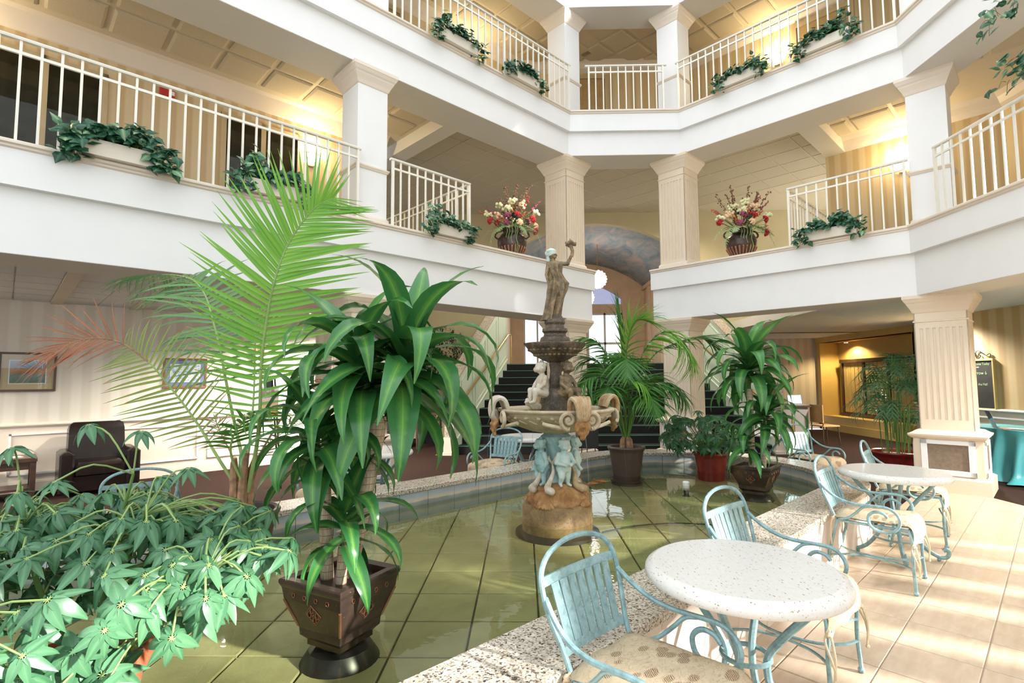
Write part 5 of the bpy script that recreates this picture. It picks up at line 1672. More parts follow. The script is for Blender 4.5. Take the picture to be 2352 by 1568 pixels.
m.build('shoot_stem', M['bark'], t, True)
for a, b_ in (((.105, .08, 1.40), (.09, .08, 1.58)), ((.228, .12, 1.41), (.25, .11, 1.60)), ((-.12, 0, 1.05), (-.14, 0, 1.26)), ((-.07, .02, 1.05), (-.06, .0, 1.14)), ((.032, -.065, .75), (.034, -.07, .86))): m = MB(); m.tube([a, b_], .015, 7); m.build('green_stem', M['stemgreen'], t, True)
rosette(t, (.06, .08, 1.58), (-.16, 0, 1), 32, .66, .60, 78, -12, 11)
rosette(t, (.27, .11, 1.60), (.20, -.05, 1), 36, .74, .72, 78, -12, 12)
rosette(t, (-.13, -.01, 1.24), (-.06, -.08, 1), 24, .46, .50, 75, -14, 13)
rosette(t, (-.06, .0, 1.17), (.15, -.06, 1), 10, .40, .46, 70, -15, 14)
rosette(t, (.034, -.07, .83), (0, -.05, 1), 17, .36, .46, 75, -25, 15)

t2 = thing('corn_plant', 'corn plant in a bronzed square pot at the far right of the pool', 'plant', (2.65, 6.16, 0), 0, 'corn plants in square pots')
square_pot(t2, .25, .56, .145, .225, R(-40))
m = MB(); m.lathe([(.20, .145), (.20, .16), (.15, .225), (.10, .24), (.10, .252)], n=32); m.build('pot_stand', M['blackpaint'], t2, True)
cane(t2, [(.088, 0, .50), (.10, 0, .7), (.117, 0, .936)], .034, .031)
cane(t2, [(-.034, 0, .50), (-.03, 0, 1.0), (-.029, 0, 1.40)], .036, .032)
for a, b_ in (((.117, 0, .93), (.12, -.03, 1.12)), ((-.029, 0, 1.39), (-.03, 0, 1.72)), ((-.034, 0, .5), (-.09, -.06, .75))): m = MB(); m.tube([a, b_], .016, 7); m.build('green_stem', M['stemgreen'], t2, True)
rosette(t2, (-.03, 0, 1.66), (.02, 0, 1), 38, .64, .72, 80, -15, 21)
rosette(t2, (.13, -.03, 1.12), (.12, -.1, 1), 26, .54, .62, 75, -12, 22)
rosette(t2, (-.10, -.08, .80), (-.1, -.1, 1), 16, .40, .50, 70, -30, 23)

# ------------------------------------------------------------------ palms
def pl_set(mat, w=.05):
    return [leaf_mesh('leaflet', 1.0, w * k, b, mat, 5, .35, 0, .75, i) for i, (k, b) in enumerate(((1, 25), (1.1, 45), (.9, 70), (1.0, 12)))]
PL = {k: pl_set(M[k], w) for k, w in (('palm', .052), ('palmmid', .05), ('palmdark', .072), ('palmdry', .040), ('palmhalf', .045), ('bamboo', .085))}
def frond(root, pts, n, lmax, mat, seed, start=.25, stemmat='palegreen', r=.010, droop=.25, sweep0=70, sweep1=28, side=None, lmin=.35, tilt=0.0):
    rnd = random.Random(seed)
    sp = spline(pts, 8); N = len(sp)
    m = MB(); m.tube(sp, [r * (1 - .85 * i / (N - 1)) + .0015 for i in range(N)], 6)
    fr = m.build('frond', M[stemmat], root, True)
    S = PL[mat]
    for i in range(n):
        t = start + (1 - start) * (i / (n - 1)) ** .95
        k = min(int(t * (N - 1)), N - 2); q = t * (N - 1) - k
        p = sp[k].lerp(sp[k + 1], q); T = (sp[min(k + 2, N - 1)] - sp[max(k - 1, 0)]).normalized()
        sd = side.copy() if side is not None else T.cross(Vector((0, 0, 1)))
        if sd.length < .1: sd = Vector((1, 0, 0))
        sd = (sd - T * sd.dot(T)).normalized()
        nz = sd.cross(T)
        if nz.z < 0 and side is None: nz = -nz
        prof = (lmin + (1 - lmin) * math.sin(math.pi * min(1, (t - start) / (1 - start) * .93 + .12)) ** .7)
        ang = R(sweep0 + (sweep1 - sweep0) * ((t - start) / (1 - start)) + rnd.uniform(-4, 4))
        for s_ in (-1, 1):
            d = T * math.cos(ang) + sd * s_ * math.sin(ang) + nz * .18 + Vector((0, 0, -droop * rnd.uniform(.3, 1)))
            L = lmax * prof * rnd.uniform(.9, 1.06)
            link('leaflet', S[rnd.choice((0, 0, 1, 3) if droop < .3 else (0, 1, 2))], fr, basis(d, nz + sd * s_ * -.2 + Vector((0, -.5, 0)) * (tilt), p, L))
    return fr
V = Vector
t = thing('parlor_palm', 'tall palm with browning fronds in a round brown pot at the left of the pool', 'plant', (-2.11, 3.97, 0))
round_pot(t, .145, .60, .17, .262, M['brownpot'], False)
FRN = {'bright': [(0.064, -0.03, 0.726), (0.14, -0.07, 1.083), (0.185, -0.13, 1.342), (0.221, -0.2, 1.658), (0.276, -0.25, 1.969), (0.354, -0.3, 2.274), (0.465, -0.33, 2.533), (0.639, -0.35, 2.76), (0.777, -0.35, 2.837)],
 'bright2': [(0.015, 0.0, 0.752), (0.027, 0.05, 1.134), (0.019, 0.1, 1.464), (-0.007, 0.15, 1.807), (-0.033, 0.2, 2.091)],
 'grey': [(0.006, 0.05, 0.726), (-0.043, 0.07, 0.967), (-0.101, 0.1, 1.13), (-0.196, 0.15, 1.396), (-0.318, 0.2, 1.812), (-0.408, 0.25, 2.029), (-0.511, 0.3, 2.253), (-0.647, 0.35, 2.391), (-0.883, 0.45, 2.462), (-1.184, 0.55, 2.481), (-1.436, 0.6, 2.466)],
 'dry': [(-0.035, 0.0, 0.752), (-0.173, -0.03, 0.983), (-0.318, -0.05, 1.227), (-0.476, -0.1, 1.472), (-0.646, -0.15, 1.698), (-0.793, -0.2, 1.824), (-0.931, -0.25, 1.863), (-1.078, -0.3, 1.835), (-1.216, -0.35, 1.741)],
 'dead1': [(-0.039, 0.1, 0.765), (0.097, 0.15, 1.056), (0.24, 0.2, 1.323), (0.355, 0.25, 1.493), (0.477, 0.25, 1.563), (0.567, 0.25, 1.492)],
 'dead2': [(-0.065, 0.15, 0.755), (-0.203, 0.2, 0.983), (-0.325, 0.25, 1.149), (-0.383, 0.25, 1.288)],
 'low1': [(0.047, 0.0, 0.784), (0.197, -0.05, 1.016), (0.346, -0.1, 1.196), (0.525, -0.15, 1.31)],
 'low2': [(0.041, -0.05, 0.778), (-0.009, -0.15, 1.031), (0.06, -0.2, 1.207), (0.224, -0.25, 1.333), (0.402, -0.3, 1.365)]}
frond(t, FRN['bright'], 44, .66, 'palm', 1, .34, r=.014, droop=.10, side=V((1, .25, -.25)), sweep0=78, sweep1=30)
frond(t, FRN['bright2'], 20, .50, 'palm', 2, .30, r=.010, droop=.15, side=V((1, .1, 0)), sweep0=80, sweep1=40)
frond(t, FRN['grey'], 46, .62, 'palmmid', 3, .34, r=.013, droop=.35, sweep0=75, sweep1=25, side=V((.9, .5, .1)))
f_ = frond(t, FRN['dry'][:6], 26, .44, 'palmhalf', 4, .30, r=.012, droop=.05, side=V((.55, .2, .8)), sweep0=72, sweep1=60)
frond(t, FRN['dry'][4:], 15, .40, 'palmdry', 5, .25, 'palmtrunk', r=.006, droop=.12, side=V((-.1, .3, 1)), sweep0=55, sweep1=12, lmin=.7)
frond(t, FRN['dead1'], 24, .34, 'palmdry', 6, .45, 'palmtrunk', r=.008, droop=.75, sweep0=60, sweep1=25)
frond(t, FRN['dead2'], 12, .30, 'palmdry', 7, .4, 'palmtrunk', r=.006, droop=.6)
frond(t, FRN['low1'], 16, .36, 'palmmid', 8, .3, droop=.3, r=.008)
frond(t, FRN['low2'], 20, .40, 'palmdark', 9, .3, droop=.3, r=.008)
m = MB()
for q in range(6):
    a = q * 1.05; b0 = V((.055 * math.cos(a), .05 * math.sin(a), .54)); m.tube(spline([b0, b0 * 1.1 + V((0, 0, .2)), V((.02, 0, .2)) + b0 * 1.1 + V((.03 * math.cos(a), .03 * math.sin(a), .15 + .04 * (q % 3)))], 4), [.040, .038, .036, .034, .032, .03, .027, .024, .02], 8)
m.build('trunk_sheath', M['palmtrunk'], t, True)

t = thing('parlor_palm', 'green palm in a round brown pot at the back of the pool', 'plant', (1.36, 7.06, 0))
round_pot(t, .20, .665, .165, .235, M['brownpot'], True)
m = MB(); m.lathe([(.20, .145), (.20, .20)], n=28); m.build('pot_stand', M['brownpot'], t)
CP = {'a': [(0.013, 0.01, 0.748), (0.041, 0.01, 1.258), (-0.03, 0.01, 1.948), (-0.094, 0.01, 2.501)], 'b': [(0.03, 0.01, 0.747), (0.09, -0.04, 1.373), (0.263, -0.09, 1.94), (0.525, -0.19, 2.157), (0.738, -0.29, 1.924), (0.798, -0.34, 1.73)],
 'c': [(0.013, 0.01, 0.748), (0.111, 0.06, 1.371), (0.423, 0.11, 1.862), (0.777, 0.11, 2.035), (1.07, 0.11, 2.092), (1.24, 0.11, 1.973)], 'd': [(-0.01, 0.01, 0.748), (-0.1, 0.01, 1.373), (-0.289, 0.01, 1.95), (-0.518, 0.01, 2.097), (-0.75, 0.01, 2.011)],
 'e': [(-0.01, 0.01, 0.748), (-0.149, -0.09, 1.207), (-0.382, -0.19, 1.547), (-0.617, -0.29, 1.493), (-0.787, -0.34, 1.413)], 'f': [(0.021, -0.04, 0.781), (0.111, -0.19, 1.21), (0.315, -0.29, 1.46), (0.532, -0.39, 1.433), (0.647, -0.44, 1.299)],
 'g': [(0.013, 0.01, 0.776), (-0.03, -0.09, 1.488), (0.029, -0.14, 2.052), (0.137, -0.19, 2.301), (0.348, -0.24, 2.266)], 'h': [(-0.013, -0.04, 0.781), (-0.11, -0.19, 1.212), (-0.023, -0.34, 1.49), (0.118, -0.44, 1.49), (0.209, -0.49, 1.33)], 'i': [(-0.004, 0.01, 0.776), (-0.139, 0.11, 1.429), (-0.322, 0.21, 1.783), (-0.5, 0.21, 1.785)]}
for k, (n, L, st_, dr, mt) in {'a': (26, .62, .42, .0, 'palmdark'), 'b': (36, .66, .32, .5, 'palm'), 'c': (34, .52, .40, .25, 'palmdark'), 'd': (30, .48, .40, .35, 'palmdark'), 'e': (28, .48, .38, .4, 'palmdark'), 'f': (28, .54, .32, .45, 'palmdark'), 'g': (34, .60, .36, .2, 'palm'), 'h': (28, .48, .32, .5, 'palm'), 'i': (24, .50, .38, .3, 'palmdark')}.items():
    frond(t, CP[k], n, L * 1.05, mt, ord(k), st_, r=.011, droop=dr, sweep0=22 if k == 'a' else 65, sweep1=10 if k == 'a' else 25, stemmat='stemgreen')
m = MB()
for q, (a, reach, top) in enumerate(((.4, .50, 1.55), (2.6, .52, 1.60), (-1.2, .55, 1.30), (-2.2, .50, 1.40), (-.5, .62, 1.45), (3.6, .60, 1.30), (1.6, .45, 1.85), (-1.7, .40, 1.75))):
    c_, s_ = math.cos(a), math.sin(a)
    frond(t, [V((.02 * c_, .02 * s_, .74)), V((.25 * reach * c_, .25 * reach * s_, .5 * (top + .8))), V((.6 * reach * c_, .6 * reach * s_, top)), V((reach * c_, reach * s_, top + .02)), V((1.3 * reach * c_, 1.3 * reach * s_, top - .22))], 24, .46, 'palmdark', q + 200, .36, r=.010, droop=.35, stemmat='stemgreen')
for q in range(5):
    a = q * 1.26; b0 = V((.06 * math.cos(a), .05 * math.sin(a), .60)); m.tube([b0, b0 * .9 + V((0, 0, .2)), b0 * .6 + V((0, 0, .42))], [.034, .03, .018], 8)
m.build('trunk_sheath', M['palmtrunk'], t, True)

t = thing('bamboo_palm', 'feathery bamboo palm in a wide red pot beside the right fluted column', 'plant', (6.02, 8.72, 0))
round_pot(t, 0, .36, .24, .36, M['redpot'], False)
rnd = random.Random(33)
m = MB()
for q in range(12):
    a = q * 2.4; r_ = .05 + .16 * (q / 12) ** .5
    m.tube([(r_ * math.cos(a), r_ * math.sin(a), .30), (r_ * 1.15 * math.cos(a), r_ * 1.15 * math.sin(a), 1.0 + .05 * (q % 4))], .008, 6)
m.build('bamboo_stem', M['stemgreen'], t, True)
for q in range(34):
    a = q * 2.4 + .4; z = .75 + 1.05 * rnd.random(); r_ = .12
    reach = .55 - .20 * (z - 1.05) + rnd.uniform(-.06, .1)
    p0 = V((r_ * math.cos(a), r_ * math.sin(a), z - .35)); p1 = V((.3 * reach * math.cos(a), .3 * reach * math.sin(a), z)); p2 = V((.7 * reach * math.cos(a), .7 * reach * math.sin(a), z + .18)); p3 = V((1.15 * reach * math.cos(a), 1.15 * reach * math.sin(a), z + .05 * rnd.uniform(-1, 1)))
    frond(t, [p0, p1, p2, p3], 9, .30, 'bamboo', q + 50, .40, 'stemgreen', .006, .35, 65, 30, lmin=.6)

# ------------------------------------------------------------------ umbrella plants (schefflera)
def scheff(root, umbels, Ls, mats, seed, limit=300, nl=(7, 9), light=None):
    rnd = random.Random(seed)
    me = [leaf_mesh('leaflet', 1.0, .37, b, M[mats], 6, .16, .05, .9, i) for i, b in enumerate((18, 35, 55, 8))]
    items = []
    pet = MB()
    for (c, nrm, sc) in umbels:
        c = V(c); nrm = V(nrm).normalized()
        A = nrm.orthogonal().normalized(); B = nrm.cross(A); k = rnd.randint(*nl); a0 = rnd.random() * 6.28
        for q in range(k):
            a = a0 + 6.283 * q / k + rnd.uniform(-.12, .12)
            rd = A * math.cos(a) + B * math.sin(a)
            dr = rnd.uniform(.15, .62)
            d = (rd * math.cos(dr) - nrm * math.sin(dr) + V((0, 0, -.18))).normalized()
            L = Ls * sc * rnd.uniform(.82, 1.1)
            p = c + rd * .010 * sc
            items.append((me[rnd.randrange(4)], basis(d, nrm, p, L, L * rnd.uniform(.85, 1.05))))
            pet.tube([c, p], .0014, 4)
    # show the ones that face the camera side first
    camp = V((0, 0, 1.55)) - root.location
    items.sort(key=lambda it: (it[1].translation - camp).length)
    for me_, Mx in items[:limit]: link('leaflet', me_, root, Mx)
    if items[limit:]:
        o = link('foliage', join_mesh('foliage', items[limit:], M[mats]), root); o['kind'] = 'stuff'
    return pet
t = thing('umbrella_plant', 'wide umbrella plant in a terracotta pot, filling the near corner of the pool', 'plant', (-1.63, 2.0, 0), 0, 'umbrella plants')
m = MB(); m.lathe([(.13, .145), (.14, .16), (.185, .48), (.21, .485), (.215, .545), (.195, .55), (.185, .50)], n=36); m.build('pot_body', M['orangepot'], t, True)
m = MB(); m.lathe([(.001, .51), (.19, .51)], n=24, cap=False); m.build('soil', M['soil'], t)
rnd = random.Random(77)
U = []
tries = 0
while len(U) < 300 and tries < 20000:
    tries += 1
    a = rnd.uniform(0, 6.283); b_ = math.asin(rnd.uniform(-.75, 1)); rr = rnd.uniform(.5, 1) ** .6
    p = V((.78 * rr * math.cos(b_) * math.cos(a), .60 * rr * math.cos(b_) * math.sin(a) - .02, .80 + .30 * rr * math.sin(b_)))
    p.z -= .16 * max(0, -p.y / .6) - .09 * max(0, p.y / .6)
    if p.x < -.72 or (p.x > .28 and p.z < .55 + (p.x - .28) * .75): continue
    if all((p - q[0]).length > .066 for q in U):
        nrm = V((p.x * .8 + rnd.uniform(-.35, .35), p.y * .9 - .3 + rnd.uniform(-.3, .3), .55 + (p.z - .8)))
        U.append((p, nrm, rnd.uniform(.85, 1.2)))
for p in ((.36, .0, 1.22), (-.33, .0, 1.30), (-.1, .08, 1.38), (.10, .1, 1.35), (-.02, -.15, 1.20), (.22, .05, 1.18), (-.2, -.1, 1.15)):
    U.append((V(p), V((rnd.uniform(-.3, .3), -.3, 1)), rnd.uniform(.7, 1.0)))
pet = scheff(t, U, .100, 'schefflera', 5)
o = pet.build('petiole_tips', M['palegreen'], t); o['kind'] = 'stuff'
m = MB()
stems = [[(0.02, 0, .5), (.12, -.02, .8), (.2, .0, 1.05)], [(-.03, .02, .5), (-.2, 0, .8), (-.30, .02, 1.12)], [(0, .03, .5), (.0, .1, .85), (.06, .12, 1.18)], [(.03, -.03, .5), (.3, -.1, .65), (.48, -.08, .85)], [(-.02, -.03, .5), (-.1, -.3, .62), (-.15, -.42, .75)], [(-.05, 0, .5), (-.4, -.1, .65), (-.6, -.1, .85)]]
spts = []
for s_ in stems: q = spline(s_, 6); spts += q[4:]; m.tube(q, [.012 - .007 * i / len(q) for i in range(len(q))], 7)
m.build('stem', M['stemgreen'], t, True)
m = MB()
for (c, nrm, sc) in U:
    b_ = min(spts, key=lambda q: (q - c).length); mid = b_.lerp(c, .55) + V((0, 0, .05)); m.tube(spline([b_, mid, c], 3), .0034, 5)
o = m.build('leaf_stalks', M['palegreen'], t, True); o['kind'] = 'stuff'

t = thing('umbrella_plant', 'dark umbrella plant in a red pot at the back of the pool', 'plant', (2.55, 7.32, 0), 0, 'umbrella plants')
round_pot(t, .145, .545, .16, .225, M['redpot'], False)
U = []
rnd = random.Random(9)
tries = 0
while len(U) < 64 and tries < 5000:
    tries += 1
    a = rnd.uniform(0, 6.283); b_ = math.asin(rnd.uniform(-.7, 1)); rr = rnd.uniform(.6, 1) ** .5
    p = V((-.12 + .56 * rr * math.cos(b_) * math.cos(a), .45 * rr * math.cos(b_) * math.sin(a), .80 + .30 * rr * math.sin(b_)))
    if all((p - q[0]).length > .10 for q in U): U.append((p, V((p.x, p.y - .3, .6 + p.z - .8)), rnd.uniform(.85, 1.2)))
pet = scheff(t, U, .125, 'scheffdark', 15, 200)
m = MB()
for (c, nrm, sc) in U: m.tube(spline([V((c.x * .1, c.y * .1, .5)), c * .6 + V((0, 0, .28)), c], 3), .0045, 4)
o = m.build('leaf_stalks', M['stemgreen'], t, True); o['kind'] = 'stuff'

# dark fig tree by the stairs
t = thing('fig_tree', 'dark leafy fig tree in the shade to the left of the stairs', 'tree', (-2.25, 13.1, 0))
m = MB(); m.lathe([(.18, 0), (.24, .36), (.26, .38), (.22, .38)], n=24); m.build('pot_body', M['blackpaint'], t, True)
m = MB()
for q in range(6):
    a = q * 1.05; m.tube(spline([(.02 * math.cos(a), .02 * math.sin(a), .3), (.06 * math.cos(a), .06 * math.sin(a), 1.2), (.35 * math.cos(a), .3 * math.sin(a), 1.9 + .1 * q)], 5), [.028 - .0015 * i for i in range(11)], 6)
m.build('trunk', M['bark'], t, True)
fm = leaf_mesh('leaf', 1.0, .42, 25, M['ficus'], 3, .15, 0, .9, 1)
rnd = random.Random(4); it = []
for q in range(1500):
    a = rnd.uniform(0, 6.283); b_ = math.asin(rnd.uniform(-.9, 1)); rr = rnd.uniform(.3, 1) ** .5
    p = V((.82 * rr * math.cos(b_) * math.cos(a) + .25, .6 * rr * math.cos(b_) * math.sin(a), 2.05 + .85 * rr * math.sin(b_)))
    it.append((fm, basis(V((rnd.uniform(-1, 1), rnd.uniform(-1, 1), rnd.uniform(-.8, .3))), V((0, -.3, 1)), p, .105)))
for me_, Mx in it[:300]: link('leaf', me_, t, Mx)
o = link('foliage', join_mesh('foliage', it[300:], M['ficus']), t); o['kind'] = 'stuff'

# ------------------------------------------------------------------ ivy boxes on the balconies
def ivy_leaf(mat, seed):
    v = [(0, 0, 0), (.18, .34, .03), (.45, .42, 0), (.62, .24, -.05), (1, 0, -.16), (.62, -.24, -.05), (.45, -.42, 0), (.18, -.34, .03), (.45, 0, .07)]
    f = [(0, 1, 8), (1, 2, 8), (2, 3, 8), (3, 4, 8), (4, 5, 8), (5, 6, 8), (6, 7, 8), (7, 0, 8)]
    me = bpy.data.meshes.new('leaf'); me.from_pydata(v, [], f); me.materials.append(mat)
    ul = me.uv_layers.new(name='uv'); ul.data.foreach_set('uv', [c for l in me.loops for c in (.5 + v[l.vertex_index][1], v[l.vertex_index][0])])
    me.polygons.foreach_set('use_smooth', [True] * len(f))
    return me
IV = [ivy_leaf(M['ivy'], 0), ivy_leaf(M['ivyvar'], 1)]
def ivy_box(u0, u1, v, z, ang_frame, n, seed, label, size=.10, tall=None, pale=.15, box=True, trail=.25):
    """planter along the frame's x from u0 to u1, front at v"""
    rnd = random.Random(seed)
    L = u1 - u0
    root = thing('ivy_planter', label, 'planter', (ang_frame @ V(((u0 + u1) / 2, v, z)))[:], math.atan2((ang_frame.to_3x3() @ V((1, 0, 0))).y, (ang_frame.to_3x3() @ V((1, 0, 0))).x), 'ivy boxes on the balconies')
    if box:
        m = MB()
        m.rings([[(-L / 2 + .0, -.0, 0), (L / 2, -.0, 0), (L / 2, .13, 0), (-L / 2, .13, 0)], [(-L / 2 - .006, -.006, .15), (L / 2 + .006, -.006, .15), (L / 2 + .006, .136, .15), (-L / 2 - .006, .136, .15)], [(-L / 2 + .008, .008, .15), (L / 2 - .008, .008, .15), (L / 2 - .008, .122, .15), (-L / 2 + .008, .122, .15)], [(-L / 2 + .01, .01, .125), (L / 2 - .01, .01, .125), (L / 2 - .01, .12, .125), (-L / 2 + .01, .12, .125)]], True, True, True)
        m.build('planter_box', M['planter'], root)
    hump = [(rnd.uniform(-.5, .5) * L, rnd.uniform(.10, .26)) for _ in range(4)] if tall is None else tall
    vm = MB()
    n = int(n * 2.9) if box else n
    if box and tall: tall = [(a_ * 1.0, b_ * 1.45) for a_, b_ in tall]
    for i in range(n):
        r_ = rnd.random()
        if r_ < trail:      # runners hanging over the ends and front
            e = rnd.choice((-1, 1)); x = e * (L / 2 + rnd.uniform(-.08, .14)); y = rnd.uniform(-.08, .08); zz = rnd.uniform(-.03, .22)
        else:
            x = rnd.gauss(0, .27) * L; x = max(-L * .56, min(L * .56, x)); h = .05
            for hx, hh in hump: h = max(h, hh * math.exp(-((x - hx) / .13) ** 2))
            y = rnd.uniform(-.07, .16); zz = .15 + h * rnd.random() ** .6
        d = V((rnd.uniform(-1, 1), rnd.uniform(-1, .3), rnd.uniform(-.9, .4)))
        s_ = size * rnd.uniform(.7, 1.25)
        link('leaf', IV[1 if rnd.random() < pale else 0], root, basis(d, V((rnd.uniform(-.5, .5), -.9, .8)), (x, y, zz), s_))
        if i % 4 == 0: vm.tube(spline([(x * .8, .065, .13), (x * .95, (y + .065) / 2, (zz + .16) / 2 + .03), (x, y, zz)], 2), .003, 4)
    o = vm.build('vines', M['stemgreen'], root); o['kind'] = 'stuff'
    return root
RR = Matrix.Rotation(R(-45), 4, 'Z')   # frame of the right gallery: x runs toward the camera side, y away from the atrium
def rframe(v): return -v
LV = 6.13
ivy_box(.378, 1.008, LV, 3.668, RUV, 150, 1, 'ivy planter at the far left of the second floor balcony, the largest', .105, [(-.2, .16), (-.05, .18), (.15, .22), (.28, .15)])
ivy_box(1.815, 2.476, LV, 3.668, RUV, 130, 2, 'ivy planter on the long left balcony just above the tall palm frond', .095, [(-.22, .33), (.05, .14), (.2, .17)])
ivy_box(4.345, 5.017, LV, 3.668, RUV, 120, 3, 'ivy planter on the short second floor railing left of the left flower urn', .09, [(-.25, .30), (-.05, .15), (.25, .14)], .4)
ivy_box(4.447, 5.187, LV, 6.678, RUV, 110, 4, 'ivy planter on the top floor left railing, the upper of its two', .095, [(-.25, .30), (0, .18), (.2, .14)], .3)
ivy_box(5.916, 6.612, LV, 6.678, RUV, 95, 5, 'ivy planter on the top floor left railing beside the back column', .09, [(-.2, .16), (.05, .14), (.25, .12)], .2)
# right gallery: local x = -v direction, y = +u
def on_right(v0, v1, z, n, seed, label, size, tall, pale=.15):
    F_ = RUV @ Matrix.Rotation(R(-90), 4, 'Z')
    return ivy_box(-v1, -v0, 8.93, z, F_, n, seed, label, size, tall, pale)
on_right(3.234, 3.933, 6.678, 105, 6, 'ivy planter on the top floor right railing under the lit sconce', .09, [(-.1, .14), (.25, .22)])
on_right(1.933, 2.592, 6.678, 130, 7, 'ivy planter on the top floor right railing, the one nearer the frame edge', .09, [(-.15, .18), (.1, .2), (.28, .36)])
on_right(1.971, 2.655, 3.668, 120, 8, 'ivy planter on the short second floor railing right of the right flower urn', .09, [(-.2, .16), (.15, .24)])
F_ = Matrix.Translation((0, 0, 0)) @ Matrix.Rotation(R(-90), 4, 'Z')
ivy_box(-5.66, -5.40, 5.27, 4.64, F_, 36, 9, 'lower ivy spray over the second floor railing at the right edge', .12, [(0, .25)], .2, False, .1)
ivy_box(-5.75, -5.48, 5.27, 5.42, F_, 34, 10, 'upper ivy spray at the right edge, hanging below the top floor', .11, [(0, .3)], .4, False, .6)
# ------------------------------------------------------------------ flower urns
def urn(loc, seed, label, blabel):
    t = thing('urn', label, 'urn', loc, 0, 'bronzed urns on the balcony')
    k = .98
    m = MB(); m.lathe([(.12, 0), (.16, .02), (.215, .10), (.25, .20), (.262, .28), (.25, .35), (.20, .40), (.155, .43), (.15, .46), (.17, .50), (.19, .525), (.175, .53), (.14, .47)], n=36); m.build('urn_body', M['bronzepot'], t, True)
    m = MB()
    for q in range(24):
        a = 6.283 * q / 24; m.limb((.165 * math.cos(a), .165 * math.sin(a), .03), (.245 * math.cos(a), .245 * math.sin(a), .175), .014, .017, 6)
    m.build('gadroon_band', M['copper'], t, True)
    for s_ in (-1, 1):
        m = MB(); m.tube(spline([(s_ * .245, 0, .35), (s_ * .30, 0, .40), (s_ * .27, 0, .47), (s_ * .18, 0, .50)], 4), .016, 7); m.build('handle', M['bronzepot'], t, True)
    b_ = thing('bouquet', blabel, 'flowers', (loc[0], loc[1], loc[2] + .48), 0, 'dried and silk flower arrangements')
    rnd = random.Random(seed)
    H = .42
    stems = MB()
    def head(u, w, r_, mats, name, petals):
        a, e = u, w
        p = V((math.cos(a) * math.cos(e) * r_ * 1.08, math.sin(a) * math.cos(e) * r_ * .8, .10 + math.sin(e) * r_ * .95))
        m = MB()
        n = p - V((0, 0, .05)); n.normalize()
        if petals == 'puff':
            for q in range(16): m.ball(p + V((rnd.gauss(0, .035), rnd.gauss(0, .035), rnd.gauss(0, .028))), .027, 6, 4)
        elif petals == 'rose':
            for ring, (rad_, lift) in enumerate(((.05, 0), (.036, .018), (.018, .03))):
                A = n.orthogonal().normalized(); B = n.cross(A)
                for q in range(6): an = 6.283 * q / 6 + ring; m.ball(p + (A * math.cos(an) + B * math.sin(an)) * rad_ + n * lift, .026, 6, 4, (1, 1, .7))
        elif petals == 'spike':
            for q in range(12): m.ball(p + n * (.018 * q - .08) + V((rnd.gauss(0, .012), rnd.gauss(0, .012), 0)), .019 - .0008 * q, 5, 4)
        m.build(name, M[mats], b_, True)
        stems.tube([V((0, 0, -.02)), p * .5, p], .005, 4)
    spec = [(-1.2, .45, .33, 'redflower', 'rose'), (-2.6, .15, .42, 'redflower', 'rose'), (-.55, .2, .40, 'redflower', 'rose'), (-.4, -.35, .42, 'redflower', 'rose'), (-1.7, .5, .33, 'mauve', 'rose'), (-1.9, .05, .30, 'mauve', 'rose'),
            (-1.2, .1, .30, 'peachflower', 'rose'), (-.3, -.12, .40, 'peachflower', 'rose'), (-2.3, .85, .44, 'creamflower', 'puff'), (-.35, .40, .46, 'creamflower', 'puff'), (-2.75, .32, .46, 'creamflower', 'puff'), (-1.8, .8, .36, 'creamflower', 'puff'), (-.9, .85, .44, 'peachflower', 'puff'),
            (-1.45, .7, .30, 'orangeflower', 'spike'), (-2.1, .3, .32, 'orangeflower', 'spike'), (-1.0, .4, .30, 'orangeflower', 'spike'), (-2.7, .55, .46, 'mauve', 'spike'), (-.2, .75, .52, 'mauve', 'spike'), (-2.9, .45, .50, 'orangeflower', 'spike'), (-.6, .95, .5, 'redflower', 'spike'),
            (1.5, .6, .4, 'creamflower', 'puff'), (2.3, .4, .4, 'redflower', 'rose'), (.8, .4, .4, 'mauve', 'rose'), (.3, .6, .42, 'orangeflower', 'spike'), (-1.5, 1.1, .46, 'creamflower', 'puff'), (-2.35, .45, .36, 'peachflower', 'puff')]
    for u, w, r_, mt, kind in spec: head(u + rnd.uniform(-.12, .12), w + rnd.uniform(-.06, .06), r_, mt, {'puff': 'hydrangea', 'rose': 'rose', 'spike': 'flower_spike'}[kind], kind)
    for q in range(14):      # dried twigs standing up
        a = rnd.uniform(0, 6.283); e = rnd.uniform(.75, 1.4); r_ = rnd.uniform(.55, .82)
        tip = V((math.cos(a) * math.cos(e) * r_, math.sin(a) * math.cos(e) * r_, .05 + math.sin(e) * r_))
        m = MB(); sp = spline([V((0, 0, 0)), tip * .5 + V((rnd.uniform(-.04, .04), 0, .03)), tip], 5); m.tube(sp, .004, 4)
        for p in sp[4:]:
            for _ in range(3): m.ball(p + V((rnd.gauss(0, .018), rnd.gauss(0, .018), rnd.gauss(0, .018))), .013, 5, 4)
        m.build('dried_twig', M['dried'], b_)
    fm = [leaf_mesh('fern_leaflet', 1, .30, 20, M['fern'], 3, .15)]
    PLf = [leaf_mesh('leaflet', 1.0, .22, 30, M['fern'], 3, .2, 0, .8, q) for q in range(4)]
    PL['fern'] = PLf
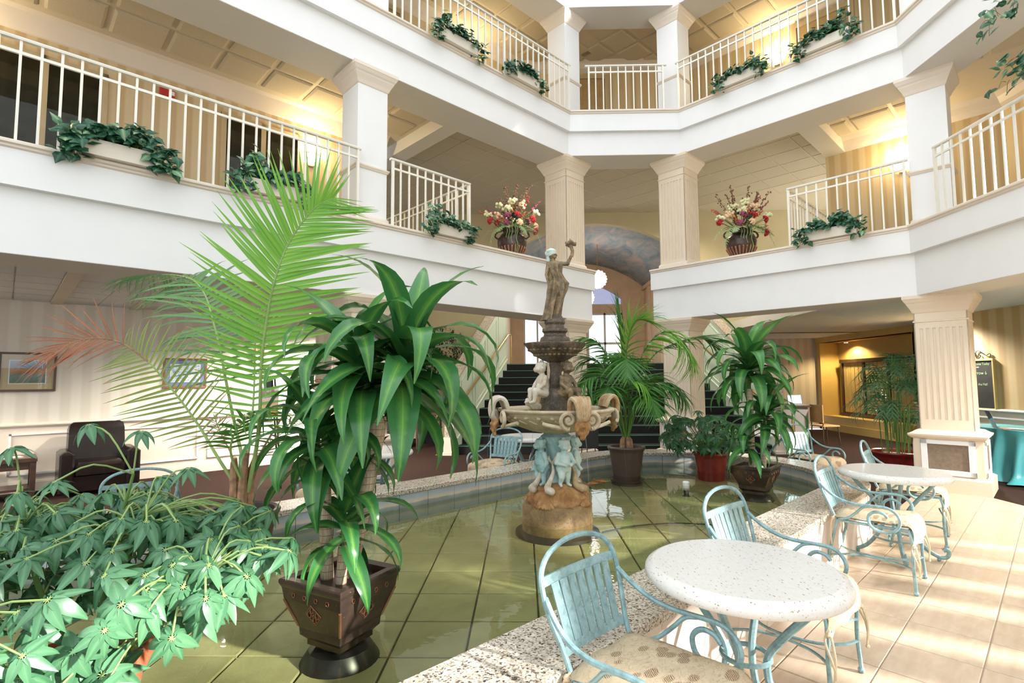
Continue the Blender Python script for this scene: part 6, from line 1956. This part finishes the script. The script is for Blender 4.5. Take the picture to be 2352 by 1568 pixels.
    for q, (a, dn, L) in enumerate(((-2.5, -.35, .48), (-2.85, -.2, .56), (-2.2, -.1, .42), (-.6, -.1, .52), (-.3, -.35, .55), (-.9, -.15, .4), (-.15, -.1, .55), (-1.9, .0, .36))):
        d = V((math.cos(a), math.sin(a), 0))
        frond(b_, [V((0, 0, .02)), d * L * .45 + V((0, 0, .08)), d * L * .8 + V((0, 0, .02 + dn * .25)), d * L + V((0, 0, dn * .9))], 13, .10, 'fern', q, .25, 'palegreen', .004, .2, 70, 45, lmin=.35)
    for q, (x, y, L) in enumerate(((.06, -.16, .42), (.09, -.17, .46), (-.05, -.17, .25), (.0, -.18, .3), (-.09, -.16, .2))):
        m = MB()
        for i in range(int(L / .016)): m.ball((x + .012 * math.sin(i * .4), y - .075, .02 - i * .016), .0085, 5, 4)
        m.tube([(0, 0, .05), (x, y - .03, .07), (x, y - .075, .02)], .004, 4); m.build('amaranth_tassel', M['palegreen'], b_, True)
    lm = leaf_mesh('leaf', 1, .36, 25, M['ivy'], 4, .15)
    for q in range(46):
        a = q * 2.4; e = rnd.uniform(-.2, 1.1); r_ = rnd.uniform(.12, .30); d = V((math.cos(a) * math.cos(e), math.sin(a) * math.cos(e), math.sin(e)))
        link('leaf', lm, b_, basis(d + V((0, 0, -.2)), V((0, -.3, 1)), d * r_ + V((0, 0, .04)), .15))
    o = stems.build('stems', M['stemgreen'], b_); o['kind'] = 'stuff'
urn(uv(6.345, 6.58, 3.665)[:], 1, 'bronzed urn with copper base on the left balcony ledge, between railing and column', 'dried and silk flower arrangement in the left urn')
urn(uv(9.36, 3.82, 3.665)[:], 2, 'bronzed urn with copper base on the right balcony ledge, right of the fluted column', 'dried and silk flower arrangement in the right urn')

# ------------------------------------------------------------------ pictures, furniture and small things
def picture(loc, ang, w, h, frame, mat_, pr, label, fw_=.03, mw_=.09):
    t = thing('framed_picture', label, 'picture', loc, ang, 'framed pictures on the left wall')
    m = MB()
    for x0, x1, z0, z1 in ((-w / 2, w / 2, -h / 2, -h / 2 + fw_), (-w / 2, w / 2, h / 2 - fw_, h / 2), (-w / 2, -w / 2 + fw_, -h / 2 + fw_, h / 2 - fw_), (w / 2 - fw_, w / 2, -h / 2 + fw_, h / 2 - fw_)): m.bbox(x0, x1, -.03, 0, z0, z1, .004)
    m.build('frame', frame, t)
    m = MB(); m.box(-w / 2 + fw_, w / 2 - fw_, -.014, -.008, -h / 2 + fw_, h / 2 - fw_); m.build('picture_mat', mat_, t)
    a = fw_ + mw_
    m = MB(); m.box(-w / 2 + a - .012, w / 2 - a + .012, -.0155, -.012, -h / 2 + a - .012, h / 2 - a + .012); m.build('inner_border', M['white'], t)
    m = MB(); m.box(-w / 2 + a, w / 2 - a, -.017, -.014, -h / 2 + a, h / 2 - a); m.build('print', pr, t)
    m = MB(); m.box(-w / 2 + fw_, w / 2 - fw_, -.022, -.020, -h / 2 + fw_, h / 2 - fw_); m.build('pane', M['glass'], t)
picture(uv(.23, 10.298, 1.70), R(45), .62, .56, M['walnut'], M['mat_tan'], M['print1'], 'framed autumn landscape with tan mat at the far left of the striped wall')
picture(uv(2.20, 10.298, 1.69), R(45), .64, .50, M['redwood'], M['mat_blue'], M['print2'], 'framed seaside print with blue mat behind the palm fronds', .03, .08)

t = thing('armchair', 'black leather club armchair against the paneled left wall', 'armchair', uv(1.02, 9.72), R(45) + R(0))
# local: front toward -y
m = MB(); m.bbox(-.40, .40, -.36, .30, .06, .28, .02); m.build('seat_base', M['leather'], t)
m = MB(); m.bbox(-.29, .29, -.40, .20, .28, .45, .05); m.build('seat_cushion', M['leather'], t, True)
m = MB(); m.rings([[(-.32, .12, .40), (.32, .12, .40), (.33, .30, .40), (-.33, .30, .40)], [(-.33, .15, .62), (.33, .15, .62), (.34, .34, .62), (-.34, .34, .62)], [(-.325, .20, .86), (.325, .20, .86), (.335, .38, .86), (-.335, .38, .86)], [(-.31, .235, .94), (.31, .235, .94), (.31, .37, .94), (-.31, .37, .94)], [(-.27, .26, .965), (.27, .26, .965), (.27, .35, .965), (-.27, .35, .965)]], True, True, True)
m.build('backrest', M['leather'], t, True)
for s_ in (-1, 1):
    m = MB(); m.bbox(min(s_ * .29, s_ * .45), max(s_ * .29, s_ * .45), -.40, .30, .06, .60, .04); m.build('arm', M['leather'], t, True)
    for y in (-.34, .24): m = MB(); m.square([(.022, 0), (.028, .065)], (s_ * .36, y, 0)); m.build('leg', M['darkwood'], t)
t = thing('side_table', 'dark wooden side table at the far left edge beside the armchair', 'table', uv(.02, 9.80), R(45))
m = MB(); m.bbox(-.34, .34, -.28, .28, .50, .55, .008); m.build('table_top', M['darkwood'], t)
for x in (-.3, .3):
    for y in (-.24, .24): m = MB(); m.box(x - .03, x + .03, y - .03, y + .03, 0, .50); m.build('leg', M['darkwood'], t)
m = MB(); m.box(-.27, .27, -.25, -.22, .40, .50); m.box(-.30, .30, -.22, .22, .12, .15); m.build('apron', M['darkwood'], t)
for i, (dx, dy, a) in enumerate(((.05, 0, .2), (-.08, .06, -.3))):
    m = MB(); m.box(-.14, .14, -.10, .10, 0, .006); o = m.build('magazine', M['paper'], None); o.location = uv(.02 + dx, 9.76 + dy, .55 + i * .0065); o.rotation_euler = (0, 0, R(45) + a)
    rad(o, ('upper' if i else 'lower') + ' of two magazines on the dark side table at far left', 'magazine', 'magazines on the side table')

def lettering(text, size, mat_, parent, loc, rot, name='lettering', depth=.001):
    c = bpy.data.curves.new(name, 'FONT'); c.body = text; c.size = size; c.align_x = 'CENTER'; c.align_y = 'CENTER'; c.extrude = depth
    o0 = bpy.data.objects.new('tmp', c); COL.objects.link(o0)
    dg = bpy.context.evaluated_depsgraph_get(); me = bpy.data.meshes.new_from_object(o0.evaluated_get(dg)); bpy.data.objects.remove(o0)
    me.materials.clear(); me.materials.append(mat_); me.name = name
    o = link(name, me, parent); o.location = loc; o.rotation_euler = rot
    return o
t = thing('exit_sign', 'lit exit sign hanging in the corridor left of the large corn plant', 'sign', (-4.78, 9.5, 2.10))
m = MB(); m.bbox(-.13, .13, -.02, .02, -.075, .075, .005); m.tube([(0, 0, .07), (0, 0, .64)], .01, 6); m.build('housing', M['whiteplastic'], t)
lettering('EXIT', .115, M['exit'], t, (0, -.022, 0), (R(90), 0, 0))

t = thing('display_easel', 'easel with a small flame coloured poster in the corridor behind the tall palm', 'easel', (-3.72, 7.7, 0))
m = MB()
for x in (-.22, .22): m.tube([(x, -.05, 0), (x * .2, .05, 1.62)], .013, 6)
m.tube([(0, .35, 0), (0, .06, 1.58)], .013, 6); m.box(-.22, .22, -.05, -.01, .98, 1.0); m.build('easel_frame', M['blackpaint'], t)
m = MB(); m.box(-.14, .14, -.02, -.01, 1.02, 1.46); m.build('poster', M['print3'], t)
m = MB(); m.box(-.035, .035, -.03, .0, 1.45, 1.56); m.build('clip', M['blackpaint'], t)

# dark furniture under the gallery by the stairs
t = thing('console_cabinet', 'low black cabinet in the shade behind the large corn plant', 'cabinet', (-3.05, 12.0, 0))
m = MB(); m.bbox(-.35, .35, -.2, .2, .06, .72, .01); m.build('body', M['blackpaint'], t)
for x in (-.17, .17): m = MB(); m.box(x - .15, x + .15, -.215, -.2, .1, .68); d_ = m.build('door', M['blackpaint'], t); m = MB(); m.ball((x * .2, -.225, .42), .014, 6, 5); m.build('knob', M['brass'], d_)
t = thing('hall_table', 'tall dark wooden table in the shade just left of the brass stair rail', 'table', (-2.15, 12.1, 0))
m = MB(); m.bbox(-.28, .28, -.22, .22, .76, .80, .006); m.build('table_top', M['darkwood'], t)
for x in (-.24, .24):
    for y in (-.18, .18): m = MB(); m.square([(.016, 0), (.024, .76)], (x, y, 0)); m.build('leg', M['darkwood'], t)
m = MB(); m.box(-.25, .25, -.19, .19, .66, .76); m.build('apron', M['darkwood'], t)

# brass handrails
def handrail(side, label):
    f = sx0 if side < 0 else sx1
    t = thing('brass_handrail', label, 'handrail', (f(YS), YS, 0), 0, 'brass stair handrails')
    o_ = V((f(YS), YS, 0))
    def p(y, z, off): return V((f(y) - side * off, y, z)) - o_
    z0 = lambda y: 1.02 + (y - YS) / TD * RH
    m = MB()
    pts = [V((f(YS) + side * .36, YS - .16, 1.0)) - o_, V((f(YS) + side * .12, YS - .24, 1.0)) - o_, p(YS - .25, 1.0, .06), p(YS - .10, 1.04, .08), p(YS + .3, z0(YS + .3), .08), p(YF - .15, z0(YF - .15), .08), p(YF - .1, z0(YF - .1), .08), p(YF + .02, z0(YF - .08), .08), p(YF + .12, z0(YF - .1) - .02, .07), p(YF + .14, ZL, .07)]
    m.tube(pts, .021, 8); m.build('rail', M['brass'], t, True)
    m = MB(); m.tube([V((f(YS) + side * .36, YS - .16, 0)) - o_, V((f(YS) + side * .36, YS - .16, 1.0)) - o_], .024, 8); m.lathe([(.05, 0), (.05, .012), (.026, .03)], V((f(YS) + side * .36, YS - .16, 0)) - o_, 14); m.build('post', M['brass'], t, True)
    for y in (YS + .6, YS + 1.5, YS + 2.4): m = MB(); m.tube([p(y, z0(y), .08), p(y, z0(y) - .05, .05), p(y, z0(y) - .05, -.01)], .009, 6); m.build('bracket', M['brass'], t)
handrail(-1, 'brass handrail with end post on the left wall of the stairs')
handrail(1, 'brass handrail with end post on the right wall of the stairs')

t = thing('notice_stand', 'small dark notice board on thin legs behind the fountain, at the back curb', 'sign', (1.12, 9.15, 0))
m = MB()
for x in (-.13, .13): m.tube([(x, .0, 0), (x * .7, .04, .9)], .009, 6)
m.tube([(0, .3, 0), (0, .05, .88)], .009, 6); m.box(-.16, .16, -.0, .03, .36, .38); m.build('stand', M['blackpaint'], t)
m = MB(); m.box(-.17, .17, -.005, .012, .38, .82); m.build('board', M['slate'], t)

# teal table with leaflets, blackboard
t = thing('skirted_table', 'table under a teal satin cloth at the right edge, beside the square column', 'table', (7.55, 8.20, 0), R(90))
m = MB(); m.box(-.78, .78, -.40, .40, .72, .75)
for x in (-.7, .7):
    for y in (-.33, .33): m.box(x - .02, x + .02, y - .02, y + .02, 0, .72)
m.build('table_frame', M['chrome'], t)
cl = thing('tablecloth', 'teal satin cloth hanging in folds to the carpet at the right edge', 'tablecloth', (7.55, 8.20, 0), R(90))
def cloth(a, b_):
    an = 2 * math.pi * a
    c, s_ = math.cos(an), math.sin(an)
    q = 8
    rr = (abs(c) ** q + abs(s_) ** q) ** (-1 / q)
    x, y = .80 * rr * c, .42 * rr * s_
    z = .758 * (1 - b_)
    fold = (.075 * math.sin(a * 2 * math.pi * 19 + 1) + .03 * math.sin(a * 2 * math.pi * 31 + b_ * 2)) * b_ ** .8
    out = .10 * b_ + fold + (.12 * max(0, b_ - .85) / .15 * (1 + .6 * math.sin(a * 60)))
    n = V((c, s_)).normalized()
    return (x + n.x * out, y + n.y * out, max(z, .006 + .012 * (1 + math.sin(a * 80))))
m = MB(); m.grid(cloth, 220, 16, True); m.add([cloth(i / 60, 0) for i in range(60)], [tuple(range(60))]); m.build('cloth', M['teal'], cl, 'all')
for i, (x, y, mt, lab) in enumerate(((7.28, 8.35, 'bluepaper', 'leaflet in a clear slanted stand on the teal table, nearest the column'), (7.42, 7.70, 'paper', 'pale leaflet in a clear stand on the teal table, cut by the right edge'))):
    b_ = thing('leaflet_stand', lab, 'stand', (x, y, .76), R(65), 'leaflet stands on the teal table')
    m = MB(Matrix.Rotation(R(-18), 4, 'X')); m.box(-.11, .11, -.004, .0, 0, .27); m.box(-.11, .11, -.04, -.0, 0, .006); m.build('holder', M['glass'], b_)
    m = MB(Matrix.Rotation(R(-18), 4, 'X')); m.box(-.10, .10, -.008, -.005, .01, .26); m.build('leaflet', M[mt], b_)
    m = MB(Matrix.Rotation(R(-18), 4, 'X')); m.box(-.10, .10, -.0095, -.008, .20, .25); m.box(-.08, .08, -.0095, -.008, .05, .14); m.build('printed_block', M['paper'] if i == 0 else M['fern'], b_)
for i, (x, y, mt, lab) in enumerate(((7.25, 8.12, 'redpaper', 'orange brochure lying on the teal table'), (7.36, 7.92, 'bluepaper', 'dark blue brochure lying on the teal table'), (7.30, 8.0, 'paper', 'white brochure lying between the coloured ones on the teal table'))):
    m = MB(); m.box(-.11, .11, -.075, .075, 0, .006); o = m.build('brochure', M[mt]); o.location = (x, y, .76 + .007 * (i == 2)); o.rotation_euler = (0, 0, 1.2 + i * .4)
    rad(o, lab, 'brochure', 'brochures on the teal table')
t = thing('menu_blackboard', 'gilt framed blackboard with chalk writing and scrolled iron top, behind the teal table', 'blackboard', (8.398, 9.92, .97), R(-90))
m = MB(); m.box(-.36, .36, -.03, 0, 0, .86); m.build('board', M['slate'], t)
m = MB()
for x0, x1, z0, z1 in ((-.39, .39, -.03, 0), (-.39, .39, .86, .89), (-.39, -.36, 0, .86), (.36, .39, 0, .86)): m.bbox(x0, x1, -.04, .0, z0, z1, .004)
m.build('frame', M['giltframe'], t)
m = MB()
for s_ in (-1, 1):
    m.tube(spline([(s_ * .30, -.015, .92), (s_ * .33, -.015, .96), (s_ * .30, -.015, .985), (s_ * .26, -.015, .96), (s_ * .20, -.015, .97), (s_ * .10, -.015, 1.04), (s_ * .03, -.015, 1.03), (s_ * .02, -.015, .94), (s_ * .08, -.015, .905), (s_ * .12, -.015, .95), (s_ * .08, -.015, .98)], 4), .007, 6)
m.build('scroll_top', M['blackpaint'], t, True)
for txt, sz, mt, x, z in (('Welcome Today', .062, 'chalk', .1, .80), ('Specials', .045, 'chalkw', .02, .745), ('Tomorrow 6', .085, 'chalk', .02, .635), ('7pm', .05, 'chalkw', -.16, .52), ('Dinner in the Hall', .062, 'chalk', .02, .43), ('10am', .05, 'chalkw', -.14, .33)):
    lettering(txt, sz, M[mt], t, (x, -.0315, z), (R(90), 0, 0), 'chalk_writing', .0008)

# reception corner at the far right
t = thing('reception_desk', 'grey reception desk behind the right corn plant', 'desk', (6.05, 12.7, 0))
m = MB(); m.bbox(-.75, .55, -.3, .3, 0, .86, .01); m.build('body', plain('grey_laminate', (.30, .27, .27), .5), t)
m = MB(); m.bbox(-.80, .60, -.35, .35, .86, .90, .008); m.build('worktop', M['darkwood'], t)
t = thing('computer_monitor', 'black computer monitor seen from behind on the reception desk', 'monitor', (5.72, 12.7, .90))
m = MB(); m.bbox(-.18, .18, -.025, .02, .10, .46, .008); m.build('casing', M['blackpaint'], t); m = MB(); m.box(-.1, .1, -.08, .08, 0, .012); m.box(-.02, .02, -.012, .012, .01, .12); m.build('stand', M['blackpaint'], t)
t = thing('laptop', 'open laptop with lit blue screen on the reception desk', 'laptop', (6.45, 12.55, .90))
m = MB(); m.box(-.17, .17, -.12, .12, 0, .018); m.build('keyboard_base', M['chrome'], t); m = MB(Matrix.Translation((0, .12, .018)) @ Matrix.Rotation(R(-14), 4, 'X')); m.box(-.17, .17, -.002, .008, 0, .23); m.build('lid', M['blackpaint'], t); m = MB(Matrix.Translation((0, .12, .018)) @ Matrix.Rotation(R(-14), 4, 'X')); m.box(-.155, .155, -.004, -.002, .015, .215); m.build('screen', M['screen'], t)
t = thing('wooden_chair', 'brown wooden chair beside the reception desk, before the gold recess', 'chair', (6.95, 12.35, 0), R(100))
m = MB(); m.bbox(-.21, .21, -.2, .22, .43, .46, .01); m.build('seat', M['midwood'], t)
m = MB(); m.rings([[(x, .20 + .03 * (1 - (x / .2) ** 2), z) for x in (-.2, -.1, 0, .1, .2)] + [(x, .225 + .03 * (1 - (x / .2) ** 2), z) for x in (.2, .1, 0, -.1, -.2)] for z in (.52, .92)], True, True, True); m.build('backrest', M['midwood'], t, True)
for x in (-.18, .18):
    for y in (-.17, .2): m = MB(); m.tube([(x * 1.1, y * 1.15, 0), (x, y, .44)] + ([(x, .22, .6)] if y > 0 else []), .014, 6); m.build('leg', M['darkwood'], t)
t = thing('queue_post', 'slim brass queue post before the reception desk', 'post', (5.85, 11.6, 0))
m = MB(); m.lathe([(.14, 0), (.14, .02), (.03, .04)], n=20); m.build('base', M['brass'], t, True); m = MB(); m.lathe([(.022, .03), (.022, .90), (.035, .92), (.03, .96)], n=14); m.build('post', M['brass'], t, True)

# small things in the pool
t = thing('pool_lamp', 'small white lamp on a black foot standing in the pool before the red pot', 'lamp', (1.91, 6.33, .142))
m = MB(); m.lathe([(.07, 0), (.07, .015), (.03, .05), (.03, .12)], n=16); m.build('foot', M['blackpaint'], t, True); m = MB(); m.lathe([(.034, .12), (.04, .13), (.04, .19), (.025, .20)], n=16); m.build('head', M['whiteplastic'], t, True)
m = MB(); m.tube(spline([(.70, 4.80, .19), (.90, 4.93, .19), (1.08, 5.02, .19), (1.42, 5.09, .19), (1.76, 5.03, .19), (2.0, 4.90, .19)], 6), .007, 6)
o = m.build('pump_hose', M['hose'], None, True); rad(o, 'thin black hose lying on the pool floor right of the fountain', 'hose')
for i, (x, y, a) in enumerate(((.88, 6.80, .3), (1.02, 6.95, -.5))):
    m = MB(); n = 12
    m.tube([(-.08 + .16 * k / n, .012 * math.sin(k * .5), 0) for k in range(n + 1)], [.004 + .020 * math.sin(math.pi * min(1, (k / n) ** .8 + .03)) for k in range(n + 1)], 8); m.limb((-.08, 0, 0), (-.115, .0, .022), .004, .010, 6); m.limb((-.08, 0, 0), (-.115, .0, -.018), .004, .008, 6)
    o = m.build('goldfish', M['koi'], None, True); o.location = (x, y, .225); o.rotation_euler = (0, 0, a)
    rad(o, ('right' if i else 'left') + ' of two orange goldfish under the water behind the fountain', 'fish', 'goldfish in the pool')
